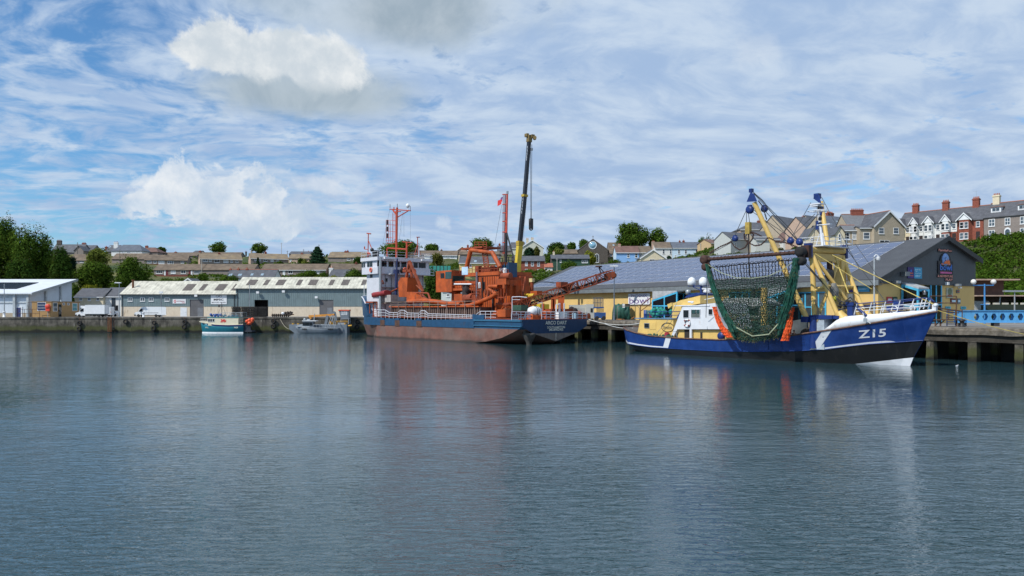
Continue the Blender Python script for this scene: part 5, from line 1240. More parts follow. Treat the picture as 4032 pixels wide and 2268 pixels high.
q=MB();q.tube(m3(388,575),m3(395,90),.22,8);mst=q.build("main_mast",RED,dr_)
q=MB()
for a,b_ in(((325,105),(523,120)),((350,110),(395,175)),((500,122),(405,178)),((365,85),(365,115)),((395,150),(350,110)),((360,130),(430,128))):q.tube(m3(*a),m3(*b_),.11,6)
q.build("crosstree",RED,mst)
q=MB();q.tube(m3(497,118),m3(497,85),.08,6);q.ball(m3(497,72),.42,10,8,(1,1,1.1));q.build("radome",WHITE,mst)
q=MB()
for a in(290,312,328):q.tube(m3(a+2,430 if a>300 else 420),m3(a,210 if a<328 else 215),.05,4)
for y in(210,253,315,375,405,432):q.tube(m3(290,y-2),m3(385,y+4),.05,4)
for a in(352,380):q.tube(m3(a,430),m3(a+2,140),.05,4)
for k in range(22):y=430-k*13;q.tube(m3(352,y),m3(381,y),.035,4)
q.build("mast_ladder",RED,mst)
q=MB()
for y in(232,295,358):c=m3(303,y);q.tube(c-Vector((0,0,.5)),c+Vector((0,0,.5)),.2,8)
for a,y in((397,90),(328,95),(520,112)):c=m3(a,y);q.tube(c,c+Vector((0,0,.8)),.05,4)
q.build("mast_lights",BLACK,mst)
q=MB()
for a,b_ in(((325,110),(255,450)),((450,130),(415,400)),((460,130),(460,370)),((520,125),(522,400)),((395,130),(440,330))):q.tube(m3(*a),m3(*b_),.025,3)
q.build("halyards",GALV,mst)
q=MB()
for a,b_,r_ in(((305,475),(485,487),.16),((300,480),(300,560),.16),((487,420),(487,570),.2),((445,415),(540,425),.09),((520,440),(480,470),.08)):q.tube(m3(*a),m3(*b_),r_,6)
q.build("radar_frame",RED,dr_)
q=MB()
for a,b_,r_ in(((118,560),(122,335),.1),((108,335),(145,340),.12),((125,410),(158,490),.09),((85,485),(118,488),.07),((85,460),(85,485),.12),((118,520),(140,540),.25)):q.tube(a3(C3(*a),6.0),a3(C3(*b_),6.0),r_,6)
q.build("port_light_mast",RED,dr_)
q=MB()
for a,b_,r_ in(((590,540),(590,370),.09),((580,372),(610,372),.09),((590,440),(560,540),.06),((590,440),(620,540),.06)):q.tube(AD.hitx(C3(*a),47),AD.hitx(C3(*b_),47),r_,6)
q.build("starboard_light_mast",RED,dr_)
q=MB();q.tube(AD.hitx(C3(601,560),47),AD.hitx(C3(601,460),47),.14,6);q.build("whip_aerial",WHITE,dr_)
c=a3(C3(157,492),6);q=MB();q.ball(c,.4,8,6);q.cb(a3(C3(190,535),5.5),(1.0,1.0,1.6));q.build("searchlight",BLACK,dr_)
# ---- foredeck gear: rescue boat davit, gantry, drag head
q=MB();q.path([a3(C3(*p),5.2)for p in((130,970),(188,795),(255,790),(262,815))],.22,8);q.path([a3(C3(*p),4.2)for p in((160,970),(205,800))],.2,8);q.build("boat_davit",ORG,dr_)
b0,b1=a3(C3(170,925),5.6),a3(C3(305,905),5.6);q=MB();q.smooth=True
rb_=[]
for t_ in(0,.12,.4,.7,.95,1):w_=.9*math.sin(math.pi*min(.5+.5*(1-t_),.9 if t_<.9 else.98))**.5;c=b0.lerp(b1,t_);rb_.append([(c.x,c.y-w_,c.z+.35),(c.x,c.y-w_*.7,c.z-.4),(c.x,c.y+w_*.7,c.z-.4),(c.x,c.y+w_,c.z+.35),(c.x,c.y,c.z+.65)])
q.loft(rb_);q.build("rescue_boat",mat("rescue_boat_red",(.28,.028,.03),.5),dr_)
q=MB();
for a,b_,l in(((512,600),(462,870),3.0),((512,600),(640,890),3.0),((512,600),(500,740),-1.5),((500,740),(620,840),-1.5),((530,690),(455,690),3.0),((512,620),(560,860),0)):q.beam(a3(C3(*a),l),a3(C3(*b_),l),.42,.42)
q.tube(a3(C3(512,600),3),a3(C3(512,615),-1.5),.2,6);q.build("forward_gantry",ORD,dr_)
q=MB();c0=a3(C3(410,870),3.6);c1=a3(C3(495,760),3.6)
q.prism([a3(C3(*p),4.2)for p in((412,940),(405,800),(430,755),(495,755),(490,850),(485,940))],[a3(C3(*p),4.2)-Vector((0,2.6,0))for p in((412,940),(405,800),(430,755),(495,755),(490,850),(485,940))]);q.build("winch_house",ORG,dr_)
q=MB();q.prism([a3(C3(*p),4.4)for p in((485,990),(485,890),(540,895),(640,965),(800,990),(860,1005))],[a3(C3(*p),4.4)-Vector((0,1.6,0))for p in((485,990),(485,890),(540,895),(640,965),(800,990),(860,1005))]);q.build("drag_head",ORG,dr_)
q=MB()
for a,b_,r_ in(((530,900),(690,905),.18),((615,900),(640,980),.2),((690,905),(710,960),.2),((640,890),(580,830),.15),((700,945),(715,960),.2),((400,860),(270,925),.15),((270,925),(260,990),.15)):q.tube(a3(C3(*a),3.8),a3(C3(*b_),3.8),r_,6)
pieces(q,"pipe_trestle",ORD,dr_)
q=MB();c=a3(C3(388,700),3.0);q.tube(a3(C3(385,920),3.5),a3(C3(390,700),3.5),.3,8);q.tube(a3(C3(390,700),3.5),a3(C3(397,575),3.5),.16,8);q.cb(c,(.9,.9,.8));q.build("hose_crane",mat("dark_blue_crane",(.02,.03,.10),.5),dr_)
q=MB();q.cb(a3(C3(340,955),5.0),(2.2,1.6,1.4));q.cb(a3(C3(268,960),5.0),(.8,1.2,1.5));q.build("deck_lockers",mat("grey_locker",(.36,.33,.31),.7,var=.2),dr_)
q=MB();q.cb(a3(C3(160,990),6.0),(3.0,1.4,.3));
for a in(135,170,205):q.tube(a3(C3(a,990),6.3),a3(C3(a,1125),6.6),.12,5)
for y in(1010,1030,1050,1070,1090,1110):q.tube(a3(C3(170,y),6.5),a3(C3(205,y),6.5),.05,4)
q.build("ladder_stand",ORD,dr_)
q=MB();q.tube(a3(C3(275,1000),5.4),a3(C3(490,990),5.4),.12,6);q.bx(36,42,4.8,5.5,6.1,6.35);q.build("spare_pipe",mat("grey_coaming_frames",(.20,.15,.13),.8,var=.3),dr_)
# ---- excavator style house amidships
q=MB();e0=a3(C4(440,715),2.8);e1=a3(C4(640,1010),2.8);x0_,x1_=10.9,17.4
q.bx(x0_,x1_,-4.0,2.8,4.0,11.3);q.bx(x0_-.3,20.2,-4.2,3.0,11.3,11.9);dh=q.build("machinery_house",ORG,dr_)
q=MB()
for k in range(10):q.bx(x0_+.5+k*.62,x0_+.62+k*.62,2.8,2.88,4.2,11.1)
q.build("house_ribs",ORD,dh)
for p,w_,h in(((497,838),.62,1.5),):
 c=a3(C4(*p),2.82);q=MB();q.bx(c.x-w_/2,c.x+w_/2,2.89,2.93,c.z-h/2,c.z+h/2);q.build("window",GLASS,dh)
c=a3(C4(450,828),3.0);q=MB();q.bx(c.x-.3,c.x+.3,2.9,2.96,c.z-.5,c.z+.5);q.build("notice",WHITE,dh)
q=MB();c0=a3(C4(180,770),2.8);q.bx(17.4,28.5,-1.4,2.6,8.9,9.3);q.bx(17.4,25.5,-.8,2.2,9.3,10.6);q.build("cab_platform",ORG,dr_)
p0,p1=a3(C4(40,850),2.8),a3(C4(190,685),2.8);q=MB();q.bx(p1.x,p0.x,-.2,2.8,8.7,p1.z);cab=q.build("operator_cab",ORG,dr_)
for a,b_,g_ in(((85,715),(118,760),GLASS),((130,702),(188,765),mat("greenish_glass",(.02,.06,.06),.08))):
 s0,s1=a3(C4(*a),2.82),a3(C4(*b_),2.82);q=MB();q.bx(s1.x,s0.x,2.81,2.86,s1.z,s0.z);q.build("window",g_,cab)
q=MB();s0=a3(C4(190,700),2.8);q.bx(s0.x-.06,s0.x-.01,.1,2.6,9.9,11.6);q.build("front_window",mat("greenish_glass",(.02,.06,.06),.08),cab)
q=MB()
for k in range(9):x=17.6+k*1.35;q.tube((x,2.7,9.3),(x,2.7,10.4),.05,4)
for z in(9.85,10.4):q.tube((17.6,2.7,z),(28.4,2.7,z),.05,4)
q.build("platform_rail",ORD,dr_)
q=MB();c=a3(C4(190,930),1.5);q.tube((c.x,.8,4),(c.x,.8,8.9),.75,10,.6);q.beam((c.x-1,.8,8.6),(c.x+3.5,.8,9.1),1.2,.5);q.build("pedestal",ORG,dr_)
q=MB();p0,p1=a3(C4(212,1015),2.6),a3(C4(305,910),2.6);q.bx(p1.x,p0.x,-.5,2.6,p0.z,p1.z);q.build("pump_casing",ORG,dr_)
c=a3(C4(335,955),2.6);q=MB();q.lathe([(.9,-1.2),(1.0,-1.0),(1.0,.9),(.9,1.1)],(c.x,2.0,c.z),12,'x');q.cb((c.x-2.2,1.6,c.z+.2),(1.8,1.6,.9));q.build("pump_motor",ORD,dr_)
q=MB();q.tube(a3(C4(340,880),2.4),a3(C4(360,850),2.4),.8,9);q.cb(a3(C4(345,880),2.0),(1.6,1.4,2.4));q.build("dark_engine",mat("sooty_metal",(.03,.022,.022),.8),dr_)
q=MB();q.tube(a3(C4(215,818),2.95),a3(C4(385,818),2.95),.14,6);q.build("white_tube_lights",WHITE,dr_)
q=MB()
for k in range(6):
 c=a3(C4(380+k*18,975),3.2);q.tube(c,c+Vector((0,0,3.0)),.06,4)
for y in(880,910,940):q.tube(a3(C4(375,y),3.2),a3(C4(470,y),3.2),.05,4)
q.cb(a3(C4(415,958),2.6),(5.2,1.4,.2));q.cb(a3(C4(450,985),2.6),(2.2,1.4,1.0));q.build("service_platform",ORD,dr_)
c=a3(C4(432,870),2.95);q=MB();q.tube((c.x,2.98,6.5),(c.x,2.98,12),.22,8);q.build("exhaust_pipe",mat("grey_pipe",(.14,.12,.15),.6),dr_)
q=MB()
for l in(2.6,-3.6):
 q.tube(a3(C4(330,665),l),a3(C4(372,490),l),.40,10);q.tube(a3(C4(372,495),l),a3(C4(578,520),l),.33,10);q.tube(a3(C4(575,515),l),a3(C4(650,655),l),.38,10)
for p in((372,485),(575,512)):q.tube(a3(C4(*p),2.6),a3(C4(*p),-3.6),.32,10)
afr=q.build("a_frame",ORG,dr_)
q=MB();zc_=a3(C4(410,480),1.0)
for a in(410,450,490,522):
 for l in(2.0,-1.5):q.tube(a3(C4(a,482),l),a3(C4(a,418),l),.08,4)
for y in(418,440,462,482):
 for l in(2.0,-1.5):q.tube(a3(C4(408,y),l),a3(C4(522,y),l),.08,4)
q.cb(a3(C4(465,480),.3),(6.2,4.2,.3));q.build("sheave_cage",ORD,afr)
q=MB()
for a,b_ in(((478,500),(505,690)),((525,510),(545,640)),((478,500),(525,510)),((505,690),(545,640))):
 q.tube(a3(C4(*a),2.3),a3(C4(*b_),2.3),.09,4);q.tube(a3(C4(*a),.9),a3(C4(*b_),.9),.09,4)
for k in range(8):
 y=505+k*22;q.tube(a3(C4(480+k*3.5,y),2.3),a3(C4(527+k*2,y+18),2.3),.07,4);q.tube(a3(C4(527+k*2,y),2.3),a3(C4(480+k*3.5,y+18),2.3),.07,4)
q.build("lattice_jib",ORD,afr)
q=MB()
for k in range(13):c=a3(C4(265+k*30,715),2.9);q.tube((c.x,2.9,11.9),(c.x,2.9,13.0),.05,4)
for z in(12.4,13.0):q.tube((a3(C4(265,715),2.9).x,2.9,z),(a3(C4(630,715),2.9).x,2.9,z),.05,4)
q.build("roof_rail",ORD,dr_)
c=a3(C4(312,692),3.1);q=MB();q.bx(c.x-.9,c.x+.9,3.0,3.05,c.z-.7,c.z+.7);q.build("name_sheet",mat("pale_blue_sheet",(.45,.60,.75),.6),dr_)
q=MB();q.cb(a3(C4(448,690),2.0),(.8,.8,1.6));q.cb(a3(C4(555,680),1.5),(2.6,2.0,.9));q.ball(a3(C4(580,672),1.5),.6,8,6);q.build("roof_winch",ORD,dr_)
# ---- tower with hopper bin at the after end, blue mast house
def abox(q,pl,pr,yn,yf,z0,z1):
 """box between two photograph columns: left edge on its near face, right edge on its far face"""
 xa_,xb_=AD.hit(C4(pl,900),yn)[0],AD.hit(C4(pr,900),yf)[0];q.bx(xb_,xa_,yf,yn,z0,z1);return xb_,xa_
q=MB();abox(q,637,765,3.0,-.4,6.3,10.9);abox(q,745,835,2.0,-1.5,5.2,10.4);abox(q,800,868,1.2,-2.0,5.4,9.5);tw=q.build("screening_tower",ORG,dr_)
q=MB();q.bx(6.9,11.2,-1.0,3.3,6.3,6.6);q.bx(8.6,10.9,3.0,3.12,7.4,7.6)
for x in(8.6,9.3,10.0,10.7):q.bx(x-.08,x+.08,3.0,3.1,6.6,10.8)
q.build("tower_flanges",ORD,tw)
q=MB();zt_=10.95
for x in(8.2,9.1,10.0,10.8):q.tube((x,3.0,zt_),(x,3.0,zt_+1.1),.05,4)
for z in(.55,1.1):q.tube((8.2,3.0,zt_+z),(10.8,3.0,zt_+z),.045,4)
q.build("tower_rail",ORD,tw)
q=MB()
for y in(.4,.9):q.tube((7.2,y,4.2),(7.2,y,10.6),.05,4)
for k in range(16):q.tube((7.2,.4,4.5+k*.38),(7.2,.9,4.5+k*.38),.035,4)
q.build("tower_ladder",ORD,tw)
q=MB();q.path([(11.0,3.05,9.6),(13.5,3.0,9.6),(13.5,3.0,7.4),(16.8,3.0,7.4)],.12,6);q.path([(10.9,3.2,8.6),(12.2,3.1,8.6),(12.2,3.1,5.0)],.16,6);q.path([(15.2,3.0,11.0),(15.2,3.0,6.6),(17.2,3.0,6.2)],.09,5);q.build("pipe_runs",mat("sooty_metal",(.03,.022,.022),.8),dr_)
q=MB()
for k in range(7):x=11.4+k*.95;q.bx(x,x+.5,2.95,3.0,8.2,8.9)
q.build("louvres",ORD,dr_)
q=MB();t0=[(6.9,-.8,6.3),(11.1,-.8,6.3),(11.1,3.2,6.3),(6.9,3.2,6.3)];t1=[(8.2,.6,4.3),(9.9,.6,4.3),(9.9,2.2,4.3),(8.2,2.2,4.3)];q.prism(t1,t0);q.build("hopper_bin",ORG,tw)
q=MB()
for x,y in((6.9,3.2),(11.1,3.2),(6.9,-.8),(11.1,-.8)):q.beam((x,y,3.95),(x,y,6.3),.28,.28)
q.tube((6.9,3.2,4.2),(9,3.2,6.2),.12,5);q.tube((11.1,3.2,4.2),(9,3.2,6.2),.12,5);q.build("bin_legs",ORG,tw)
q=MB();q.path([a3(C4(*p),3.4)for p in((632,840),(545,840),(545,865),(608,912))],.32,8);q.cb(a3(C4(680,795),3.3),(2.4,.8,1.0));q.tube(a3(C4(690,810),3.6),a3(C4(690,860),3.6),.3,8);q.build("chute_pipe",ORG,tw)
q=MB();c=a3(C4(705,742),3.3);q.lathe([(.5,-1.1),(.55,-1),(.55,1),(.5,1.1)],(c.x,3.2,c.z),10,'x');q.build("motor",ORD,tw)
q=MB();p0,p1=a3(C4(655,762),1.5),a3(C4(812,635),1.5);ma_,mb2=abox(q,655,735,2.0,.2,10.95,13.0);mc_,md_=abox(q,722,812,1.5,-.4,10.95,13.4);mh=q.build("mast_house",ADB,dr_)
q=MB();q.bx(ma_,mb2+.2,.1,2.1,13.0,13.5);q.build("house_roof",ORG,mh)
q=MB();q.bx(mc_+.3,mc_+.42,1.5,1.56,11,13.2);q.bx(mc_+1.0,mc_+1.12,1.5,1.56,11,13.2);q.bx(mc_,md_,1.5,1.55,12.1,12.2);q.build("mullions",mat("dredger_light_blue",(.03,.13,.23),.45,var=.1),mh)
q=MB();q.cb(a3(C4(682,705),2.0),(1.4,.3,1.4));q.build("white_vent",WHITE,mh)
ML=-.3;d3=lambda x,y:a3(D1(x,y),ML)
q=MB();q.tube(d3(246,1400),d3(252,1065),.25,10,.23);am=q.build("after_mast",BLACK,dr_)
q=MB();q.tube(d3(252,1065),d3(262,655),.19,10,.15);q.build("mast_top",mat("mast_signal_red",(.55,.07,.04),.5),am)
q=MB();q.tube(d3(258,1075),d3(335,1355),.14,8);q.build("mast_strut",BLACK,am)
q=MB();q.tube(d3(262,655),d3(262,625),.2,8);q.build("masthead_light",GALV,am)
q=MB()
for a in(213,224,236):q.tube(d3(a-3 if a<230 else a-5,1280),d3(a+6,665),.04,4)
for k in range(40):y=670+k*15.3;q.tube(d3(240,y),d3(252,y),.03,3)
q.tube(d3(248,665),d3(233,1390),.04,4);q.tube(d3(240,665),d3(225,1390),.04,4)
q.build("caged_ladder",mat("ladder_red_black",(.14,.03,.025),.6),am)
q=MB()
for y in(660,765,855,945,1057,1168,1280):q.tube(d3(212,y),d3(254,y-2),.10,5)
q.build("ladder_hoops",RED,am)
q=MB()
for a,b_ in(((178,1330),(178,1395)),((212,1335),(212,1395)),((178,1335),(213,1335)),((178,1375),(235,1375)),((275,1320),(275,1390)),((312,1320),(312,1390)),((265,1322),(315,1322)),((265,1355),(330,1355))):q.tube(d3(*a),d3(*b_),.08,4)
q.build("mast_base_rail",BLACK,am)
q=MB();q.tube(d3(203,770),d3(128,1195),.03,3);q.build("flag_halyard",GALV,am)
fg=thing("ensign","small red ensign flying from the ship's after mast","flag",AD.world(d3(214,725)),AD.rz);fg.scale=(.72,.72,.72)
q=MB();q.smooth=True;n_=8;rows=[]
for i in range(n_+1):
 t_=i/n_;rows.append([(t_*1.75,.22*math.sin(t_*7),.95-t_*.75),(t_*1.75,.22*math.sin(t_*7+.6),.35-t_*1.0),(t_*1.75,.22*math.sin(t_*7+1.0),-.15-t_*1.05)])
q.loft(rows,closed=False,caps=False);q.build("cloth",mat("ensign_red",(.62,.035,.035),.8),fg)
q=MB();q.loft([[(p[0],p[1]-.02,p[2])for p in(r[0],r[1])]for r in rows[:4]],closed=False,caps=False);q.loft([[(p[0],p[1]+.02,p[2])for p in(r[0],r[1])]for r in rows[:4]],closed=False,caps=False);q.build("canton",mat("ensign_canton",(.16,.06,.22),.8),fg)
q=MB();q.bx(2.2,7,-6.0,-1.2,3.97,5.6);q.build("after_house",ORD,dr_)
# ---- unloading conveyor: truss boom over the stern
cb0=AD.local(W(D2(60,790),126.5));cb1=AD.local(W(D2(1850,200),130.5))
dv=(cb1-cb0);L_=dv.length;ux=dv.normalized();sd=ux.cross(Vector((0,0,1))).normalized();up=sd.cross(ux)
cv=lambda t_,s_,u_:cb0+ux*(t_*L_)+sd*s_+up*u_
hw_,hh_=.75,1.05
q=MB()
for s_ in(-hw_,hw_):
 for u_ in(-.35,hh_):q.beam(cv(.0,s_,u_),cv(.985,s_,u_),.16,.16)
 for k in range(16):
  t0_,t1_=k/16,(k+1)/16;q.tube(cv(t0_,s_,-.35 if k%2 else hh_),cv(t1_,s_,hh_ if k%2 else-.35),.07,5);q.tube(cv(t0_,s_,-.35),cv(t0_,s_,hh_),.06,5)
for k in range(17):q.tube(cv(k/16,-hw_,-.35),cv(k/16,hw_,-.35),.06,5);q.tube(cv(k/16,-hw_,hh_),cv(k/16,hw_,hh_),.06,5)
cj=q.build("conveyor_boom",ORD,dr_)
q=MB();q.beam(cv(.0,0,.15),cv(.99,0,.15),1.1,.10);q.beam(cv(.0,0,-.1),cv(.99,0,-.1),1.1,.05);q.build("belt",mat("dark_conveyor_belt",(.035,.022,.018),.9,var=.4),cj)
q=MB()
for k in range(40):t_=.02+k*.0235;q.tube(cv(t_,-.6,.06),cv(t_,.6,.06),.11,6)
q.build("rollers",mat("dark_rollers",(.05,.035,.03),.7),cj)
q=MB();q.tube(cv(1.0,-.75,.1),cv(1.0,.75,.1),.42,12);q.tube(cv(.0,-.75,.1),cv(.0,.75,.1),.42,12);q.build("end_drum",RUST,cj)
q=MB();q.beam(cv(.94,-hw_-.08,.3),cv(1.01,-hw_-.08,.3),.08,.9);q.beam(cv(.94,hw_+.08,.3),cv(1.01,hw_+.08,.3),.08,.9);q.beam(cv(.865,-hw_-.1,-.4),cv(.865,-hw_-.1,1.2),.5,.1,ux);q.beam(cv(.68,-hw_-.1,-.6),cv(.68,-hw_-.1,1.0),.45,.1,ux);q.build("side_plates",ORD,cj)
q=MB();q.tube(cv(.9,0,hh_),cv(.9,0,hh_+1.1),.1,6);q.tube(cv(.93,0,hh_),cv(.905,0,hh_+1.1),.07,6);q.cb(cv(.9,0,hh_+1.25),(.9,.7,.25));q.build("lamp_bracket",mat("dark_rust",(.06,.025,.02),.8),cj)
q=MB();q.prism([cv(.56,-hw_-.12,-.1),cv(.60,-hw_-.12,-.1),cv(.66,-hw_-.12,.9),cv(.52,-hw_-.12,1.15)],[cv(.56,-hw_-.02,-.1),cv(.60,-hw_-.02,-.1),cv(.66,-hw_-.02,.9),cv(.52,-hw_-.02,1.15)]);q.cb(cv(.535,0,hh_+.3),(1.2,1.6,.8));q.build("hoist_block",ORD,cj)
q=MB();q.lathe([(.38,-1.3),(.42,-1.2),(.42,1.2),(.38,1.3)],cv(.24,-hw_-.25,1.15),12,'x');q.build("drive_motor",mat("motor_yellow",(.55,.36,.03),.5),cj)
q=MB();q.cb(cv(.30,-.3,1.3),(1.6,1.2,.7));q.build("gearbox",ORG,cj)
for p in((480,300),(380,200)):
 pass
mstp=AD.local(W(D2(488,270),131));q=MB()
q.tube(AD.local(W(D2(488,470),131)),mstp,.3,8);q.tube(AD.local(W(D2(380,215),129)),AD.local(W(D2(320,600),128)),.2,6);q.beam(AD.local(W(D2(285,212),129)),AD.local(W(D2(495,212),130)),.5,.3);q.build("hoist_post",ORD,dr_)
q=MB();q.cb(mstp,(.8,.6,.6));q.build("hoist_lamp",mat("lamp_yellow",(.7,.6,.3),.4),dr_)
q=MB()
for y in(265,285,305):q.tube(AD.local(W(D2(500,y-5),131)),cv(.53,.2*(y-285)/20,hh_+.5),.035,4)
q.build("hoist_wires",BLACK,cj)
q=MB()
for a,b_ in(((835,590),(830,810)),((865,590),(860,810)),((955,560),(945,810)),((1010,540),(990,800))):q.beam(AD.local(W(D2(*a),126.5)),AD.local(W(D2(*b_),126.5)),.5,.5)
q.beam(AD.local(W(D2(815,585),126.5)),AD.local(W(D2(1020,530),126.5)),.5,.4);q.tube(AD.local(W(D2(520,830),126)),AD.local(W(D2(520,720),126)),.18,6);q.tube(AD.local(W(D2(680,830),126)),AD.local(W(D2(680,660),126)),.18,6);pieces(q,"conveyor_bent",ORG,dr_)
# ---- poop rails, liferaft, notices and deck gear at the stern
s3=lambda x,y,lx=.25:Vector(AD.hitx(D2(x,y),lx))
q=MB()
for a,b_ in((150,455),(650,955),(1030,1410)):
 for y in(800,845,888):q.tube(s3(a,y),s3(b_,y+(4 if y==800 else 2)),.055,5)
 n_=int((b_-a)/75)
 for k in range(n_+1):x=a+(b_-a)*k/n_;q.tube(s3(x,798),s3(x,935),.06,5)
q.tube(s3(345,920),s3(395,800),.05,4);q.tube(s3(440,920),s3(395,800),.05,4);q.tube(s3(360,870),s3(430,870),.05,4)
q.build("stern_rail",SHW,dr_)
q=MB();q.path([a3(C4(*p),6.5)for p in((765,1140),(765,940),(835,938),(905,945))],.07,5);q.path([a3(C4(*p),6.5)for p in((765,965),(840,965))],.05,4);q.build("platform_rail_white",SHW,dr_)
q=MB();c=s3(532,792,1.6);q.lathe([(.1,-1.15),(.62,-1.0),(.78,-.5),(.78,.5),(.62,1.0),(.1,1.15)],(c.x,c.y,c.z),16,'y');lr=q.build("liferaft",WHITE,dr_)
q=MB()
for dy_ in(-.35,.0):q.lathe([(.80,-.05),(.80,.05)],(c.x,c.y+dy_,c.z),16,'y')
q.build("strap",BLACK,lr)
q=MB();q.beam((c.x,c.y-.8,4),(c.x,c.y-.8,c.z-.5),.15,.15);q.beam((c.x,c.y+.8,4),(c.x,c.y+.8,c.z-.5),.15,.15);q.beam((c.x,c.y-1,c.z-.75),(c.x,c.y+1,c.z-.75),.3,.1);q.build("cradle",ORG,lr)
q=MB();q.path([s3(440,790,1.6),s3(480,745,1.6),s3(600,740,1.6),s3(660,780,1.6),s3(660,640,1.6),s3(585,655,1.6)],.06,5);q.build("raft_davit",SHW,dr_)
p0,p1=s3(137,832,.1),s3(260,928,.1);q=MB();q.bx(-.02,.05,p1.y,p0.y,p1.z,p0.z);nb=q.build("warning_board",WHITE,dr_)
q=MB();q.bx(-.05,-.022,p1.y+.12,p0.y-.12,p1.z+.12,p0.z-.12);q.build("panel",MAROON,nb)
q=MB();text(q,"Keep clear",(-.05,p0.y-.25,p1.z+(p0.z-p1.z)*.58),(0,-1,0),(0,0,1),(p0.y-p1.y)-.5,(p0.z-p1.z)*.18,(-1,0,0),0,.02);text(q,"of propellers",(-.05,p0.y-.25,p1.z+(p0.z-p1.z)*.26),(0,-1,0),(0,0,1),(p0.y-p1.y)-.5,(p0.z-p1.z)*.2,(-1,0,0),0,.02);q.build("lettering",WHITE,nb)
q=MB()
for a in(895,940,958,1025,1035):q.tube(s3(a,900,1.0),s3(a,655 if a>900 else 680,1.0),.11 if a==895 else.06,6)
q.tube(s3(895,680,1.0),s3(940,675,1.0),.06,5);q.build("stern_posts",WHITE,dr_)
q=MB();a=s3(980,860,.8);q.cb(a,(.9,2.0,1.2));q.build("white_tank",WHITE,dr_)
q=MB();rr=random.Random(5)
for x,y in((740,820),(880,885),(1235,830),(1400,900),(1070,822),(600,880),(520,880),(480,900),(760,880)):c=s3(x,y,rr.uniform(1.2,3));q.lathe([(.2,-.6),(.5,-.55),(.35,-.4),(.35,.4),(.5,.55),(.2,.6)],(c.x,c.y,max(c.z,4.4)),10,'y');q.cb((c.x,c.y,4.2),(.9,1.2,.45))
q.build("mooring_winch",ORG,dr_)
q=MB();c=s3(1200,890,.4);q.tube((c.x,c.y,4.0),(c.x,c.y,4.9),.35,10);q.build("paint_drum",mat("pale_blue_drum",(.45,.62,.72),.5),dr_)
q=MB();c=s3(1200,870,1.4);q.torus((c.x,c.y,4.6),.5,.22,'x',14,6);q.build("hawser_reel",mat("dark_rust",(.06,.025,.02),.8),dr_)
q=MB();c=a3(C4(635,1100),6.2);q.lathe([(.3,-.9),(.55,-.85),(.55,.85),(.3,.9)],(c.x,c.y,c.z),12,'x');q.cb((c.x-1.6,c.y,c.z+.1),(2.0,1.4,1.2));q.build("capstan",ORG,dr_)
q=MB();q.bx(a3(C4(850,990),4.5).x,a3(C4(770,990),4.5).x,3.0,4.5,5.3,6.2);q.build("green_tank",GREENW,dr_)
rope("mooring_rope","pale mooring hawser from the dredger's stern towards the wharf",(AD.world(s3(1440,925,.1)),W(D2(2290,995),112)),.05,mat("white_rope",(.62,.62,.60),.9),.5)
# --------- telescopic mobile crane on the wharf behind the ship
cd=146.0
cr=thing("mobile_crane","mobile crane with tall black telescopic boom on yellow base behind the dredger","crane",(X(D1(378,0)[0],cd),cd,QH),.6)
ci=Matrix.Rotation(-.6,3,'Z')
k3=lambda x,y:ci@(W(D1(x,y),cd)-Vector((X(D1(378,0)[0],cd),cd,QH)))
CY=mat("crane_yellow",(.62,.46,.035),.5,var=.1)
CBK=mat("boom_black",(.020,.022,.030),.4)
q=MB();q.bx(-6,6,-1.3,1.3,1.0,1.9);q.bx(4.2,6.4,-1.25,1.25,1.0,2.9);q.build("carrier",CY,cr)
for x in(-4.6,-2.9,2.2,3.8):
 for y in(-1.15,1.15):wheel(cr,(x,y,.6),.6)
foot=k3(358,1500);foot=Vector((foot.x,foot.y,2.8))
q=MB();q.cb((foot.x-1.0,foot.y,2.5),(4.6,2.4,1.6));q.build("superstructure",CY,cr)
q=MB();q.cb((foot.x+1.6,foot.y-1.0,2.9),(1.6,1.0,1.7));q.build("cab",GLASS,cr)
b0_,b1_,b2_,b3_,b4_=foot,k3(372,1395),k3(395,1165),k3(444,672),k3(492,95)
q=MB();q.beam(b0_,b1_,.9,.95,(1,0,0));q.beam(b1_,b2_,.85,.95,(1,0,0));bm=q.build("base_boom",CY,cr)
q=MB();q.beam(b2_-(b2_-b1_)*.1,b3_,.68,.70,(1,0,0));q.beam(b3_,b4_,.58,.60,(1,0,0));q.build("telescopic_boom",CBK,cr)
q=MB()
for c,w_ in((b2_,1.2),(b2_.lerp(b1_,.1),1.1),(b3_,.95)):q.beam(c-(b4_-b3_).normalized()*.22,c+(b4_-b3_).normalized()*.22,.95,w_,(1,0,0))
q.build("boom_collar",mat("collar_ochre",(.42,.29,.03),.6),cr)
q=MB()
for t_,h in((.12,.5),(.18,.5),(.24,.4),(.29,.5),(.34,.5)):c=b4_.lerp(b3_,t_)+ci@Vector((-.16,-.32,0));q.cb(c,(.2,.06,.5))
for t_ in(.08,.15,.22,.29,.36):c=b3_.lerp(b2_,t_)+ci@Vector((-.18,-.37,0));q.cb(c,(.2,.06,.5))
q.build("boom_lettering",WHITE,cr)
q=MB();hd=b4_+(b4_-b3_).normalized()*.6;q.beam(b4_-(b4_-b3_).normalized()*.2,hd+(b4_-b3_).normalized()*.5,.8,.8,(1,0,0));q.cb(hd+ci@Vector((.55,0,.3)),(.6,.8,.6));q.tube(hd+ci@Vector((1.0,-.4,0)),hd+ci@Vector((1.0,.4,0)),.36,10);q.cb(hd+ci@Vector((-.5,0,.5)),(.5,.8,.6));q.build("boom_head",mat("head_ochre",(.20,.14,.05),.6,var=.4),cr)
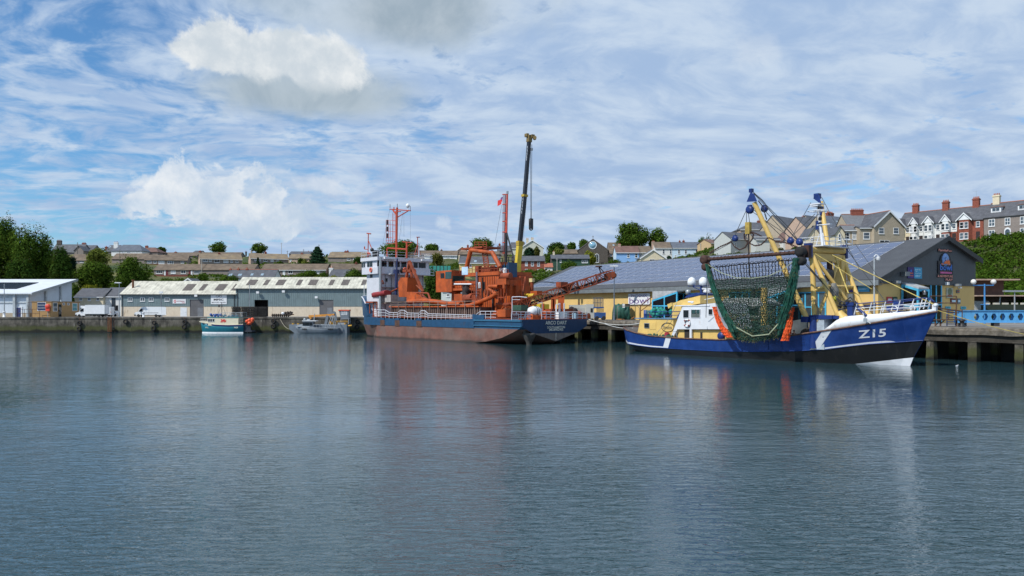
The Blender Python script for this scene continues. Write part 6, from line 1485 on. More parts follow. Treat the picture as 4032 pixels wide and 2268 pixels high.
q=MB();q.tube(k3(521,130),k3(516,945),.05,4);q.tube(k3(507,130),k3(510,945),.05,4);q.tube(k3(521,170),k3(521,195),.2,6);q.build("hoist_rope",mat("wire_grey",(.18,.20,.22),.5,.5),cr)
q=MB();q.bx;c=k3(512,968);q.cb(c,(.55,.7,1.9));q.ball(c+Vector((0,0,.3)),.5,8,6,(1,.6,1.6));hb=q.build("hook_block",BLACK,cr)
q=MB();c=k3(512,1015);q.path([c+Vector((.0,0,.9)),c+Vector((0,0,.45))]+[c+Vector((.38*math.sin(a),0,.38*math.cos(a)-.0))for a in[i*.45 for i in range(0,11)]],.12,6);q.build("hook",BLACK,hb)
q=MB();q.tube(k3(490,400),k3(432,1150),.02,3);q.build("sensor_cable",GALV,cr)
# --------- blue beam trawler in the foreground; lx towards the bow, ly < 0 is the near side
TR=Fr(28.2,89.8,.6,-.8)
tw_=thing("beam_trawler","large blue beam trawler with yellow derricks and net hung over its side","trawler",(TR.ox,TR.oy,0),TR.rz)
t3=lambda p,lat:Vector(TR.hit(p,lat))
def worn_blue():
 m_,t,b=pbsdf("trawler_blue");co=t.add('TexCoord').outputs['Object'];n=t.noise(co,.6,6,.65);st_=t.noise(t.vm('MULTIPLY',co,(1.5,1.5,.14)),1.3,8,.7)
 c=t.mix(t.ss(n,.3,.7),(.005,.029,.150),(.008,.048,.225));c=t.mix(t.m('MULTIPLY',t.ss(st_,.56,.74),.65),c,(.030,.050,.125));c=t.mix(t.m('MULTIPLY',t.ss(t.noise(t.vm('MULTIPLY',co,(2.2,2.2,.2)),1.7,8,.72),.64,.74),.7),c,(.085,.05,.035));c=t.mix(t.m('MULTIPLY',t.ss(t.noise(t.vm('MULTIPLY',co,(.5,.5,2.5)),1.5,6,.7),.66,.72),.6),c,(.12,.16,.26))
 pset(t,b,Base_Color=c,Roughness=t.ss(n,.3,.7,.32,.55));br=t.add('TexBrick',t.vm('MULTIPLY',co,(1,1,1)));pl=t.m('ABSOLUTE',t.m('SINE',t.m('MULTIPLY',t.add('SeparateXYZ',co).outputs[0],1.05)))
 bump(t,b,t.m('ADD',t.m('MULTIPLY',t.noise(co,.9,3,.6),.8),t.m('MULTIPLY',t.ss(pl,0,.12),.35)),.4,.10);return m_
TBL=worn_blue()
TBK=mat("trawler_black",(.008,.0085,.010),.45,var=.3,scale=.5,stain=(.035,.032,.028),stain_amt=.2)
TWH=mat("trawler_white",(.66,.68,.72),.42,var=.05,stain=(.55,.48,.42),stain_amt=.05)
TYE=mat("trawler_yellow",(.68,.465,.145),.5,var=.09,scale=.9,stain=(.42,.24,.08),stain_amt=.10)
RSTB=mat("rust_brown_beam",(.055,.024,.017),.8,var=.4,scale=2)
NBLU=mat("block_blue",(.008,.030,.16),.45,var=.2)
ST=[[(-19.9,.5,3.12),(-19.6,.4,1.28),(-18.6,.2,.35),(-17.6,.15,-.2),(-16,.1,-1.5)],[(-19.3,1.9,3.05),(-19.0,1.7,1.2),(-18.2,.9,.30),(-17.2,.5,-.2),(-15.5,.2,-1.5)],[(-17.5,3.2,2.78),(-17.4,3.0,.98),(-17.0,2.2,.2),(-16.4,1.6,-.2),(-15,.4,-1.5)],[(-15,3.8,2.44),(-15,3.6,.85),(-15,3.1,.1),(-15,2.7,-.2),(-14,1.2,-1.5)],[(-12.5,3.95,2.15),(-12.5,3.8,.74),(-12.5,3.6,0),(-12.5,3.4,-.2),(-12,2.4,-1.5)],[(-8,4,2.0),(-8,3.9,.7),(-8,3.8,-.05),(-8,3.7,-.2),(-8,3.2,-1.5)],[(-2,4,2.0),(-2,3.92,.7),(-2,3.85,-.05),(-2,3.8,-.2),(-2,3.4,-1.5)],[(3.35,4,2.28),(3.35,3.88,.9),(3.35,3.7,-.05),(3.35,3.6,-.2),(3.35,3.0,-1.5)],[(7.8,3.92,2.82),(7.8,3.55,1.15),(7.8,3.15,-.1),(7.8,3.05,-.2),(7.8,2.2,-1.5)],[(10.9,3.65,3.3),(10.9,3.15,1.42),(10.9,2.5,-.12),(10.9,2.4,-.2),(10.9,1.4,-1.5)],[(13.1,3.15,3.7),(13.0,2.6,1.78),(12.9,1.9,-.08),(12.8,1.75,-.2),(12.6,.8,-1.5)],[(15.2,2.5,4.10),(14.9,1.9,2.08),(14.6,1.25,.22),(14.4,1.05,-.2),(14,.4,-1.5)],[(17.6,1.6,4.62),(17.0,1.05,2.30),(16.4,.62,.52),(16.1,.45,-.2),(15.5,.2,-1.5)],[(19.4,.78,5.02),(18.4,.42,2.45),(17.5,.25,.72),(17.1,.18,-.2),(16.5,.1,-1.5)],[(20.55,.07,5.32),(19.28,.05,2.54),(18.36,.04,.85),(17.97,.04,-.2),(17.2,.04,-1.5)]]
rings=[[(x,-h,z)for x,h,z in s_]+[(x,h,z)for x,h,z in reversed(s_)]for s_ in ST]
def hm(j,i):
 r_=i if i<4 else 8-i
 if i==4 or i==9:return 1 if i==4 else 3
 return 0 if r_==0 else(1 if r_==1 else(2 if j>=10 else 1))
q=MB();q.loft(rings,mats=hm,caps=True);q.smooth=True
DECKM=mat("trawler_deck",(.10,.085,.075),.9,var=.3)
thull=q.build("hull",[TBL,TBK,TWH,DECKM],tw_)
def hp(x,v,side=-1,o=.03):
 """point on the hull side between the paint line (v = 0) and the sheer (v = 1) at station x of the sheer"""
 for a,b in zip(ST[:-1],ST[1:]):
  if a[0][0]<=x<=b[0][0]or b is ST[-1]:
   t_=(x-a[0][0])/(b[0][0]-a[0][0]);P=[]
   for r_ in(0,1):P.append(Vector(a[r_]).lerp(Vector(b[r_]),t_))
   p=P[1].lerp(P[0],v);return Vector((p.x,side*(p.y+o),p.z))
def hstrip(mb,fn,n=14):
 """fn(t) -> (x, vlo, vhi)"""
 for s_ in(-1,1):
  L=[fn(i/n)for i in range(n+1)]
  for a,b in zip(L[:-1],L[1:]):
   mb.prism([hp(a[0],a[1],s_),hp(b[0],b[1],s_),hp(b[0],b[2],s_),hp(a[0],a[2],s_)],[hp(a[0],a[1],s_,.0),hp(b[0],b[1],s_,.0),hp(b[0],b[2],s_,.0),hp(a[0],a[2],s_,.0)])
q=MB();hstrip(q,lambda t_:(-19.6+t_*9.4,.0,.13));pieces(q,"stern_stripe",TWH,thull)
q=MB();hstrip(q,lambda t_:(10.6+t_*7.2,.0,.10*(1-max(0,t_-.9)*9)));pieces(q,"bow_stripe",TWH,thull)
def slant(x0,x1,w_,name):
 q=MB()
 for s_ in(-1,1):
  n=6
  for i in range(n):
   a,b=i/n,(i+1)/n;xa_,xb_=x0+(x1-x0)*a,x0+(x1-x0)*b
   q.prism([hp(xa_,a,s_),hp(xa_+w_,a,s_),hp(xb_+w_,b,s_),hp(xb_,b,s_)],[hp(xa_,a,s_,0),hp(xa_+w_,a,s_,0),hp(xb_+w_,b,s_,0),hp(xb_,b,s_,0)])
 return pieces(q,name,TWH,thull)
slant(9.3,10.9,.95,"slanted_stripe");slant(-10.5,-9.9,.85,"slanted_stripe")
q=MB()
for s_ in(-1,1):q.path([Vector((x,s_*(h+.02),z+.02))for(x,h,z),*_ in ST],.09,6)
q.build("gunwale",mat("gunwale_rust",(.13,.07,.05),.8,var=.5,scale=3),thull)
q=MB()
for s_ in(-1,1):q.path([Vector((b[0],s_*(b[1]+.03),b[2]))for b in[s2[1]for s2 in ST[2:]]],.05,5)
q.build("rubbing_strake",TBL,thull)
q=MB()
for k in range(4):hstrip(q,lambda t_,k=k:(6.9+t_*2.0,.26+k*.16+t_*.09,.29+k*.16+t_*.09),3)
for k in range(2):hstrip(q,lambda t_,k=k:(4.6+k*1.6+t_*.06,.1,.95),1)
q.build("plate_strengthening",TBL,thull)
def hull_text(body,x0,x1,z0,z1):
 q=MB();vs,fs=text_mesh(body,.02);xs=[v[0]for v in vs];ys=[v[1]for v in vs];a,b,c_,d_=min(xs),max(xs),min(ys),max(ys)
 for s_ in(-1,1):
  out=[]
  for v in vs:
   u=(v[0]-a)/(b-a);w2=(v[1]-c_)/(d_-c_)
   x=x0+(x1-x0)*(u if s_<0 else 1-u);z=z0+(z1-z0)*w2+.10*(x-x0);best=min((hp(x,vv/24,s_,.035)for vv in range(0,25)),key=lambda p:abs(p.z-z))
   k_=hp(x,0,s_,.035);t_=hp(x,1,s_,.035);f_=(z-k_.z)/(t_.z-k_.z);out.append(k_.lerp(t_,f_))
  q._add(out,fs)
 return pieces(q,"number",TWH,thull)
pA,pB=t3(R4(800,645),-2.5),t3(R4(1030,560),-1.9)
hull_text("Z15",14.25,16.75,2.62,3.42)
q=MB();q.smooth=True;wr=[]
for x,h,zs,zt,ins in((10.85,3.66,3.29,3.31,.1),(11.6,3.5,3.43,4.0,.3),(12.4,3.33,3.57,4.75,.4),(13.4,3.1,3.74,4.88,.30),(15.2,2.52,4.1,5.05,.25),(17.6,1.62,4.62,5.26,.18),(19.4,.80,5.02,5.45,.10),(20.5,.14,5.31,5.60,.04)):
 wr.append([(x,-h,zs),(x,-h+ins*.25,zs+(zt-zs)*.75),(x,-h+ins,zt),(x,h-ins,zt),(x,h-ins*.25,zs+(zt-zs)*.75),(x,h,zs)])
q.loft(wr)
wbk=q.build("whaleback",mat("whaleback_white",(.76,.78,.81),.42,var=.05,stain=(.40,.20,.08),stain_amt=.22,stain_scale=(1.6,1.6,.35)),tw_)
q=MB();q.cb((20.35,0,5.7),(.35,.35,.6));q.lathe([(.08,-.22),(.18,-.2),(.18,.2),(.08,.22)],(20.45,0,5.95),10,'y');q.build("stem_roller",TWH,wbk)
q=MB();stz=[(13.9,-2.55,5.02),(15.2,-2.15,5.16),(16.4,-1.75,5.26),(17.6,-1.3,5.36),(18.7,-.85,5.48),(19.7,-.45,5.58)]
for s_ in(1,-1):
 tp1=[Vector((x-.0,s_*y,z+1.05))for x,y,z in stz];tp2=[Vector((x,s_*y,z+.6))for x,y,z in stz];tp3=[Vector((x,s_*y,z+.3))for x,y,z in stz]
 for p,t_ in zip(stz,tp1):q.tube((p[0]-.2,s_*p[1],p[2]),t_+Vector((.1,0,0)),.05,5)
 q.path(tp2,.04,5);q.path(tp3,.035,5)
q.build("bow_rail",TWH,tw_)
q=MB()
for s_ in(1,-1):q.path([Vector((11.9,s_*2.7,5.5))]+[Vector((x,s_*y,z+1.08))for x,y,z in stz]+[Vector((20.3,0,6.3))],.05,5)
q.build("bow_top_rail",NBLU,tw_)
q=MB();c=t3(E3(1335,1010),-2.3);q.cb((c.x,-2.2,5.45),(.55,.6,1.5));q.cb((c.x-.1,-2.2,6.1),(1.1,.8,.35));q.tube((c.x+.3,-2.3,6.0),(c.x+1.75,-2.6,4.95),.14,6);q.build("samson_post",NBLU,tw_)
q=MB();q.path([Vector((c.x+1.5,-2.75,5.2)),Vector((c.x+1.9,-3.0,4.5)),Vector((c.x+2.4,-2.95,4.15))],.05,5);q.cb((c.x+1.9,-3.0,4.5),(.35,.12,.35));q.build("shackle",GALV,tw_)
q=MB();rr=random.Random(8)
for k in range(4):q.torus((16+k*.75,-.9+k*.2,5.35+k*.05),.32,.07,'z',14,5)
q.build("rope_coils",mat("tan_rope",(.30,.23,.14),.9),tw_)
q=MB();q.torus((17.0,-1.0,5.55),.3,.06,'y',14,5);q.torus((18.5,-.55,5.65),.25,.05,'y',14,5);q.build("fairlead_rings",TWH,tw_)
q=MB();q.cb((16.6,.5,5.75),(.7,.6,1.2));q.cb((15.9,.3,5.55),(.5,.5,.6));q.build("windlass",NBLU,tw_)
q=MB();q.bx(9.6,10.9,-3.3,3.3,1.4,4.55);q.build("forecastle_bulkhead",mat("grey_blue_bulkhead",(.36,.42,.48),.6),tw_)
q=MB();q.tube((9.7,-3.35,1.5),(9.7,-3.35,4.7),.38,10);q.bx(8.9,11.8,-3.4,-2.7,4.55,4.95);q.bx(9.2,12.4,-3.2,3.2,4.58,4.9);q.build("gantry_foot",NBLU,tw_)
GX=9.2
q=MB();q.tube((GX,-3.3,11.75),(GX,3.3,11.9),.36,10);q.bx(GX-.25,GX+.25,-3.0,3.0,10.6,11.45);q.build("gantry_crosshead",TYE,tw_)
q=MB();q.cb((GX,-3.45,11.7),(.75,.45,1.5));q.cb((GX,3.45,11.85),(.75,.35,1.5));pieces(q,"crosshead_end",NBLU,tw_)
q=MB()
for s_ in(-1,1):q.tube((GX+.1,s_*2.95,11.4),(GX+.45,s_*3.0,4.6),.27,10)
q.build("gantry_post",TYE,tw_)if False else None
for s_ in(-1,1):q=MB();q.tube((GX+.1,s_*2.95,11.4),(GX+.45,s_*3.0,4.6),.27,10);q.build("gantry_post",TYE,tw_)
for s_ in(-1,1):
 q=MB();q.tube((GX+.1,s_*2.9,11.3),(12.1,s_*2.6,4.7),.24,10);q.tube((12.1,s_*2.6,5.3),(12.5,s_*2.5,4.6),.35,8,.6);q.build("gantry_strut",TYE,tw_)
q=MB();q.tube((GX+.2,-2.2,10.7),(11.6,2.0,4.9),.2,8);q.tube((GX+.2,2.0,10.7),(9.7,-2.2,5.2),.2,8);q.build("gantry_brace",TYE,tw_)
q=MB();q.tube((9.75,-2.98,7.55),(10.7,-2.85,7.95),.15,8);q.tube((10.7,-2.85,7.95),(10.7,2.85,8.0),.14,8);q.tube((10.7,2.85,8.0),(9.7,2.98,7.6),.15,8);q.build("gantry_tie",TYE,tw_)
q=MB()
for s_ in(-1,1):q.prism([(GX-.15,s_*2.85,11.3),(GX-.15,s_*1.4,10.75),(GX-.15,s_*2.3,10.0),(GX-.15,s_*2.85,8.9)],[(GX+.15,s_*2.85,11.3),(GX+.15,s_*1.4,10.75),(GX+.15,s_*2.3,10.0),(GX+.15,s_*2.85,8.9)])
q.build("gusset",TYE,tw_)
q=MB();q.bx(GX-.2,GX+.6,1.9,2.6,4.8,10.8);q.build("mast_trunk",TYE,tw_)
q=MB()
for k in range(14):q.tube((GX+.65,2.6,5.0+k*.4),(GX+.65,3.1,5.0+k*.4),.035,4)
q.tube((GX+.65,3.1,4.8),(GX+.65,3.1,10.6),.04,4);q.build("ladder",TYE,tw_)
q=MB();q.lathe([(.3,-.2),(.72,-.12),(.72,.12),(.3,.2)],(GX+.4,-.1,9.25),16,'x');q.build("hanging_block",BLACK,tw_)
q=MB();q.cb((GX+.4,-.1,10.2),(.35,.5,.9));q.build("block_shackle",RSTB,tw_)
q=MB();rr=random.Random(1)
for s_ in(-1,):
 for k in range(5):q.path([Vector((GX+.5+rr.uniform(-.1,.1),-3.1+rr.uniform(-.1,.1),6.6)),Vector((GX+.8+rr.uniform(-.2,.3),-3.3,5.6)),Vector((GX+1.1+rr.uniform(-.3,.3),-3.3,4.5-rr.random()*.5)),Vector((GX+.6,-3.3,5.0))],.06,5)
q.build("hung_rope",mat("tan_rope",(.30,.23,.14),.9),tw_)
q=MB();pz=12.15;q.bx(GX-1.6,GX+1.2,-2.6,3.0,pz,pz+.08)
for x in(GX-1.6,GX+1.2):
 for k in range(6):y=-2.6+k*1.12;q.tube((x,y,pz),(x,y,pz+1.0),.035,4)
 for z in(.5,1.0):q.tube((x,-2.6,pz+z),(x,3.0,pz+z),.035,4)
for y in(-2.6,3.0):
 for z in(.5,1.0):q.tube((GX-1.6,y,pz+z),(GX+1.2,y,pz+z),.035,4)
q.build("top_platform",TWH,tw_)
sm=lambda x,y:t3(R2(x,y),0.0)
q=MB();q.tube(sm(1155,560),sm(1105,190),.17,8,.12);q.tube(sm(1085,555),sm(1122,430),.05,5);q.tube(sm(1175,555),sm(1150,420),.06,5);mst=q.build("signal_mast",TWH,tw_)
q=MB();q.torus(sm(1110,235),1.05,.045,'z',22,5);q.torus(sm(1110,240),.45,.04,'z',16,5);c=sm(1110,235);q.tube(c-Vector((1.0,0,0)),c+Vector((1,0,0)),.04,4);q.tube(c-Vector((0,1,0)),c+Vector((0,1,0)),.04,4);q.cb(sm(1095,195),(.9,.9,.1));q.cb(sm(1105,180),(1.2,1.0,.12));q.cb(sm(1165,350),(1.5,.5,.08));q.tube(sm(1055,275),sm(1115,280),.04,4);pieces(q,"mast_fittings",TWH,mst)
q=MB()
for y in(215,300,345):q.lathe([(.16,-.2),(.2,0),(.16,.2)],sm(1128,y),8)
q.build("navigation_lights",BLACK,mst)
dB,dT=Vector((9.0,-3.45,4.6)),t3(R2(575,165),-6.0)
q=MB();q.tube(dB,dT,.30,12,.25);dk=q.build("near_derrick",TYE,tw_)
q=MB();q.cb(dB-Vector((0,0,.1)),(.8,.9,.6));q.build("heel_fitting",NBLU,dk)
hd=lambda x,y,l=-6.0:t3(R2(x,y),l)
q=MB();q.prism([hd(510,160,-6.35),hd(600,155,-6.35),hd(575,95,-6.35),hd(545,75,-6.35)],[hd(510,160,-5.65)+Vector((0,0,0)),hd(600,155,-5.65),hd(575,95,-5.65),hd(545,75,-5.65)]);q.cb(hd(550,65),(.35,.4,.4));q.build("head_fitting",NBLU,dk)
def block(c,r_,m_,name="block"):
 q=MB();q.lathe([(r_*.4,-.22),(r_,-.16),(r_*1.02,0),(r_,.16),(r_*.4,.22)],c,14,'y');q.cb(Vector(c)+Vector((0,0,r_*.8)),(r_*.9,.34,r_*.7));return q.build(name,m_,tw_)
block(hd(538,225),.44,NBLU);block(hd(660,218,-5.0),.36,NBLU);block(hd(415,468,-7),.32,NBLU);block(hd(880,488,-5),.34,NBLU);block(hd(955,497,-5),.34,NBLU)
q=MB();c=hd(525,380,-7);q.cb(c,(.55,.4,1.25));q.build("lifting_block",mat("block_ochre",(.36,.25,.05),.6,var=.3),tw_)
fB,fT=Vector((8.6,3.45,4.6)),t3(R2(1135,160),6.0)
q=MB();q.tube(fB,fT,.30,12,.25);fk=q.build("far_derrick",TYE,tw_)
q=MB();q.prism([hd(1070,130,5.7),hd(1140,185,5.7),hd(1120,100,5.7),hd(1085,105,5.7)],[hd(1070,130,6.3),hd(1140,185,6.3),hd(1120,100,6.3),hd(1085,105,6.3)]);q.cb(hd(1105,112,6),(.6,.6,.6));q.build("head_fitting",NBLU,fk)
q=MB();q.cb(hd(1130,235,5.5),(.5,.5,1.0));q.cb(hd(1110,355,5),(.4,.4,1.0));q.build("far_blocks",NBLU,tw_)
WIRE=mat("dark_wire",(.045,.05,.055),.6)
q=MB()
def wire(a,la,b,lb,r_=.035):q.tube(t3(R2(*a),la),t3(R2(*b),lb),r_,4)
for a,la,b,lb in(((515,215),-6,(385,500),-7),((510,250),-6,(510,360),-7),((525,250),-6,(540,360),-7),((560,175),-6,(620,310),-5.6),((540,230),-6,(975,520),-4),((570,80),-6,(880,390),-3),((575,95),-6,(940,480),-4),((575,230),-6,(900,540),-4),((665,235),-5,(880,470),-4),((680,200),-5,(950,500),-3),((880,390),-3,(1000,560),-3.2),((1050,165),6,(920,400),0),((920,400),0,(880,470),-4.5),((1140,120),6,(1449,705),-1),((1115,180),0,(1060,560),-2),((1085,260),0,(910,430),-3),((385,500),-7,(200,600),-7),((180,760),-6.5,(170,1130),-3.5),((1000,660),-3.5,(1330,1050),-2.5),((1000,680),-3.5,(1290,1000),-2.5),((1060,640),-3,(1290,960),-2.5)):wire(a,la,b,lb)
q.tube(t3(E3(1215,0),3),t3(E3(1880,900),.5),.035,4);q.tube(t3(E3(1400,0),2),t3(E3(1820,600),.5),.025,4);q.tube(t3(E3(640,290),-3.5),t3(E3(950,620),-2.8),.035,4)
q.build("rigging_wires",WIRE,tw_)
q=MB();q.tube(t3(E3(1040,160),-1),Vector((20.3,0,6.0)),.05,5);q.tube(t3(E3(790,140),-2.8),t3(E3(1650,680),-2),.035,4);q.tube(t3(E3(1100,200),1),t3(E3(1300,745),-2),.06,5);q.build("pale_stays",mat("yellow_rope",(.55,.43,.13),.9),tw_)
q=MB();q.path([t3(E3(*p),-2.9)for p in((1105,760),(1140,830),(1230,880),(1330,800),(1400,900))],.06,5)
rr=random.Random(6)
for k in range(26):p=t3(E3(1160+rr.random()*240,850+rr.random()*120),-2.6+rr.random());q.ball(p,rr.uniform(.08,.22),6,4)
q.build("winch_tackle",mat("dark_tackle",(.05,.045,.04),.9,var=.5,scale=4),tw_)
q=MB();p=t3(E3(1080,720),-1.5);q.lathe([(.15,-.9),(.45,-.4),(.5,.2),(.2,.9)],(p.x,p.y,p.z),10);q.build("grey_float_bag",mat("grey_bag",(.17,.17,.16),.9,var=.4,scale=4),tw_)
q=MB();p=t3(E3(1090,815),-1.6);q.ball(p,.35,8,6);q.build("yellow_bag",mat("lime_bag",(.50,.50,.03),.8),tw_)
CHN=mat("rusty_chain",(.05,.022,.018),.9,var=.4,scale=5)
def chain(mb,pts,n=22,r_=.065):
 P=[t3(R2(*p),-7.0)for p in pts];out=[]
 for a,b in zip(P[:-1],P[1:]):out+=[a.lerp(b,i/8)for i in range(8)]
 out.append(P[-1])
 for i,(a,b)in enumerate(zip(out[:-1],out[1:])):
  o_=Vector((0,.04,0))if i%2 else Vector((0,0,.04));mb.beam(a-o_*.3,b+o_*.3,.15 if i%2 else.07,.07 if i%2 else.15)
q=MB()
for pts in(((200,590),(290,535),(345,512),(385,490)),((385,500),(410,535),(450,562),(495,545),(530,490)),((530,505),(580,528),(630,520),(665,490),(692,458)),((697,460),(760,492),(830,500),(890,520),(940,540)),((515,412),(490,430),(495,470),(528,508)),((535,412),(570,430),(560,470),(530,510)),((528,412),(530,640)),((545,410),(590,425),(640,450))):chain(q,pts)
q.build("beam_chains",CHN,tw_)
q=MB();q.tube(t3(R2(527,430),-7),t3(R2(532,780),-7.1),.06,5);q.build("centre_wire",BLACK,tw_)
for pts,nm in((((570,85),(600,110),(640,145),(670,180)),"head_chain"),(((610,150),(640,190),(665,260),(680,310)),"head_chain")):q=MB();chain(q,pts,r_=.1);q.build(nm,BLACK,tw_)
# ---- beam trawl: beam, shoes, net
bt=thing("trawl_net","green beam trawl net with orange rope skirts hung from a rusty beam","fishing net",(TR.ox,TR.oy,0),TR.rz)
NLAT=-7.0
bL,bR=t3(R2(165,643),NLAT),t3(R2(975,582),NLAT)
q=MB();q.tube(bL,bR,.19,12);
for k in range(24):c=bL.lerp(bR,.02+k*.041);q.tube(c-Vector((.05,0,0)),c+Vector((.06,0,.02)),.225,10)
q.build("beam",RSTB,bt)
for c,m_ in((t3(R2(163,645),NLAT),RSTB),(t3(R2(965,578),NLAT),RUBBER)):
 q=MB();q.lathe([(.2,-.45),(.46,-.4),(.52,-.25),(.52,.25),(.46,.4),(.2,.45)],c,18,'y');q.build("wheel",m_,bt)
for c,m_ in((t3(R2(172,705),NLAT),RSTB),(t3(R2(970,655),NLAT),RUBBER)):
 q=MB();q.lathe([(.2,-.42),(.40,-.38),(.46,-.22),(.46,.22),(.40,.38),(.2,.42)],c,16,'y');q.build("wheel",m_,bt)
q=MB();q.beam(t3(R2(165,640),NLAT),t3(R2(185,720),NLAT),.25,.7);q.beam(t3(R2(970,580),NLAT),t3(R2(965,680),NLAT),.25,.7);q.cb(t3(R2(1010,575),-6.2),(.9,.5,1.2));pieces(q,"shoe_plate",RSTB,bt)
def crv(pts,v):
 v=max(0,min(.9999,v))*(len(pts)-1);i=int(v);a,b=pts[i],pts[i+1];t_=v-i;return(a[0]+(b[0]-a[0])*t_,a[1]+(b[1]-a[1])*t_)
EL=[(182,680),(205,780),(235,890),(275,990),(320,1085),(370,1190),(430,1312)]
ER=[(955,605),(948,720),(930,820),(900,920),(865,1030),(825,1150),(790,1292)]
nlat=lambda v:NLAT+2.1*v**1.2
def npt(u,v,bulge=.0):
 a,b=crv(EL,v),crv(ER,v);p=(a[0]+(b[0]-a[0])*u,a[1]+(b[1]-a[1])*u)
 sag=math.sin(math.pi*u)*(38*(1-v)**2*0+26*v);P=t3(R2(p[0],p[1]+sag),nlat(v));P.y-=bulge*math.sin(math.pi*u);return P
rr=random.Random(12)
NU,NV=58,74
J=[[npt(u/NU,v/NV,.5)+Vector((rr.uniform(-.03,.03),rr.uniform(-.08,.08),rr.uniform(-.04,.04)))for u in range(NU+1)]for v in range(NV+1)]
NETD=mat("dark_chain_mat",(.018,.016,.018),.9,var=.4);NETG=mat("green_netting",(.008,.042,.026),.85,var=.5,scale=1.5,stain=(.09,.085,.03),stain_amt=.25,stain_scale=(1,1,1))
q=MB();q2=MB()
VC=17
for v in range(NV):
 tgt=q if v<VC else q2;r_=.042 if v<VC else.043
 for u in range(NU+1):
  if v<4:
   if u%3==0:c_=J[4][u];t_=npt((u+(1.2 if u<NU-1 else 0))/NU,0)if v%2 else npt((u-(1.2 if u>1 else 0))/NU,0);(v in(0,1))and q.tube(t_-Vector((0,0,.2)),c_,.04,3,caps=False)
  elif v<VC:
   if u%2==0:tgt.tube(J[v][u],J[v+1][u],.055,3,caps=False)
  else:tgt.tube(J[v][u],J[v+1][u],r_ if u%2==0 or v>24 else r_*.6,3,caps=False)
 if v in(4,)or v>=VC:
  for u in range(NU):tgt.tube(J[v][u],J[v][u+1],r_*(1.6 if v==4 else(1 if v%2 else.6)),3,caps=False)
 elif v%4==0 and v>4:
  for u in range(NU):tgt.tube(J[v][u],J[v][u+1],.02,3,caps=False)
q.build("chain_mat",NETD,bt);q2.build("netting",NETG,bt)
q=MB();P=[t3(R2(*p),-7.2)for p in((185,685),(300,755),(420,795),(560,800),(700,780),(800,735),(930,640))];q.path(P,.04,4);P=[t3(R2(*p),-5.6)for p in((330,1120),(420,1210),(560,1285),(700,1270),(780,1180))];q.path(P,.07,4);q.build("head_rope",mat("pale_green_rope",(.32,.36,.24),.9),bt)
q=MB();rr=random.Random(4)
for k in range(1500):
 u,v=rr.uniform(.03,.97),1-.33*rr.random()**1.4;
 if rr.random()>(abs(u-.5)*1.2+.35):continue
 p=npt(u,v,.4);e=p+Vector((rr.uniform(-.3,.3),rr.uniform(-.2,.2),rr.uniform(-.3,.2)));q.tube(p,e,rr.uniform(.015,.035),3,caps=False)
q.build("belly_tangle",mat("olive_tangle",(.085,.08,.03),.9,var=.5,scale=3),bt)
def rope_bundle(mb,path_,w0,w1,n,r_,lat,seed,jit=.12):
 """bunched strands following a photograph path, width in photo zoom units"""
 rr=random.Random(seed)
 for k in range(n):
  o0=rr.uniform(-.5,.5);ph=rr.uniform(0,6);P=[]
  for i in range(11):
   v=i/10;c=crv(path_,v);w_=w0+(w1-w0)*v
   p=t3(R2(c[0]+(o0+.12*math.sin(ph+v*9))*w_,c[1]),lat(v));p.y+=rr.uniform(-jit,jit)-.25*math.cos(o0*3);P.append(p)
  mb.path(P[:-1 if jit<.15 else rr.choice((-1,-1,-2,-3))],r_,3)
GRB=mat("bunched_green_net",(.010,.085,.058),.8,var=.55,scale=2.2,stain=(.17,.16,.07),stain_amt=.25,stain_scale=(1.5,1.5,1.5))
def net_strip(mb,path_,w0,w1,lat,seed,nseg=26,nw=7):
 rr=random.Random(seed);rings=[]
 for i in range(nseg+1):
  v=i/nseg;c=crv(path_,v);w_=w0+(w1-w0)*math.sin(math.pi*min(1,v*.8+.1));ring=[]
  for k in range(nw*2):
   a=2*math.pi*k/(nw*2);rr_=1+rr.uniform(-.16,.16);p=t3(R2(c[0]+math.cos(a)*w_*.5*rr_,c[1]),lat(v));p.y+=math.sin(a)*.32*rr_;ring.append(p)
  rings.append(ring)
 mb.smooth=True;mb.loft(rings);mb.smooth=False
q=MB();net_strip(q,[(178,680),(205,790),(240,900),(285,1010),(330,1100),(385,1210),(425,1312)],12,44,lambda v:nlat(v)-.1,1);rope_bundle(q,[(180,680),(210,800),(245,910),(290,1010),(340,1110),(390,1210),(430,1312)],20,80,26,.03,lambda v:nlat(v)-.3,2);q.build("side_bunch",GRB,bt)
q=MB();net_strip(q,[(930,640),(925,720),(905,820),(880,930),(850,1050),(815,1180),(790,1292)],22,66,lambda v:nlat(v)-.1,3);rope_bundle(q,[(935,630),(925,730),(905,830),(880,940),(850,1050),(815,1180),(790,1292)],60,92,34,.03,lambda v:nlat(v)-.35,4);q.build("side_bunch",GRB,bt)
DOL=mat("orange_dolly_rope",(.66,.085,.014),.85,var=.4,scale=4)
for path_,w0,w1,sd_,n in(([(245,1040),(268,1120),(300,1200),(345,1265),(395,1318)],18,52,5,90),([(900,1045),(885,1120),(868,1200),(850,1280),(830,1355)],15,60,6,105)):
 q=MB();rope_bundle(q,path_,w0,w1,n,.035,lambda v:-5.3-.25*v,sd_,.2);q.build("orange_skirt",DOL,bt)
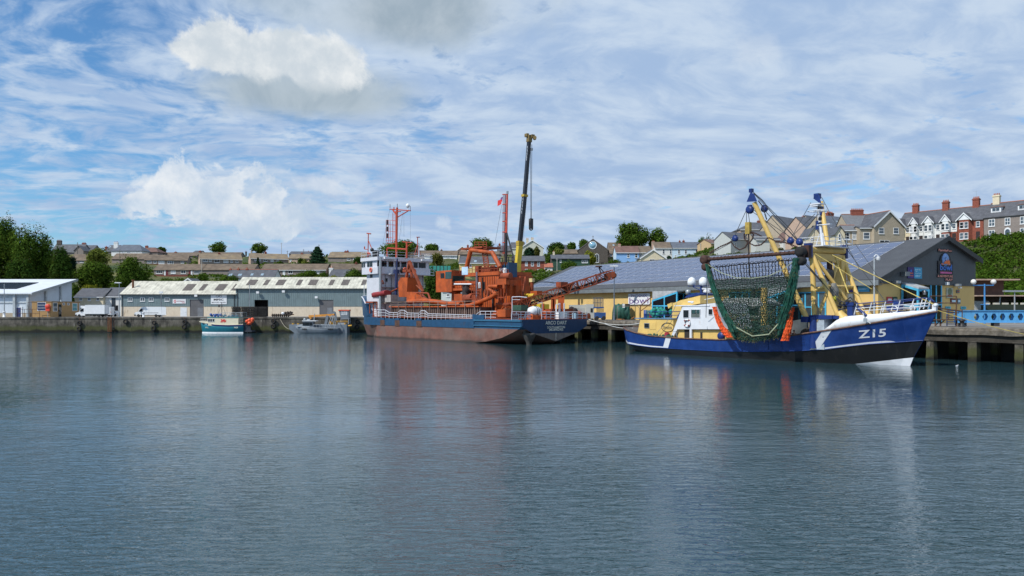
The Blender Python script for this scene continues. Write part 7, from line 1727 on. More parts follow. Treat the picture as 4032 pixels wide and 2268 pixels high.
# ---- wheelhouse and casing aft
HW=3.0
q=MB();q.exty([(-16.0,1.3),(-15.15,4.25),(-9.6,4.35),(-9.4,1.3)][::-1],-HW,HW);cs=q.build("casing",TYE,tw_)
P=[t3(R1(*p),-HW)for p in((655,1040),(930,1008),(975,1228),(612,1228),(575,1300),(556,1300))]
q=MB();pr=[(p.x,p.z)for p in P];q.exty(pr,-HW-.03,HW+.03);wh_=q.build("wheelhouse",TWH,tw_)
q=MB();a,b=t3(R1(600,1228),-HW),t3(R1(1000,1228),-HW);q.bx(a.x,b.x+.1,-HW+.35,HW-.35,1.3,a.z-.005);q.build("lower_house",TYE,tw_)
q=MB();
for p0,p1 in(((672,1228),(712,1310)),((805,1250),(822,1312))):
 a,b=t3(R1(*p0),-HW+.33),t3(R1(*p1),-HW+.33);q.bx(a.x,b.x,-HW+.30,-HW+.345,b.z-.3,a.z-.05)
q.build("doorway",mat("dim_doorway",(.03,.025,.02),.8),tw_)
q=MB()
for p0,p1,lean in(((597,1228),(560,1300),0),):
 pass
for p0,p1 in(((715,1228),(732,1310)),):a,b=t3(R1(*p0),-HW),t3(R1(*p1),-HW);q.bx(a.x,b.x,-HW-.02,-HW+.2,1.6,a.z+.05)
q.build("stanchion_plate",TWH,tw_)
def swin(par,p0,p1,lat,m_=GLASS,fm=None,name="window"):
 a,b=t3(R1(*p0),lat),t3(R1(*p1),lat);q=MB();q.bx(a.x-.06,b.x+.06,lat-.05,lat+.02,b.z-.06,a.z+.06);o=q.build(name,fm or TWH,par);q=MB();q.bx(a.x,b.x,lat-.075,lat-.051,b.z,a.z);q.build("pane",m_,o)
swin(wh_,(665,1068),(708,1130),-HW-.05);swin(wh_,(730,1064),(802,1128),-HW-.05,mat("grey_curtained_glass",(.10,.12,.11),.15));swin(wh_,(877,1060),(907,1104),-HW-.05)
for p0,p1 in(((735,1065),(765,1096)),((775,1065),(802,1096))):swin(wh_,p0,p1,-HW-.075,mat("greenish_glass",(.02,.06,.06),.08))
swin(cs,(338,1180),(375,1215),-HW-.03,GLASS,GALV)
a,b=t3(R1(380,1170),-HW),t3(R1(432,1230),-HW);q=MB();q.bx(a.x,b.x,-HW-.04,-HW+.01,b.z,a.z);q.build("access_panel",TYE,cs)
q=MB();c=t3(R1(530,1212),-HW-.05);n=28;pts=[Vector((c.x+1.0*math.cos(2*math.pi*i/n),-HW-.05,c.z+.56*math.sin(2*math.pi*i/n)))for i in range(n+1)];q.path(pts,.04,5);em=q.build("oval_emblem",mat("emblem_brown",(.07,.045,.02),.6),cs)
q=MB();
for k in range(7):q.bx(c.x-.72+k*.2,c.x-.58+k*.2,-HW-.04,-HW-.004,c.z-.12+.02*(k%3),c.z+.08+.1*(k==0))
q.bx(c.x-.75,c.x+.75,-HW-.04,-HW-.004,c.z-.2,c.z-.16);q.build("script",mat("emblem_grey",(.25,.20,.10),.6),em)
c=t3(R1(692,1176),-HW-.15);q=MB();q.torus((c.x,-HW-.15,c.z),.42,.11,'y',24,6);lb_=q.build("lifebuoy",WHITE,wh_)
q=MB()
for k in range(4):
 a0=math.pi/4+k*math.pi/2;P=[Vector((c.x+.42*math.cos(a0+d_),-HW-.15,c.z+.42*math.sin(a0+d_)))for d_ in(-.22,-.07,.07,.22)];q.path(P,.125,8)
q.build("red_band",mat("lifebuoy_dull_red",(.20,.03,.03),.6),lb_)
c=t3(R1(972,1285),-3.0);q=MB();q.lathe([(.1,-.2),(.42,-.18),(.46,0),(.42,.18),(.1,.2)],(c.x,-2.85,c.z),16,'y');q.build("hose_drum",NBLU,tw_)
q=MB();P=[t3(R1(*p),-1.8)for p in((575,1010),(640,985),(805,945),(802,1012),(655,1040),(615,1142),(560,1142))];q.exty([(p.x,p.z)for p in P],-1.8,1.8);fn=q.build("funnel_casing",TYE,tw_)
q=MB();P=[t3(R1(*p),-1.6)for p in((670,965),(690,945),(770,922),(800,930),(800,944))];q.exty([(p.x,p.z)for p in P],-1.6,1.6);q.build("blue_cowl",NBLU,fn)
q=MB();a,b=t3(R1(600,1142),-1.85),t3(R1(640,1090),-1.85);q.prism([(a.x,-1.86,a.z),(a.x+.5,-1.86,a.z),(b.x+.3,-1.86,b.z),(b.x-.2,-1.86,b.z)],[(a.x,-1.81,a.z),(a.x+.5,-1.81,a.z),(b.x+.3,-1.81,b.z),(b.x-.2,-1.81,b.z)]);q.build("blue_panel",NBLU,fn)
a,b=t3(R1(700,992),-1.84),t3(R1(748,1003),-1.84);q=MB();q.bx(a.x,b.x,-1.85,-1.805,b.z,a.z);q.prism([(a.x+.45,-1.85,b.z-.1),(a.x+.8,-1.85,b.z-.1),(a.x+.6,-1.85,b.z+.1)],[(a.x+.45,-1.805,b.z-.1),(a.x+.8,-1.805,b.z-.1),(a.x+.6,-1.805,b.z+.1)]);q.build("anchor_badge",TWH,fn)
q=MB();P=[t3(R1(*p),0)for p in((570,1020),(605,1005),(612,1030),(580,1055))];q.exty([(p.x,p.z)for p in P],-1.0,1.0);q.build("vent_cowl",TYE,fn)
q=MB();q.bx(-16.1,-9.5,-3.1,3.1,4.3,4.42);q.build("boat_deck",mat("boat_deck_blue",(.10,.20,.32),.7),tw_)
q=MB();q.tube(t3(R1(815,1005),0),t3(R1(812,868),0),.16,8);q.beam(t3(R1(705,866),0),t3(R1(868,866),0),.2,.12);q.tube(t3(R1(735,866),0),t3(R1(812,905),0),.06,5);q.build("radome_mast",NBLU,tw_)
for x in(732,828):
 q=MB();c=t3(R1(x,862),0);q.lathe([(.30,0),(.50,.10),(.53,.45),(.47,.75),(.32,.95),(.12,1.05),(.01,1.07)],c,18);q.build("radome",WHITE,tw_)
q=MB();q.beam(t3(R1(822,888),0),t3(R1(895,890),0),.22,.14);q.lathe([(.1,-.2),(.42,-.15),(.46,.05),(.3,.22),(.02,.26)],t3(R1(858,912),0),12);q.beam(t3(R1(835,980),-1),t3(R1(925,962),-1),.1,.06);q.cb(t3(R1(815,1003),-.5),(.8,.8,.4));q.build("radar_scanner",TWH,tw_)
q=MB();q.tube(t3(R1(862,1228),-HW-.1),t3(R1(864,790),-1.5),.03,4);q.build("aerial",GALV,tw_)
q=MB();q.lathe([(.02,-.3),(.3,-.25),(.34,.2),(.1,.35)],t3(R1(702,918),-1),10);q.tube(t3(R1(752,885),0),t3(R1(738,868),0),.05,4);q.build("searchlight",GALV,tw_)
q=MB();q.cb(t3(R1(790,1185),0)*0+Vector((-6.6,0,t3(R1(790,1030),-HW).z)),(5.4,6.2,.12));q.build("wheelhouse_roof",TWH,wh_)
q=MB();q.path([t3(R1(*p),-2.9)for p in((355,1140),(358,1082),(640,1080))],.05,5);q.path([t3(R1(*p),-2.9)for p in((356,1112),(640,1110))],.04,5)
for x in(425,495,565,635):q.tube(t3(R1(x,1142),-2.9),t3(R1(x,1081),-2.9),.04,5)
q.build("boat_deck_rail",NBLU,tw_)
for px,c_,nm in((348,(.02,.06,.22),"navy"),(372,(.05,.16,.10),"green"),(395,(.35,.03,.05),"crimson")):
 p=t3(R1(px,1142),-2.0);dm=thing("drum",f"{nm} drum standing on the trawler's after deck","drum",TR.world((p.x,-2.0,4.42)));q=MB();q.lathe([(.28,0),(.3,.05),(.3,.5),(.32,.52),(.3,.55),(.3,1.0),(.26,1.03)],n=12);q.build("shell",mat("drum_"+nm,c_,.5),dm)
nt_=thing("net_heap","heap of turquoise netting on the trawler's after deck","net heap",TR.world((-12.6,-1.9,4.42)));q=MB();rr=random.Random(7)
for k in range(26):q.ball((rr.uniform(-1.2,1.6),rr.uniform(-.5,.6),rr.uniform(.1,1.3)*(1-.3*abs(rr.random()))),rr.uniform(.22,.42),8,5)
q.build("netting",mat("turquoise_net",(.02,.22,.18),.9,var=.6,scale=3),nt_)
q=MB();rr=random.Random(9)
for k in range(40):q.ball((rr.uniform(-13.5,-8.8),-3.3+rr.uniform(-.2,.3),1.95+rr.uniform(0,.35)),rr.uniform(.14,.26),7,4)
q.build("side_deck_net",mat("dark_green_net_heap",(.02,.07,.05),.9,var=.6,scale=3),tw_)
q=MB();q.tube((-10.6,-3.3,1.6),(-10.3,-3.3,2.6),.3,8);q.build("red_drum",mat("drum_crimson",(.35,.03,.05),.5),tw_)
q=MB();q.path([t3(R1(*p),-3.4)for p in((436,1262),(520,1170),(560,1110),(606,1010))],.03,4);q.path([t3(R1(*p),-3.5)for p in((575,1250),(600,1245),(612,1300))],.04,4);q.build("light_stays",GALV,tw_)
hb_=MB()
for k in range(9):
 a_=-2.0+k*.5;hb_.bx(-19.1+abs(a_)*.35,-18.9+abs(a_)*.35,a_-.06,a_+.06,1.7,2.9)
hb_.build("stern_frames",WHITE,tw_)
q=MB();rr=random.Random(10);q.lathe([(.9,-.9),(.5,-.8),(.5,.8),(.9,.9)],(6.5,1.5,2.6),14,'y')
for k in range(30):q.ball((rr.uniform(1,9),rr.uniform(-1.5,2.5),1.6+rr.uniform(0,1.0)),rr.uniform(.15,.4),7,4)
pieces(q,"deck_gear",mat("dark_tackle",(.05,.045,.04),.9,var=.5,scale=4),tw_)
q=MB();q.tube((8.4,-1.4,1.4),(8.4,-1.4,3.6),.05,5);q.tube((8.9,-1.4,1.4),(8.9,-1.4,3.6),.05,5)
for k in range(6):q.tube((8.4,-1.4,1.7+k*.35),(8.9,-1.4,1.7+k*.35),.045,5)
q.build("deck_ladder",mat("motor_yellow",(.55,.36,.03),.5),tw_)
rope("mooring_rope","pale rope from the trawler's stern to the wharf edge",(TR.world((-18.6,-.8,3.0)),W(R1(0,1180),113)),.04,mat("white_rope",(.62,.62,.60),.9),.25)
# ---- deckhand behind the bulwark
def person(name,label,loc,rz):
 t=thing(name,label,"person",loc,rz)
 def skin(verts,edges,rad,nm,m_,par):
  me=bpy.data.meshes.new(nm);me.from_pydata(verts,edges,[]);o=bpy.data.objects.new(nm,me);COL.objects.link(o)
  md=o.modifiers.new("s",'SKIN');sv=me.skin_vertices[0].data
  for i,r_ in enumerate(rad):sv[i].radius=(r_,r_)if not isinstance(r_,tuple)else r_
  sv[0].use_root=True;o.modifiers.new("d",'SUBSURF').render_levels=1;o.modifiers[-1].levels=1
  dg=bpy.context.evaluated_depsgraph_get();m2=bpy.data.meshes.new_from_object(o.evaluated_get(dg));bpy.data.objects.remove(o)
  m2.materials.clear();m2.materials.append(m_);m2.name=nm
  o2=bpy.data.objects.new(nm,m2);COL.objects.link(o2);o2.parent=par;KIDS.setdefault(par,[]).append(o2);return o2
 v=[(0,0,.95),(0,0,1.15),(0,.02,1.40),(0,.02,1.50),(0,.05,1.62),(0,.06,1.74),(-.19,0,1.42),(-.25,.06,1.14),(-.20,.26,.98),(-.18,.34,.97),(.19,0,1.42),(.25,.06,1.14),(.20,.26,.98),(.18,.34,.97),(-.10,0,.86),(-.11,.03,.48),(-.11,-.02,.09),(-.11,.14,.04),(.10,0,.86),(.11,.03,.48),(.11,-.02,.09),(.11,.14,.04)]
 e=[(0,1),(1,2),(2,3),(3,4),(4,5),(2,6),(6,7),(7,8),(8,9),(2,10),(10,11),(11,12),(12,13),(0,14),(14,15),(15,16),(16,17),(0,18),(18,19),(19,20),(20,21)]
 r_=[(.17,.12),(.16,.11),(.17,.11),.06,.095,.09,.06,.05,.04,.045,.06,.05,.04,.045,.09,.065,.045,.04,.09,.065,.045,.04]
 sk=mat("skin",(.42,.24,.17),.6,var=.05)
 skin(v,e,r_,"body",sk,t)
 skin([v[i]for i in(0,1,2,6,7,10,11)],[(0,1),(1,2),(2,3),(3,4),(2,5),(5,6)],[(.185,.135),(.175,.125),(.185,.125),.078,.066,.078,.066],"jersey",mat("navy_jersey",(.02,.028,.055),.9),t)
 skin([v[i]for i in(0,14,15,16,18,19,20)],[(0,1),(1,2),(2,3),(0,4),(4,5),(5,6)],[(.18,.135),.105,.08,.062,.105,.08,.062],"trousers",mat("dark_trousers",(.03,.03,.035),.9),t)
 q=MB();q.smooth=True;q.ball((0,.035,1.725),.105,10,7,(.95,1.05,.75));q.build("hair",mat("dark_hair",(.03,.022,.018),.8),t)
 q=MB();q.ball((0,.165,1.65),.02,6,4);q.ball((-.035,.145,1.69),.012,5,4);q.ball((.035,.145,1.69),.012,5,4);q.ball((-.10,.05,1.66),.025,6,4,(.5,1,1.3));q.ball((.10,.05,1.66),.025,6,4,(.5,1,1.3));q.build("face",sk,t)
 for s_ in(-1,1):
  q=MB()
  for k in range(4):x=s_*.18+(k-1.5)*.02;q.tube((x,.36,.97),(x,.42,.955-.01*k),.010,5);q.tube((x,.42,.955-.01*k),(x,.445,.93),.009,5)
  q.tube((s_*.14,.35,.97),(s_*.12,.39,.955),.011,5);q.build("hand",sk,t)
 return t
pp=TR.world((6.75,-2.3,1.42))
ph=t3(E3(508,1293),-2.3)
person("person","deckhand in dark navy top standing behind the trawler's blue bulwark",(pp.x,pp.y,ph.z-1.80),TR.rz-1.9)
# ---- white fishing boat lying between the trawler and the wharf
WB=lambda x,y:t3(R2(x,y),6.0)
wx0,wx1=WB(330,1100).x,WB(655,1100).x
wb_=thing("white_boat","white fishing boat with windowed cabin lying inside the trawler, seen through its net","fishing boat",TR.world((0,0,0)),TR.rz)
q=MB();q.smooth=True;zs=WB(450,1190).z;stn=[(wx0-5,.2,zs+.3),(wx0-4,1.7,zs+.1),(wx0,2.3,zs),(wx1,2.3,zs),(wx1+3,1.7,zs+.4),(wx1+5,.2,zs+.9)]
q.loft([[(x,7.6,-.5),(x,7.6-h*.8,0),(x,7.6-h,z),(x,7.6+h,z),(x,7.6+h*.8,0)]for x,h,z in stn]);q.build("hull",mat("dark_boat_hull",(.04,.05,.055),.6,var=.3),wb_)
q=MB();zt=WB(450,1035).z;q.bx(wx0,wx1-.5,6.0,9.2,zs+.9,zt);ch=q.build("cabin",mat("dull_boat_white",(.32,.33,.32),.6,var=.15),wb_);q=MB();q.bx(wx0,wx1-.5,6.02,9.18,zs-.2,zs+.9);q.build("lower_cabin",mat("dark_boat_hull",(.04,.05,.055),.6,var=.3),wb_)
q=MB();q.exty([(wx0-.4,zt),(wx1,zt),(wx1+.1,zt+.35),(wx1-1.2,zt+1.05),(wx0+.3,zt+1.1),(wx0-.4,zt+.5)],5.8,9.4);q.build("roof",mat("boat_roof_white",(.46,.47,.47),.5),ch)
for k in range(5):
 a=wx0+.6+k*(wx1-wx0-1.4)/5;q=MB();q.bx(a,a+(wx1-wx0)/6.2,5.94,6.0,zt-1.15,zt-.25);o=q.build("window",BLACK,ch);q=MB();q.bx(a+.06,a+(wx1-wx0)/6.2-.06,5.90,5.939,zt-1.08,zt-.32);q.build("pane",GLASS,o)
q=MB();p=WB(650,1140);q.tube((p.x,6.2,zs-.5),(p.x,6.2,WB(640,880).z),.4,8);q.build("mast",TYE,wb_)
q=MB();p=WB(505,1150);q.bx(p.x-1.8,p.x+1.8,5.85,6.0,p.z-.15,p.z+.15);q.build("name_strip",mat("brown_strip",(.16,.10,.06),.7),wb_)
q=MB();p=WB(530,940);q.cb((p.x,7,p.z),(.35,.35,1.6));q.tube((p.x,7,zt+1),(p.x,7,p.z),.08,6);q.build("mast_light",BLACK,wb_)
# --------- houses on the hillside
CTRL=[]
TERRAROOF=mat("ridge_tile",(.33,.13,.08),.8)
SKYL=mat("rooflight_glass",(.28,.36,.42),.15,spec=.9)
BLIND=[GLASSL,GLASSL,CURT,GLASS]
def house(f,name,label,cat,xl,xr,yb,ye,yr,d,dep,wall,roof,yaw=0.0,kind='gable',wins=(),doors=(),chims=(),sky=(),plinth=None,ridge=None,group=None,barge=None,gable=None,inset=.0,wf=UPVC):
 """house front measured between photograph columns; kind: gable (ridge along the front), hip, front (gable to the viewer)"""
 o=W(f(xl,yb),d);hf=Fr(o.x,o.y,math.cos(yaw),math.sin(yaw));zb=o.z
 h3=lambda x,y,lat=0.0:hf.hit(f(x,y),lat)
 w_=h3(xr,yb)[0];he=h3((xl+xr)/2,ye)[2]-zb;hr=h3((xl+xr)/2,yr,dep/2 if kind!='front' else 0)[2]-zb
 t=thing(name,label,cat,(o.x,o.y,zb),yaw,group)
 for c in((-1,-1),(w_+1,-1),(0,dep),(w_,dep)):p=hf.world(c);CTRL.append((p.x,p.y,zb-.1))
 q=MB()
 if kind=='front':
  q.exty([(0,-3),(w_,-3),(w_,he),(w_/2,hr),(0,he)],0,dep);
 elif kind=='gable' and not gable:q.extx([(0,-3),(dep,-3),(dep,he),(dep/2,hr),(0,he)],0,w_)
 elif kind=='gable':
  q.extx([(0,-3),(dep,-3),(dep,he),(dep/2,hr),(0,he)],.12,w_-.0)
 else:q.bx(0,w_,0,dep,-3,he)
 q.build("wall",wall,t)
 if gable:
  q=MB();q.extx([(-.02,-3),(dep,-3),(dep,he),(dep/2,hr),(-.02,he)],-.02,.11);q.build("gable_wall",gable,t)
 q=MB();ov,th=.35,.16
 if kind=='front':
  sl_=(hr-he)/(w_/2)
  for s_ in(0,1):
   x0,x1=(-ov,w_/2)if s_==0 else(w_+ov,w_/2);z0,z1=he-ov*sl_,hr
   q.prism([(x0,-ov,z0),(x1,-ov,z1),(x1,dep+ov,z1),(x0,dep+ov,z0)],[(x0,-ov,z0+th),(x1,-ov,z1+th),(x1,dep+ov,z1+th),(x0,dep+ov,z0+th)])
 elif kind=='gable':
  sl_=(hr-he)/(dep/2)
  for s_ in(0,1):
   y0=-ov if s_==0 else dep+ov;z0=he-ov*sl_
   q.prism([(-ov*.6,y0,z0),(w_+ov*.6,y0,z0),(w_+ov*.6,dep/2,hr),(-ov*.6,dep/2,hr)],[(-ov*.6,y0,z0+th),(w_+ov*.6,y0,z0+th),(w_+ov*.6,dep/2,hr+th),(-ov*.6,dep/2,hr+th)])
 else:
  i_=min(dep/2,w_*.3)if not inset else inset;y_=dep/2
  c_=[(-ov,-ov,he-.05),(w_+ov,-ov,he-.05),(w_+ov,dep+ov,he-.05),(-ov,dep+ov,he-.05)];r1,r2=(i_,y_,hr+th),(w_-i_,y_,hr+th)
  q._add(c_+[(c_[0][0],c_[0][1],he+.1),(c_[1][0],c_[1][1],he+.1),(c_[2][0],c_[2][1],he+.1),(c_[3][0],c_[3][1],he+.1),r1,r2],[(0,3,2,1),(0,1,5,4),(1,2,6,5),(2,3,7,6),(3,0,4,7),(4,5,9,8),(5,6,9),(6,7,8,9),(7,4,8)])
 rf=q.build("roof",roof,t)
 if ridge or kind!='front':
  q=MB();m_=ridge or TERRAROOF
  if ridge:
   if kind=='front':q.tube((w_/2,-ov,hr+th),(w_/2,dep,hr+th),.14,5)
   else:q.tube((inset,dep/2,hr+th),(w_-inset,dep/2,hr+th),.14,5)
   q.build("ridge_tiles",m_,rf)
 if barge:
  q=MB();q.prism([(-ov,-ov-.06,he-ov*sl_-.25),(w_/2,-ov-.06,hr-.25),(w_/2,-ov-.06,hr+th+.05),(-ov,-ov-.06,he-ov*sl_+th+.05)],[(-ov,-ov-.01,he-ov*sl_-.25),(w_/2,-ov-.01,hr-.25),(w_/2,-ov-.01,hr+th+.05),(-ov,-ov-.01,he-ov*sl_+th+.05)])
  q.prism([(w_+ov,-ov-.06,he-ov*sl_-.25),(w_/2,-ov-.06,hr-.25),(w_/2,-ov-.06,hr+th+.05),(w_+ov,-ov-.06,he-ov*sl_+th+.05)],[(w_+ov,-ov-.01,he-ov*sl_-.25),(w_/2,-ov-.01,hr-.25),(w_/2,-ov-.01,hr+th+.05),(w_+ov,-ov-.01,he-ov*sl_+th+.05)]);q.build("bargeboard",barge,rf)
 if kind!='front' and he>2.2:
  q=MB();q.bx(-.15,w_+.15,-ov-.12,-ov-.02,he-.22,he-.02);q.build("gutter",WHITE if wall not in(BRICK,STONE,GREENW)else BLACK,rf)
 for k,wn in enumerate(wins):
  x0,y0,x1,y1=wn[:4];a,b=h3(x0,y1),h3(x1,y0);bars=wn[4]if len(wn)>4 else(2,1)
  window(t,((a[0]+b[0])/2,0,(a[2]+b[2])/2-zb),max(.4,b[0]-a[0]),max(.4,b[2]-a[2]),bars,wf,BLIND[(k*7+len(label))%4],fw=.11,sill=True)
 for dn in doors:
  x0,y0,x1,y1,m_=dn;a,b=h3(x0,y1),h3(x1,y0);door(t,((a[0]+b[0])/2,0,a[2]-zb),b[0]-a[0],b[2]-a[2],m_)
 for cn in chims:
  x0,y0,x1,y1,m_=cn;lat=dep/2 if kind!='front' else dep*.3
  a,b=h3(x0,y1,lat),h3(x1,y0,lat);cw_=b[0]-a[0];z0,z1=min(a[2]-zb,hr)-1.0,b[2]-zb
  q=MB();q.bx(a[0],b[0],lat-.45,lat+.45,z0,z1);q.bx(a[0]-.08,b[0]+.08,lat-.53,lat+.53,z1-.35,z1-.12);c_=q.build("chimney",m_,rf)
  q=MB();n_=max(1,int(cw_/.5))
  for k in range(n_):q.lathe([(.13,z1),(.15,z1+.1),(.11,z1+.42)],(a[0]+cw_*(k+.5)/n_,lat,0),8)
  q.build("chimney_pot",TERRA,c_)
 if kind=='gable':
  for x0,y0,x1,y1 in sky:
   for it in range(1):
    a=h3((x0+x1)/2,(y0+y1)/2,dep*.25);zz=a[2]-zb;yy=(zz-he)/(hr-he)*dep/2;cx_=h3((x0+x1)/2,(y0+y1)/2,yy)[0];hw_=abs(h3(x1,y0,yy)[0]-h3(x0,y0,yy)[0])/2*.72;hh_=.55
    f_=lambda x,y,dz:(x,y,he+(hr-he)*y/(dep/2)+th+dz)
    q=MB();q.prism([f_(cx_-hw_,yy-hh_,.0),f_(cx_+hw_,yy-hh_,.0),f_(cx_+hw_,yy+hh_,.0),f_(cx_-hw_,yy+hh_,.0)],[f_(cx_-hw_,yy-hh_,.1),f_(cx_+hw_,yy-hh_,.1),f_(cx_+hw_,yy+hh_,.1),f_(cx_-hw_,yy+hh_,.1)]);q.build("rooflight",SKYL,rf)
 if plinth:
  q=MB();q.bx(-.03,w_+.03,-.05,.03,-.5,.3);q.build("plinth",mat("dull_brick",(.17,.055,.04),.9,var=.25),t)
 return t
# --- behind the white workshop and sheds
house(L1,"cottage","cream two-storey house with patched slate roof behind the box van","house",775,1072,1182,972,888,212,8,CREAM,SLATE,wins=((822,980,853,1012),(910,980,942,1012),(1000,980,1030,1012),(826,1060,853,1090),(912,1060,942,1090)))
house(L1,"cottage","white house with dark glazed stair window beside the cream house","house",1076,1310,1182,968,880,213,8,WHITEW,SLATE,wins=((1158,985,1198,1105,(1,3)),(1200,1060,1225,1110)),wf=BLACK)
# --- lower row of bungalows
house(HB,"bungalow","long brown bungalow terrace with two maroon doors and dry lawn in front","bungalow",270,1382,905,775,652,300,9,ROUGHC,TILEB,wins=((320,783,465,862,(3,1)),(660,783,772,866,(2,1)),(892,785,1003,866,(2,1)),(1193,795,1334,872,(3,1))),doors=((548,785,598,903,MAROON),(1072,792,1118,905,MAROON),(508,785,540,903,WHITE),(1122,795,1158,907,WHITE)),plinth=BRICK)
house(HB,"bungalow","brown roofed bungalow terrace behind the skylight house","bungalow",1384,2570,905,775,652,300,9,ROUGHC,TILEB)
house(HCz,"bungalow","brown bungalow with white porch door and brick plinth behind the taller shed","bungalow",278,1700,880,745,618,298,9,ROUGHC,TILEB,wins=((580,755,680,828,(2,1)),(866,757,964,830,(2,1)),(1480,770,1570,830,(2,1))),doors=((748,752,802,880,WHITE),),plinth=BRICK)
house(HCz,"bungalow","brown bungalow with pink gable just left of the ship's bridge","bungalow",1862,2560,860,742,615,297,9,ROUGHC,TILEB,gable=PINKR,chims=((2345,585,2385,640,BRICK),),yaw=.4)
# --- second row
house(HA,"bungalow","brown bungalow half hidden by the round light green tree","bungalow",432,846,705,632,500,330,9,ROUGHC,TILEB,wins=((575,665,630,700),(695,645,800,690,(3,1))))
house(HB,"bungalow","brown bungalow with dark chimney above the long bungalow terrace","bungalow",52,1040,650,552,440,335,10,ROUGHC,TILEB,wins=((115,565,215,620,(3,1)),(262,568,328,625),(376,568,510,638,(3,1)),(586,572,724,638,(3,1)),(890,568,960,628)),chims=((528,383,575,460,STONE),),plinth=BRICK,yaw=.25)
house(HB,"bungalow","bungalow with pink gable and mossy ochre patched roof","bungalow",1330,2300,655,532,418,333,10,ROUGHC,TILEG,gable=PINKR,wins=((1397,525,1508,588,(2,1)),(1542,540,1600,588),(1662,540,1784,610,(3,1)),(1872,555,1990,612,(3,1)),(2030,560,2092,605),(2150,566,2220,612)),chims=((1750,390,1800,448,BRICK),),plinth=BRICK,yaw=.45)
house(HCz,"bungalow","tan roofed bungalow with pale gable and red garden walls","bungalow",38,868,608,500,392,334,10,ROUGHC,TILEG,gable=PINKR,wins=((126,500,262,542,(4,1)),(326,508,404,556,(2,1)),(480,515,545,558,(2,1)),(610,525,660,562)),chims=((346,348,392,418,BRICK),),yaw=.42)
house(HCz,"bungalow","smaller tan bungalow with white porch left of the dark conifer","bungalow",880,1330,572,490,400,338,9,PINKR,TILEG,wins=((905,515,940,560),),chims=((1150,375,1192,425,BRICK),))
house(HCz,"bungalow","tan roofed bungalow with two chimneys right of the dark conifer","bungalow",1745,2560,545,465,362,338,10,ROUGHC,TILEG,wins=((2165,485,2235,535,(2,1)),(2300,480,2370,520,(2,1))),chims=((2110,330,2152,390,BRICK),(2162,320,2196,380,BRICK)))
house(C3,"bungalow","brown bungalow with pale windows just right of the ship's bridge","bungalow",655,965,605,545,503,336,9,WHITEW,TILEB,wins=((700,548,730,572,(2,1)),(760,548,790,572,(2,1)),(905,550,940,575,(2,1))),chims=((812,494,826,512,STONE),))
house(C3,"bungalow","dark brown bungalow roof behind the ship's main mast","bungalow",490,650,575,535,500,345,9,ROUGHC,TILEB)
# --- crest
house(HA,"house","grey pebbledash house with big brown chimney beside the left trees","house",0,720,500,440,262,352,9,ROUGHC,SLATE,gable=WHITEW,chims=((152,165,258,265,STONE),))
house(HA,"house","narrow gabled wing with slate roof left of the round green tree","house",560,775,490,400,292,348,6,ROUGHC,SLATE,kind='front')
house(HA,"house","slate house with dark brick chimney between gable and hipped house","house",745,985,500,400,282,356,8,ROUGHC,SLATE,chims=((750,225,832,290,BRICK),))
house(HA,"house","dark slate house with skylight left of the grey hipped house","house",1310,1560,480,420,280,358,8,ROUGHC,SLATE,sky=((1390,300,1435,335),),chims=((1300,310,1345,345,BRICK),))
house(HA,"house","grey hipped-roof house with tall white chimney on the skyline","house",1440,2165,490,412,272,350,9,WHITEW,SLATEB,kind='hip',inset=3.2,wins=((1685,430,1735,460),(1800,430,1895,462,(3,1))),chims=((1505,210,1602,300,WHITEW),))
house(HA,"house","red brown hipped house with slim chimney on the left skyline","house",2035,2540,500,440,336,358,9,ROUGHC,TILER,kind='hip',inset=3,chims=((2252,292,2312,345,BRICK),))
house(HA,"bungalow","brown bungalow roof between the two dark green trees","bungalow",1452,2230,690,600,478,338,9,ROUGHC,TILEB)
house(HB,"bungalow","long brown ridge roof on the skyline left of the crest tree","bungalow",285,1255,500,450,380,362,9,ROUGHC,TILEB,chims=((752,362,797,390,BRICK),))
house(HB,"bungalow","long brown roof on the skyline below the broad crest tree","bungalow",1262,2235,520,460,378,364,9,ROUGHC,TILEB,chims=((1312,340,1358,388,BRICK),))
house(HB,"house","small white gabled house peeping over the brown skyline roof","house",1160,1320,420,385,340,374,8,WHITEW,SLATE)
house(HCz,"house","dark slate house behind the tan bungalow with pale gable","house",0,200,420,395,372,372,8,ROUGHC,SLATE,chims=((-75,340,-50,395,STONE),(45,330,65,390,CREAM)))
house(HCz,"house","grey slate roof with red chimney left of the dark conifer","house",885,1335,470,395,342,366,9,ROUGHC,SLATE,chims=((1292,338,1335,370,BRICK),))
house(HCz,"bungalow","brown skyline roof right of the dark conifer","bungalow",1790,2560,440,400,350,368,9,ROUGHC,TILEB)
# --- middle slope
house(HCz,"terrace_house","slate roofed house with skylights and red ridge behind the sheds","terrace house",-510,545,1010,920,745,252,9,WHITEW,SLATE,ridge=TERRAROOF,sky=((28,840,110,885),(255,840,338,882),(-250,840,-140,900),(-455,845,-350,890)),chims=((-420,720,-385,770,TERRA),(-60,712,-20,765,TERRA),(-250,712,-210,765,TERRA)))
house(HB,"house","small white gable with white bargeboards behind the lower shed","house",962,1160,1110,1050,975,240,7,WHITEW,SLATE,kind='front',barge=WHITE)
house(HCz,"house","dark roofed house with white gable chimney behind the taller shed","house",1770,2240,980,890,742,248,9,ROUGHC,SLATE,chims=((1772,700,1858,780,WHITEW),))
house(C4,"cottage","pale yellow house with bright gable behind the deck house","house",262,648,715,618,560,256,8,YELLOWR,SLATE,gable=YELLOWR,wins=((345,632,380,660),(590,640,620,670)),sky=((398,598,432,618),),chims=((255,545,268,575,CREAM),))
house(C4,"house","tan gabled house behind the orange pipe frame","house",236,345,512,500,458,342,8,PINKR,TILEB,kind='front',barge=WHITE,chims=((335,448,352,480,BRICK),))
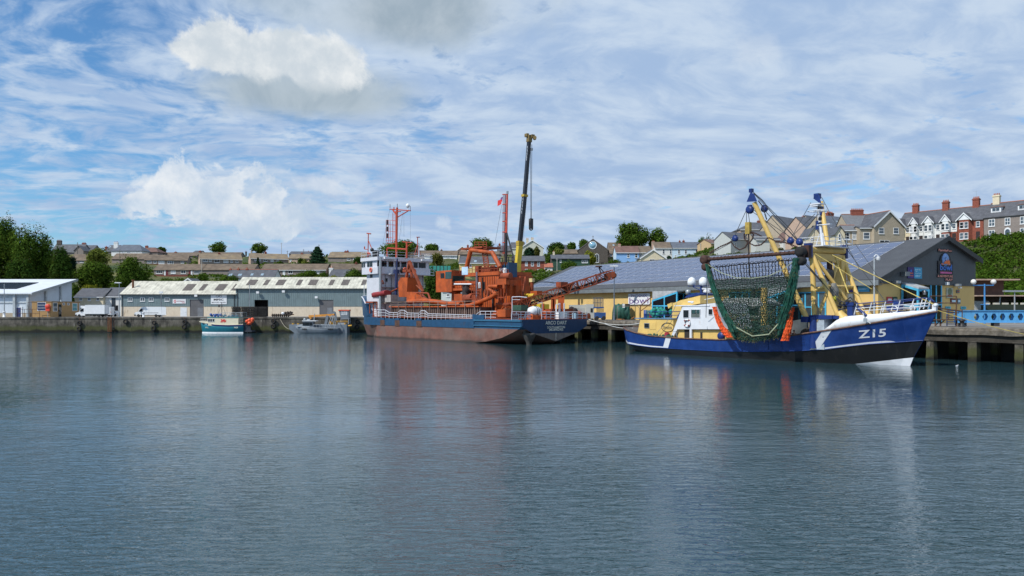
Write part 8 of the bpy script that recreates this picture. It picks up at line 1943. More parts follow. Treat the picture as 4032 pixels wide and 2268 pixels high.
house(C4,"bungalow","brown bungalow roof behind the orange frame","bungalow",220,640,560,535,508,338,9,ROUGHC,TILEB,chims=((84,492,100,508,STONE),))
house(C4,"house","slate house with red chimney behind the black mast","house",625,760,545,500,455,345,8,ROUGHC,SLATE,chims=((636,435,654,462,BRICK),))
house(HD,"brick_house","red brick house with white sash windows and grey roof behind the crane","brick house",-140,286,660,500,438,272,8,BRICK,SLATE,wins=((25,508,60,566,(1,2)),(104,508,142,568,(1,2)),(186,510,222,570,(1,2)),(25,608,62,648,(1,2)),(188,610,222,652,(1,2)),(-70,508,-35,566,(1,2))),doors=((102,612,142,660,mat("brown_door",(.12,.07,.02),.6)),))
house(HD,"house","white two-storey house with big gable and pale chimneys on the skyline","house",-25,270,432,318,222,332,10,CREAM if False else mat("pale_grey_render",(.56,.56,.48),.85,var=.06),SLATE,kind='front',barge=WHITE,chims=((104,195,138,232,CREAM),(40,205,72,238,CREAM)))
house(HD,"house","white house wing with slate roof left of the big white gable","house",-160,20,432,330,255,338,8,mat("pale_grey_render",(.56,.56,.48),.85,var=.06),SLATE)
house(HD,"house","dark green boarded house with stone gable behind the conveyor","house",378,884,612,470,422,277,8,GREENW,SLATE,gable=STONE,wins=((782,486,862,526,(3,1)),(490,484,512,520,(1,1))),chims=((395,378,420,430,CREAM),))
house(HD,"house","low white outbuilding beside the red brick house","outbuilding",288,392,630,580,535,270,6,WHITEW,TERRA)
house(HD,"house","small gabled house left of the stone chapel on the skyline","house",525,640,395,350,288,350,8,CREAM,SLATE,yaw=.5)
house(HD,"house","brown roofed house behind the yellow green tree","house",530,740,440,400,350,328,8,ROUGHC,TILEB)
hx=W(HD(735,560),312);cf=Fr(hx.x,hx.y,math.cos(-.12),math.sin(-.12));zb=hx.z
ch=thing("chapel","dark stone chapel with round gable window and arched window on the hill","chapel",(hx.x,hx.y,zb),-.12)
c3=lambda x,y,l=0:cf.hit(HD(x,y),l)
cw_=c3(1130,560)[0];he_=c3(1130,352)[2]-zb;hr_=c3(922,212)[2]-zb
for c in((-1,-1),(cw_+1,-1),(0,22),(cw_,22)):p=cf.world(c);CTRL.append((p.x,p.y,zb-.1))
q=MB();q.exty([(0,-3),(cw_,-3),(cw_,he_),(cw_/2,hr_),(0,he_)],0,.8);q.build("front_wall",STONE,ch)
q=MB();q.exty([(0,-3),(cw_,-3),(cw_,he_),(cw_/2,hr_-.05),(0,he_)],.8,24);q.build("side_wall",mat("brown_chapel_side",(.21,.16,.115),.9,var=.2),ch)
q=MB();sl_=(hr_-he_)/(cw_/2)
for s_ in(0,1):
 x0,x1=(-.5,cw_/2)if s_==0 else(cw_+.5,cw_/2);z0=he_-.5*sl_
 q.prism([(x0,-.15,z0),(x1,-.15,hr_),(x1,24.4,hr_),(x0,24.4,z0)],[(x0,-.15,z0+.3),(x1,-.15,hr_+.3),(x1,24.4,hr_+.3),(x0,24.4,z0+.3)])
q.build("roof",mat("mossy_slate",(.15,.135,.125),.8,var=.25),ch)
a=c3(928,290);rr_=(c3(978,290)[0]-c3(878,290)[0])/2;q=MB();q.torus((a[0],-.03,a[2]-zb),rr_,.14,'y',32,6);o=q.build("round_window",WHITE,ch);q=MB();q.lathe([(.02,-.06),(rr_,-.05),(rr_,-.005)],(a[0],0,a[2]-zb),28,'y');q.build("pane",mat("pale_round_glass",(.22,.42,.55),.12,var=.2,scale=.6,spec=.9),o)
def arched(par,x0,x1,z0,z1,m_=WHITE):
 w2=(x1-x0)/2;cx_=(x0+x1)/2;pts=[(x0,z0),(x1,z0)]+[(cx_+w2*math.cos(t_),z1-w2*1.3+w2*1.3*math.sin(t_))for t_ in[math.pi*i/12 for i in range(13)]]
 q=MB();q.path([Vector((x,-.06,z))for x,z in pts+[pts[0]]],.11,5);q.bx(cx_-.05,cx_+.05,-.08,-.02,z0,z1);o=q.build("arched_window",m_,par);q=MB();q.exty(pts,-.05,-.01);q.build("pane",GLASS,o)
a,b=c3(957,522),c3(1010,406);arched(ch,a[0],b[0],a[2]-zb,b[2]-zb)
a,b=c3(1035,560),c3(1072,520);door(ch,((a[0]+b[0])/2,0,0),b[0]-a[0],b[2]-a[2],mat("dark_door",(.03,.02,.02),.8))
q=MB();q.tube((cw_/2,.2,hr_),(cw_/2,.2,hr_+1.6),.08,5);q.tube((cw_/2-.4,.2,hr_+1.1),(cw_/2+.4,.2,hr_+1.1),.07,5);q.build("finial_cross",STONE,ch)
house(HD,"cottage","bright blue cottage with brown red roof above the solar roof","cottage",1240,1548,540,388,306,287,8,LBLUE,TILER,gable=PBLUE,wins=((1386,400,1420,456,(1,2)),(1492,400,1526,458,(1,2)),(1492,500,1525,535,(1,1))),chims=((1264,278,1300,322,PINKR),))
house(HD,"cottage","cream cottage with brown roof joined to the blue cottage","cottage",1552,1712,540,388,306,288,8,CREAM,TILEB,wins=((1558,402,1586,450,(1,2)),))
house(HD,"bungalow","cream front-gabled bungalow with white bargeboards before the white terrace","bungalow",1568,1902,560,462,350,266,9,CREAM,SLATE,kind='front',barge=WHITE,wins=((1684,476,1756,522,(2,1)),(1818,474,1862,505,(2,1))))
house(HD,"terrace_house","white terrace house with brown roof and brick chimney","terrace house",1762,1985,475,328,252,303,8,WHITEW,TILEB,wins=((1858,346,1890,408,(1,2)),(1953,346,1980,408,(1,2))),chims=((1716,242,1754,345,PINKR),))
house(HD,"terrace_house","pale blue terrace house with grey slate roof and five windows","terrace house",1988,2424,475,328,252,303,8,PBLUE,SLATEB,wins=((2064,350,2094,406,(1,2)),(2156,350,2186,406,(1,2)),(2300,350,2356,408,(2,2)),(2020,420,2048,450,(1,1)),(2240,420,2262,450,(1,1))),chims=((2080,232,2096,256,BRICK),(2128,228,2152,256,BRICK)))
house(HD,"house","grey brown gable roof behind the blue cottage","house",1150,1262,400,340,258,345,9,ROUGHC,TILEB,sky=((1190,286,1222,304),))
house(HD,"house","low brown house with chimney left of the blue cottage","house",1132,1262,450,400,345,320,8,PINKR,TILEB,chims=((1195,320,1228,360,PINKR),),wins=((1160,410,1190,438),))
house(C3,"outbuilding","pale store building on the quay seen under the operator cab","store",815,1010,1008,872,862,192,6,mat("pale_green_white",(.60,.65,.62),.7,var=.05),SLATE,wins=((866,908,893,938),))
fnc=W(C3(700,690),244);tf=thing("garden_fence","teal garden fence on the slope behind the ship's bridge","fence",(fnc.x,fnc.y,fnc.z));q=MB();ln=X(C3(905,0)[0],244)-fnc.x;fh=Z(C3(0,645)[1],244)-fnc.z
for k in range(6):q.bx(ln*k/6,ln*(k+1)/6-.06,0,.08,-.6,fh)
q.build("panels",TEALP,tf);CTRL.append((fnc.x,fnc.y,fnc.z))
q=MB()
for k in range(7):q.bx(ln*k/6-.08,ln*k/6+.04,-.1,.15,-.6,fh+.15)
q.build("posts",mat("dark_timber",(.05,.045,.045),.9),tf)
# --------- right-hand hill: houses above the leisure hall
house(HE,"house","tan house with red roof right of the tall narrow tree","house",92,450,1110,860,800,292,9,mat("tan_gable",(.50,.36,.20),.85,var=.06),TILER,gable=None,chims=((430,765,452,800,BRICK),),yaw=.35,wins=((330,900,365,950),))
house(HE,"house","grey rendered house with slate roof and white window left of the near derrick","house",472,890,1080,780,668,250,8,mat("blue_grey_render",(.36,.39,.40),.85,var=.06),SLATE,gable=mat("pale_grey_gable",(.46,.48,.47),.85,var=.05),yaw=.45,wins=((560,1010,600,1070,(2,1)),(545,850,575,930,(1,2))))
house(HE,"house","hipped slate house with tall brick chimney behind the lifting chains","house",650,1530,760,600,470,272,12,PINKR,SLATE,kind='hip',inset=6,chims=((976,432,1030,520,BRICK),(1315,505,1425,545,BRICK)),wins=((700,640,760,680,(2,1)),))
house(HE,"house","tan house with slate lean roof behind the chains","house",892,1200,1080,735,640,248,9,BEIGE,SLATE,wins=((1135,820,1165,870),))
house(HE,"house","flat-roofed pale extension with small window below the slate houses","house",948,1212,1080,790,762,240,5,mat("white_ext",(.55,.56,.53),.8,var=.05),SLATE,wins=((970,840,1010,890,(2,1)),))
house(HE,"house","long brown grey rear wing with shallow roof right of the pale extension","house",1105,1455,1080,790,765,246,6,BEIGE,SLATE,wins=((1130,830,1165,875),(1390,840,1420,880)))
house(HE,"house","white gable with brick flank and dark roof behind the near derrick","house",1470,1745,1080,800,618,243,8,WHITEW,TILER,kind='front',wins=((1528,775,1556,812),))
house(HE,"house","red brick rear wing with dark slate roof beside the white gable","house",1740,1930,1080,770,610,246,8,BRICK,SLATE,yaw=.2)
house(HE,"house","beige rear gable with two small windows left of the signal mast","house",1932,2140,1080,740,600,240,9,mat("pale_beige",(.54,.46,.38),.85,var=.06),SLATE,kind='front',wins=((2003,745,2035,800),(2120,745,2136,800)))
house(HE,"terrace_house","terrace house with slate roof and skylights behind the far derrick","terrace house",1500,2180,760,620,425,256,9,BEIGE,SLATE,yaw=.75,chims=((1835,370,1952,480,BRICK),),sky=((1780,545,1840,590),(1850,545,1905,580)))
house(HE,"terrace_house","slate roofed terrace house with brick chimney right of the signal mast","terrace house",2140,2560,760,640,400,246,9,BEIGE,SLATE,yaw=.7,chims=((2300,295,2408,400,BRICK),))
house(R3,"gable_house","large beige house with white edged gable above the solar roof","house",716,1040,690,468,306,206,11,BEIGE,SLATE,kind='front',yaw=.25,barge=WHITE,ridge=TERRAROOF,wins=((765,484,823,548,(1,2)),(923,484,980,548,(1,2)),(775,618,880,690,(2,1))))
house(R3,"house","grey slate wing with skylight joined to the large beige gable","house",440,720,690,470,345,212,9,BEIGE,mat("pale_slate_roof",(.15,.155,.165),.55,var=.15),wins=((607,534,665,605,(1,2)),),sky=((690,378,745,418),),chims=((466,290,595,385,BRICK),),ridge=TERRAROOF)
house(R3,"house","low flat bay with white window joined to the beige house","house",560,716,690,485,470,207,4,BEIGE,SLATE,wins=((600,532,668,606,(1,2)),))
house(R3,"house","small hipped bay house with two white windows behind the gantry","house",398,556,690,512,462,209,6,BEIGE,mat("pale_slate_roof",(.15,.155,.165),.55,var=.15),wins=((412,536,450,615,(1,2)),(480,532,528,608,(1,2))),ridge=TERRAROOF)
house(R3,"house","white rear gable with tall window behind the gantry platform","house",298,402,690,545,470,208,6,CREAM,SLATE,kind='front',wins=((330,550,358,622,(1,2)),))
house(R3,"terrace_house","slate terrace roof with two skylights left of the big brick chimney","terrace house",240,480,660,490,372,224,9,BEIGE,SLATEB,yaw=.5,sky=((315,420,356,450),(382,412,426,440)))
house(R3,"terrace_house","dark slate terrace roof with brick chimney behind the signal mast","terrace house",-10,270,660,490,385,232,9,PINKR,SLATE,yaw=.4,chims=((205,325,270,392,BRICK),))
house(R3,"house","dark sided rear house between the derrick and the white gable","house",150,300,690,560,470,218,7,ROUGHC,SLATE,yaw=.3)
house(R3,"house","pale beige gable low behind the far derrick","house",0,150,690,580,480,216,7,CREAM,SLATE,kind='front',wins=((35,588,60,615),))
TT=Fr(130.0,195.0,-.60,.80);SZ=23.6;TD=9.0
def tl(px):return TT.hit((px,900),0)[0]
EZ,RZ2=29.4-SZ,33.2-SZ
def bay_house(label,pa,pb,wall,trim,chim,two=None,dormer=False,hb_=0.0):
 """terrace unit facing +ly of TT with a projecting gabled bay"""
 b_,a=tl(pa),tl(pb);Lw=b_-a
 p=TT.world((b_,0,0));t=thing("terrace_house",label,"terrace house",(p.x,p.y,SZ),TT.rz+math.pi)
 for c in((a-.5,2),(b_+.5,2),(a,-TD),(b_,-TD)):g_=TT.world(c);CTRL.append((g_.x,g_.y,SZ-.1))
 e,r_=EZ+hb_,RZ2+hb_
 q=MB();q.extx([(0,-3),(TD,-3),(TD,e),(TD/2,r_),(0,e)],.0,Lw);q.build("wall",two or wall,t)
 if two:q=MB();q.bx(0,Lw,-.04,.02,2.9,e-.02);q.build("upper_wall",wall,t)
 q=MB();sl_=(r_-e)/(TD/2)
 for s_ in(0,1):
  y0=-.35 if s_==0 else TD+.35;z0=e-.35*sl_;q.prism([(-.05,y0,z0),(Lw+.05,y0,z0),(Lw+.05,TD/2,r_),(-.05,TD/2,r_)],[(-.05,y0,z0+.16),(Lw+.05,y0,z0+.16),(Lw+.05,TD/2,r_+.16),(-.05,TD/2,r_+.16)])
 rf=q.build("roof",SLATE,t);q=MB();q.tube((0,TD/2,r_+.18),(Lw,TD/2,r_+.18),.15,5);q.build("ridge_tiles",TERRAROOF,rf)
 if chim:
  x=Lw*chim[0];q=MB();q.bx(x-.8,x+.8,TD/2-.5,TD/2+.5,r_-.8,r_+2.3);q.bx(x-.92,x+.92,TD/2-.62,TD/2+.62,r_+1.85,r_+2.1);c_=q.build("chimney",chim[1],rf);q=MB()
  for k in range(4):q.lathe([(.14,r_+2.3),(.16,r_+2.45),(.11,r_+2.8)],(x-.6+k*.4,TD/2,0),8)
  q.build("chimney_pot",TERRA,c_)
  if chim[1]is BRICK and chim[0]<.5:q=MB();q.tube((x,TD/2,r_+2.3),(x,TD/2,r_+4.4),.03,4);q.tube((x-.7,TD/2,r_+4.2),(x+.7,TD/2,r_+4.3),.025,4);q.build("tv_aerial",GALV,rf)
 bw2=min(3.4,Lw*.58);bx0_=Lw*.06;bx1_=bx0_+bw2;P_=1.0
 if not dormer:
  q=MB();q.extz([(bx0_,.0),(bx0_+.5,-P_),(bx1_-.5,-P_),(bx1_,.0)],-2,e+.05);bay=q.build("bay",two or wall,t)
  if two:q=MB();q.extz([(bx0_-.02,-.03),(bx0_+.48,-P_-.03),(bx1_-.48,-P_-.03),(bx1_+.02,-.03)],2.9,e+.03);q.build("upper_bay",wall,bay)
  q=MB();gx_=(bx0_+bx1_)/2;q.exty([(bx0_-.1,e),(bx1_+.1,e),(gx_,e+1.75)],-P_-.1,TD*.2);q.build("gable",trim,bay)
  q=MB()
  for s_ in(-1,1):x0=gx_+s_*(bw2/2+.35);q.prism([(x0,-P_-.3,e-.25),(gx_,-P_-.3,e+1.8),(gx_,TD*.3,e+1.8),(x0,TD*.3,e-.25)],[(x0,-P_-.3,e-.1),(gx_,-P_-.3,e+1.98),(gx_,TD*.3,e+1.98),(x0,TD*.3,e-.1)])
  q.build("gable_roof",SLATE,bay)
  q=MB()
  for s_ in(-1,1):x0=gx_+s_*(bw2/2+.35);q.prism([(x0,-P_-.36,e-.42),(gx_,-P_-.36,e+1.6),(gx_,-P_-.36,e+1.95),(x0,-P_-.36,e-.08)],[(x0,-P_-.301,e-.42),(gx_,-P_-.301,e+1.6),(gx_,-P_-.301,e+1.95),(x0,-P_-.301,e-.08)])
  q.build("bargeboard",WHITE,bay)
  for z in(1.5,4.35):
   for k in range(2):window(bay,(gx_+(k-.5)*1.15,-P_-.035,z),1.0,1.75,(1,2),fw=.1,glass=BLIND[(k+int(z)+len(label))%4],sill=True)
  wx=(bx1_+Lw)/2
  window(t,(wx,-.045 if two else 0,4.45),.95,1.5,(1,2),fw=.1,sill=True)
  door(t,(wx,-.02,.3),.95,2.2,mat("dark_door",(.03,.02,.02),.8))
 else:
  for x,w2 in((Lw*.17,1.5),(Lw*.5,1.3),(Lw*.82,1.5)):
   for z in(1.6,4.5):
    if not(z<2 and abs(x-Lw*.5)<.1):window(t,(x,0,z),w2,1.9,(2,2),fw=.13,sill=True)
  q=MB();arch_pts=[(Lw*.5-.75,.2),(Lw*.5+.75,.2)]+[(Lw*.5+.75*math.cos(a_),2.2+.75*math.sin(a_))for a_ in[math.pi*i/10 for i in range(11)]];q.exty(arch_pts,-.08,-.01);o=q.build("arched_doorway",WHITE,t);q=MB();q.exty([(Lw*.5+(x-Lw*.5)*.75,.2+(z-.2)*.85)for x,z in arch_pts],-.12,-.085);q.build("door",GLASSL,o)
  for x in(Lw*.22,Lw*.78):
   q=MB();y0=TD*.12;z0=e+(r_-e)*.30;q.bx(x-1.2,x+1.2,y0,TD*.36,z0,z0+1.35);dm=q.build("dormer",WHITE,rf);window(dm,(x,y0,z0+.72),1.9,1.0,(2,1),fw=.1);q=MB();q.prism([(x-1.5,y0-.25,z0+1.32),(x+1.5,y0-.25,z0+1.32),(x+1.5,TD*.45,z0+1.6),(x-1.5,TD*.45,z0+1.6)],[(x-1.3,y0-.25,z0+1.45),(x+1.3,y0-.25,z0+1.45),(x+1.1,TD*.45,z0+2.0),(x-1.1,TD*.45,z0+2.0)]);q.build("dormer_roof",TILER,dm)
 return t
rS=lambda x:R3(x,0)[0]
bay_house("grey pebbledash house with dormers and arched white doorway at the right end",rS(1897),rS(2420),ROUGHC,WHITE,(.12,CREAM),dormer=True,hb_=.3)
bay_house("red brick terrace house with white gabled bay beside the grey house",rS(1612),rS(1893),BRICK,WHITE,(.45,BRICK))
bay_house("white over red brick terrace house with gabled bay, next to the red brick house",rS(1440),rS(1608),WHITEW,WHITE,None,two=BRICK)
bay_house("white gabled bay terrace house, middle of the three white fronts",rS(1250),rS(1436),WHITEW,WHITE,(.85,BRICK))
bay_house("white terrace house with brown framed bay, next to the beige gable",rS(1108),rS(1246),WHITEW,WHITE,None)
bay_house("shadowed terrace house partly hidden by the large beige gable",rS(960),rS(1104),CREAM,WHITE,(.85,BRICK))
# --------- terrain fitted through the house plots
for x in range(-230,5,22):
 for yy in(QY+9,QY+26,QY+40):CTRL.append((x,yy,QH-.35))
for lx in range(-60,125,14):
 for off in(12,30,46):p=WF.world((lx,-off));CTRL.append((p.x,p.y,QH-.35))
for lx in range(-70,40,12):
 p=WF.world((lx,-58));CTRL.append((p.x,p.y,6.0))
for lx in range(-40,40,9):
 for ly,z in((7,SZ-.4),(18,SZ-6.0),(30,SZ-11)):p=TT.world((lx,ly));CTRL.append((p.x,p.y,z))
for lx in range(-40,80,20):p=TT.world((lx,-24));CTRL.append((p.x,p.y,SZ+.5))
for x in range(-260,340,50):CTRL.append((x,430,31 if x<110 else 27));CTRL.append((x,560,28))
for y in(210,260,320,380):CTRL.append((-260,y,QH+(y-205)*.16))
_pts=[]
for c in CTRL:
 if all((c[0]-p[0])**2+(c[1]-p[1])**2>4.0 for p in _pts):_pts.append(c)
CP=np.array(_pts)
Dm=np.sqrt(((CP[:,None,:2]-CP[None,:,:2])**2).sum(-1))
n_=len(CP);A=np.zeros((n_+3,n_+3));A[:n_,:n_]=Dm-np.eye(n_)*.4;A[:n_,n_]=1;A[:n_,n_+1:]=CP[:,:2];A[n_,:n_]=1;A[n_+1:,:n_]=CP[:,:2].T
coef=np.linalg.solve(A,np.concatenate([CP[:,2],[0,0,0]]))
def ground_z(x,y):
 x=np.atleast_1d(np.asarray(x,float));y=np.atleast_1d(np.asarray(y,float))
 d_=np.sqrt((x[:,None]-CP[None,:,0])**2+(y[:,None]-CP[None,:,1])**2)
 return np.maximum(d_@coef[:n_]+coef[n_]+x*coef[n_+1]+y*coef[n_+2],QH-.6)
st_=4.0;xs=np.arange(-264,344,st_);ys=np.arange(40,572,st_)
GX,GY=np.meshgrid(xs,ys);GZ=np.concatenate([ground_z(GX[i],GY[i])for i in range(len(ys))]).reshape(GX.shape)
WL_=np.array([[(x-WF.ox)*WF.ax+(y-WF.oy)*WF.ay for x in(0,)]for y in(0,)])
lyW=-(GX-WF.ox)*WF.ay+(GY-WF.oy)*WF.ax
S_=np.maximum(GY-QY,-lyW)
GZ=np.where(S_<44,np.minimum(GZ,QH-.3),GZ)
idx=-np.ones(GX.shape,int);vs=[];fs=[]
keep=S_>9
for i in range(GX.shape[0]):
 for j in range(GX.shape[1]):
  if keep[i,j]:idx[i,j]=len(vs);vs.append((GX[i,j],GY[i,j],GZ[i,j]))
for i in range(GX.shape[0]-1):
 for j in range(GX.shape[1]-1):
  c=(idx[i,j],idx[i,j+1],idx[i+1,j+1],idx[i+1,j])
  if min(c)>=0:fs.append(c)
def ground_mat():
 m_,t,b=pbsdf("hillside_grass");co=t.add('TexCoord').outputs['Object']
 n=t.noise(co,.06,6,.6);n2=t.noise(co,.7,5,.65)
 c=t.mix(t.ss(n,.35,.65),(.035,.058,.014),(.115,.105,.03));c=t.mix(t.m('MULTIPLY',t.ss(n2,.45,.7),.6),c,(.022,.045,.012));c=t.mix(t.m('MULTIPLY',t.ss(t.noise(co,.18,4,.6),.60,.68),.8),c,(.24,.21,.07))
 pset(t,b,Base_Color=c,Roughness=.95);bump(t,b,n2,.6,.3);return m_
gm_=MB();gm_._add(vs,fs);gm_.sm=[True]*len(fs)
tag(gm_.build("ground",ground_mat()),"grassy hillside rising behind the harbour","ground",kind="structure")
# --------- trees and shrubs: tapered trunk, limbs and crowns of many leaf faces
def leaf_mat(name,dark,light,tip=None):
 m_=bpy.data.materials.new(name);m_.use_nodes=True;t=NT(m_.node_tree);t.n.clear()
 geo=t.add('NewGeometry');co=t.add('TexCoord').outputs['Object']
 rnd=geo.outputs['Random Per Island'];n=t.noise(co,.55,3,.6)
 f_=t.m('ADD',t.m('MULTIPLY',rnd,.30),t.m('MULTIPLY',n,.80))
 c=t.mix(t.ss(f_,.25,.85),dark,light)
 d1=t.add('BsdfDiffuse',c);d2=t.add('BsdfTranslucent',t.mix(.5,c,(.16,.20,.02)));gl_=t.add('BsdfGlossy');gl_.inputs['Roughness'].default_value=.45;gl_.inputs['Color'].default_value=(1,1,1,1)
 mx=t.add('MixShader',.28,d1.outputs[0],d2.outputs[0]);mx2=t.add('MixShader',.0,mx.outputs[0],gl_.outputs[0])
 t.l.new(mx2.outputs[0],t.add('OutputMaterial').inputs[0]);return m_
LF={'mid':leaf_mat("leaves_mid_green",(.022,.055,.008),(.105,.170,.026)),'dark':leaf_mat("leaves_dark_green",(.014,.040,.008),(.060,.110,.020)),'light':leaf_mat("leaves_light_green",(.06,.085,.015),(.19,.22,.045)),'yellow':leaf_mat("leaves_yellow_green",(.10,.12,.012),(.30,.30,.035)),'conifer':leaf_mat("needles",(.010,.030,.018),(.026,.062,.034)),'olive':leaf_mat("leaves_olive",(.045,.05,.014),(.13,.13,.03)),'bank':leaf_mat("bank_leaves",(.018,.048,.006),(.080,.140,.018))}
BARK=mat("bark",(.075,.055,.04),.95,var=.3,scale=3)
def leaves(mb_list,C,N,S,rng):
 """quads of size S at C facing about N"""
 k=len(C);N=N/np.maximum(1e-6,np.linalg.norm(N,axis=1))[:,None]
 a=np.cross(N,rng.normal(size=(k,3)));a/=np.maximum(1e-6,np.linalg.norm(a,axis=1))[:,None];b=np.cross(N,a)
 S=S[:,None];asp=rng.uniform(.55,1.0,(k,1))
 V=np.stack([C-a*S*.5,C-b*S*.5*asp+a*S*.08,C+a*S*.5,C+b*S*.5*asp-a*S*.06],1)
 mb_list.append(V.reshape(-1,3))
def leaf_obj(name,chunks,m_,parent):
 V=np.concatenate(chunks);k=len(V)//4
 me=bpy.data.meshes.new(name);me.vertices.add(len(V));me.vertices.foreach_set('co',V.ravel().astype(np.float32))
 me.loops.add(k*4);me.loops.foreach_set('vertex_index',np.arange(k*4,dtype=np.int32));me.polygons.add(k);me.polygons.foreach_set('loop_start',np.arange(0,k*4,4,dtype=np.int32));me.update(calc_edges=True)
 me.materials.append(m_);o=bpy.data.objects.new(name,me);COL.objects.link(o)
 if parent is not None:o.parent=parent;KIDS.setdefault(parent,[]).append(o)
 return o
NTREE=[0]
def tree(label,f,xc,yt,yb,wd,d,leaf='mid',kind='round',cat=None,dens=1.0,top=None):
 """crown measured in the photograph (centre column, top, lowest visible leaves, width); trunk reaches the ground below"""
 NTREE[0]+=1;rng=np.random.default_rng(100+NTREE[0])
 p=W(f(xc,yb),d);ztop=Z(f(xc,yt)[1],d);wm=X(f(xc+wd/2,0)[0],d)-X(f(xc-wd/2,0)[0],d)
 gz=float(ground_z([p.x],[p.y])[0]);zc0=p.z;H=max(1.0,ztop-zc0);bush=kind=='bush'
 base=min(gz,zc0)if not bush else gz
 if bush and gz<zc0-.3:base=gz;zc0=max(gz,zc0-3.5);H=ztop-zc0
 if bush and gz>zc0:base=zc0
 t=thing("shrub" if bush else("conifer" if kind=='cone' else "tree"),label,cat or("shrub" if bush else "tree"),(p.x,d,base))
 if not bush and kind!='cone' and gz<zc0-.8:zc0=max(gz+.8,zc0-.20*H);H=ztop-zc0
 z0=zc0-base;R_=wm/2;s0=max(.34,d/560)*(1.2 if not bush else.9)
 tr_=MB();rr=random.Random(NTREE[0]);rt=max(.10,wm*.028)
 if not bush:
  tr_.tube((0,0,-.4),(rr.uniform(-.2,.2),0,z0+H*.35),rt*1.3,9,rt*.85);tr_.tube((0,0,z0+H*.3),(0,0,z0+H*.85),rt*.85,7,rt*.2)
 nl=7 if not bush else 5
 for k in range(nl):
  a=2*math.pi*k/nl+rr.random();l_=R_*.62;zz=z0+H*(.15+.09*k)if not bush else.05
  q0=Vector((0,0,zz));q1=Vector((math.cos(a)*l_*.5,math.sin(a)*l_*.45,zz+H*.14));q2=Vector((math.cos(a+.3)*l_,math.sin(a+.3)*l_*.9,min(z0+H*.9,zz+H*.34)));tr_.tube(q0,q1,rt*.5,6,rt*.35);tr_.tube(q1,q2,rt*.35,5,rt*.1)
 tr_.build("trunk" if not bush else "stems",BARK,t)
 ch=[]
 if kind=='cone':
  n=int(3200*dens);v=rng.uniform(0,1,n)**.8;ang=rng.uniform(0,2*math.pi,n);lay=.82+.18*np.sin(v*34+ang*2);rad=R_*np.clip(1.08-v,0,1)**.72*lay*rng.uniform(.55,1.05,n)
  C=np.stack([rad*np.cos(ang),rad*np.sin(ang),z0+v*H],1);N=np.stack([np.cos(ang),np.sin(ang),np.full(n,.35)],1)+rng.normal(size=(n,3))*.4
  leaves(ch,C,N,s0*rng.uniform(.7,1.3,n),rng)
 else:
  nc=24 if not bush else 14
  cc=rng.normal(size=(nc,3));cc/=np.linalg.norm(cc,axis=1)[:,None];cc*=rng.uniform(.35,.72,nc)[:,None]
  cr=rng.uniform(.32,.50,nc)
  if bush:cc[:,2]=np.abs(cc[:,2])*.75
  ctr=np.array([0,0,z0+H*(.5 if not bush else.30)]);sc=np.array([R_,R_*.9,H*(.5 if not bush else.68)])
  tot=(cr**2).sum();want=int(min(10000,max(1300,15.0*wm*H/(s0*s0)))*dens)
  for c_,r_ in zip(cc,cr):
   n=max(40,int(want*r_*r_/tot));dv_=rng.normal(size=(n,3));dv_/=np.linalg.norm(dv_,axis=1)[:,None]
   rad=r_*rng.uniform(.55,1.08,n)**.6;lump=1+.22*np.sin(dv_[:,0]*7+c_[0]*9)*np.sin(dv_[:,2]*6+c_[1]*7)
   C=ctr+(c_[None,:]+dv_*(rad*lump)[:,None])*sc;N=dv_*np.array([1,1,1.2])+rng.normal(size=(n,3))*.34+np.array([0,0,.18])
   leaves(ch,C,N,s0*rng.uniform(.6,1.35,n),rng)
  n=int(want*.05);dv_=rng.normal(size=(n,3));dv_/=np.linalg.norm(dv_,axis=1)[:,None]
  if bush:dv_[:,2]=np.abs(dv_[:,2])
  C=ctr+dv_*rng.uniform(.75,.98,n)[:,None]*sc;leaves(ch,C,dv_+rng.normal(size=(n,3))*.6,s0*rng.uniform(.5,1.0,n),rng)
 leaf_obj("crown" if not bush else "foliage",ch,LF[leaf],t);return t
T=tree
T("huge dark green tree at the left edge of the photo",L1,20,108,900,380,232,'mid',dens=2.6)
T("huge dark green tree second from the left edge",L1,345,160,900,430,228,'mid',dens=2.6)
T("shorter dark tree right of the two huge left trees",L1,625,455,880,250,222,'dark',dens=2)
T("shadowy tree low between the two huge left trees",L1,210,520,930,330,218,'dark',dens=1.2)
T("round tree with light green crown top left of the sheds",HA,1135,330,720,640,240,'light',dens=1.5)
T("dark green lower tree beneath the light green crown",HA,1050,600,1290,900,234,'mid',dens=1.8)
T("dense dark green tree left of the lower grey shed",HA,1870,470,1330,860,232,'mid',dens=1.8)
T("small pine branch tree beside the left brown bungalow",HA,470,480,1100,300,236,'conifer')
T("bright yellow green bush behind the cream house",HA,960,1165,1420,760,222,'yellow','bush')
T("green bush between white workshop and cream house",HA,560,1110,1500,300,220,'mid','bush')
for k,(xc,yt,w_,lf,nm)in enumerate(((-200,955,420,'dark',"dark hedge bush below the left end of the dry lawn"),(150,945,420,'dark',"dark green bush at the foot of the dry lawn"),(560,930,460,'mid',"mid green bush below the first maroon door"),(850,930,380,'mid',"mid green bush below the dry lawn's middle"),(1120,900,300,'light',"light bush beside the small white gable"),(1390,800,240,'mid',"leafy bush at the corner of the skylight house"))):T(nm,HB,xc,yt,1080,w_,262-k,lf,'bush')
T("broad crest tree standing on the skyline above the mossy roof",HB,1752,138,395,415,374,'mid')
T("domed crest tree on the skyline left of the mast poles",HCz,220,148,395,385,374,'mid')
T("small dark tree on the skyline right of the red brown house",HB,440,245,395,270,376,'dark')
T("dark conifer on the slope between the tan bungalows",HCz,1510,240,615,440,318,'conifer','cone',dens=1.3)
T("spreading bush behind the taller shed, left of the white chimney",HCz,1290,715,935,560,258,'mid','bush',dens=1.4)
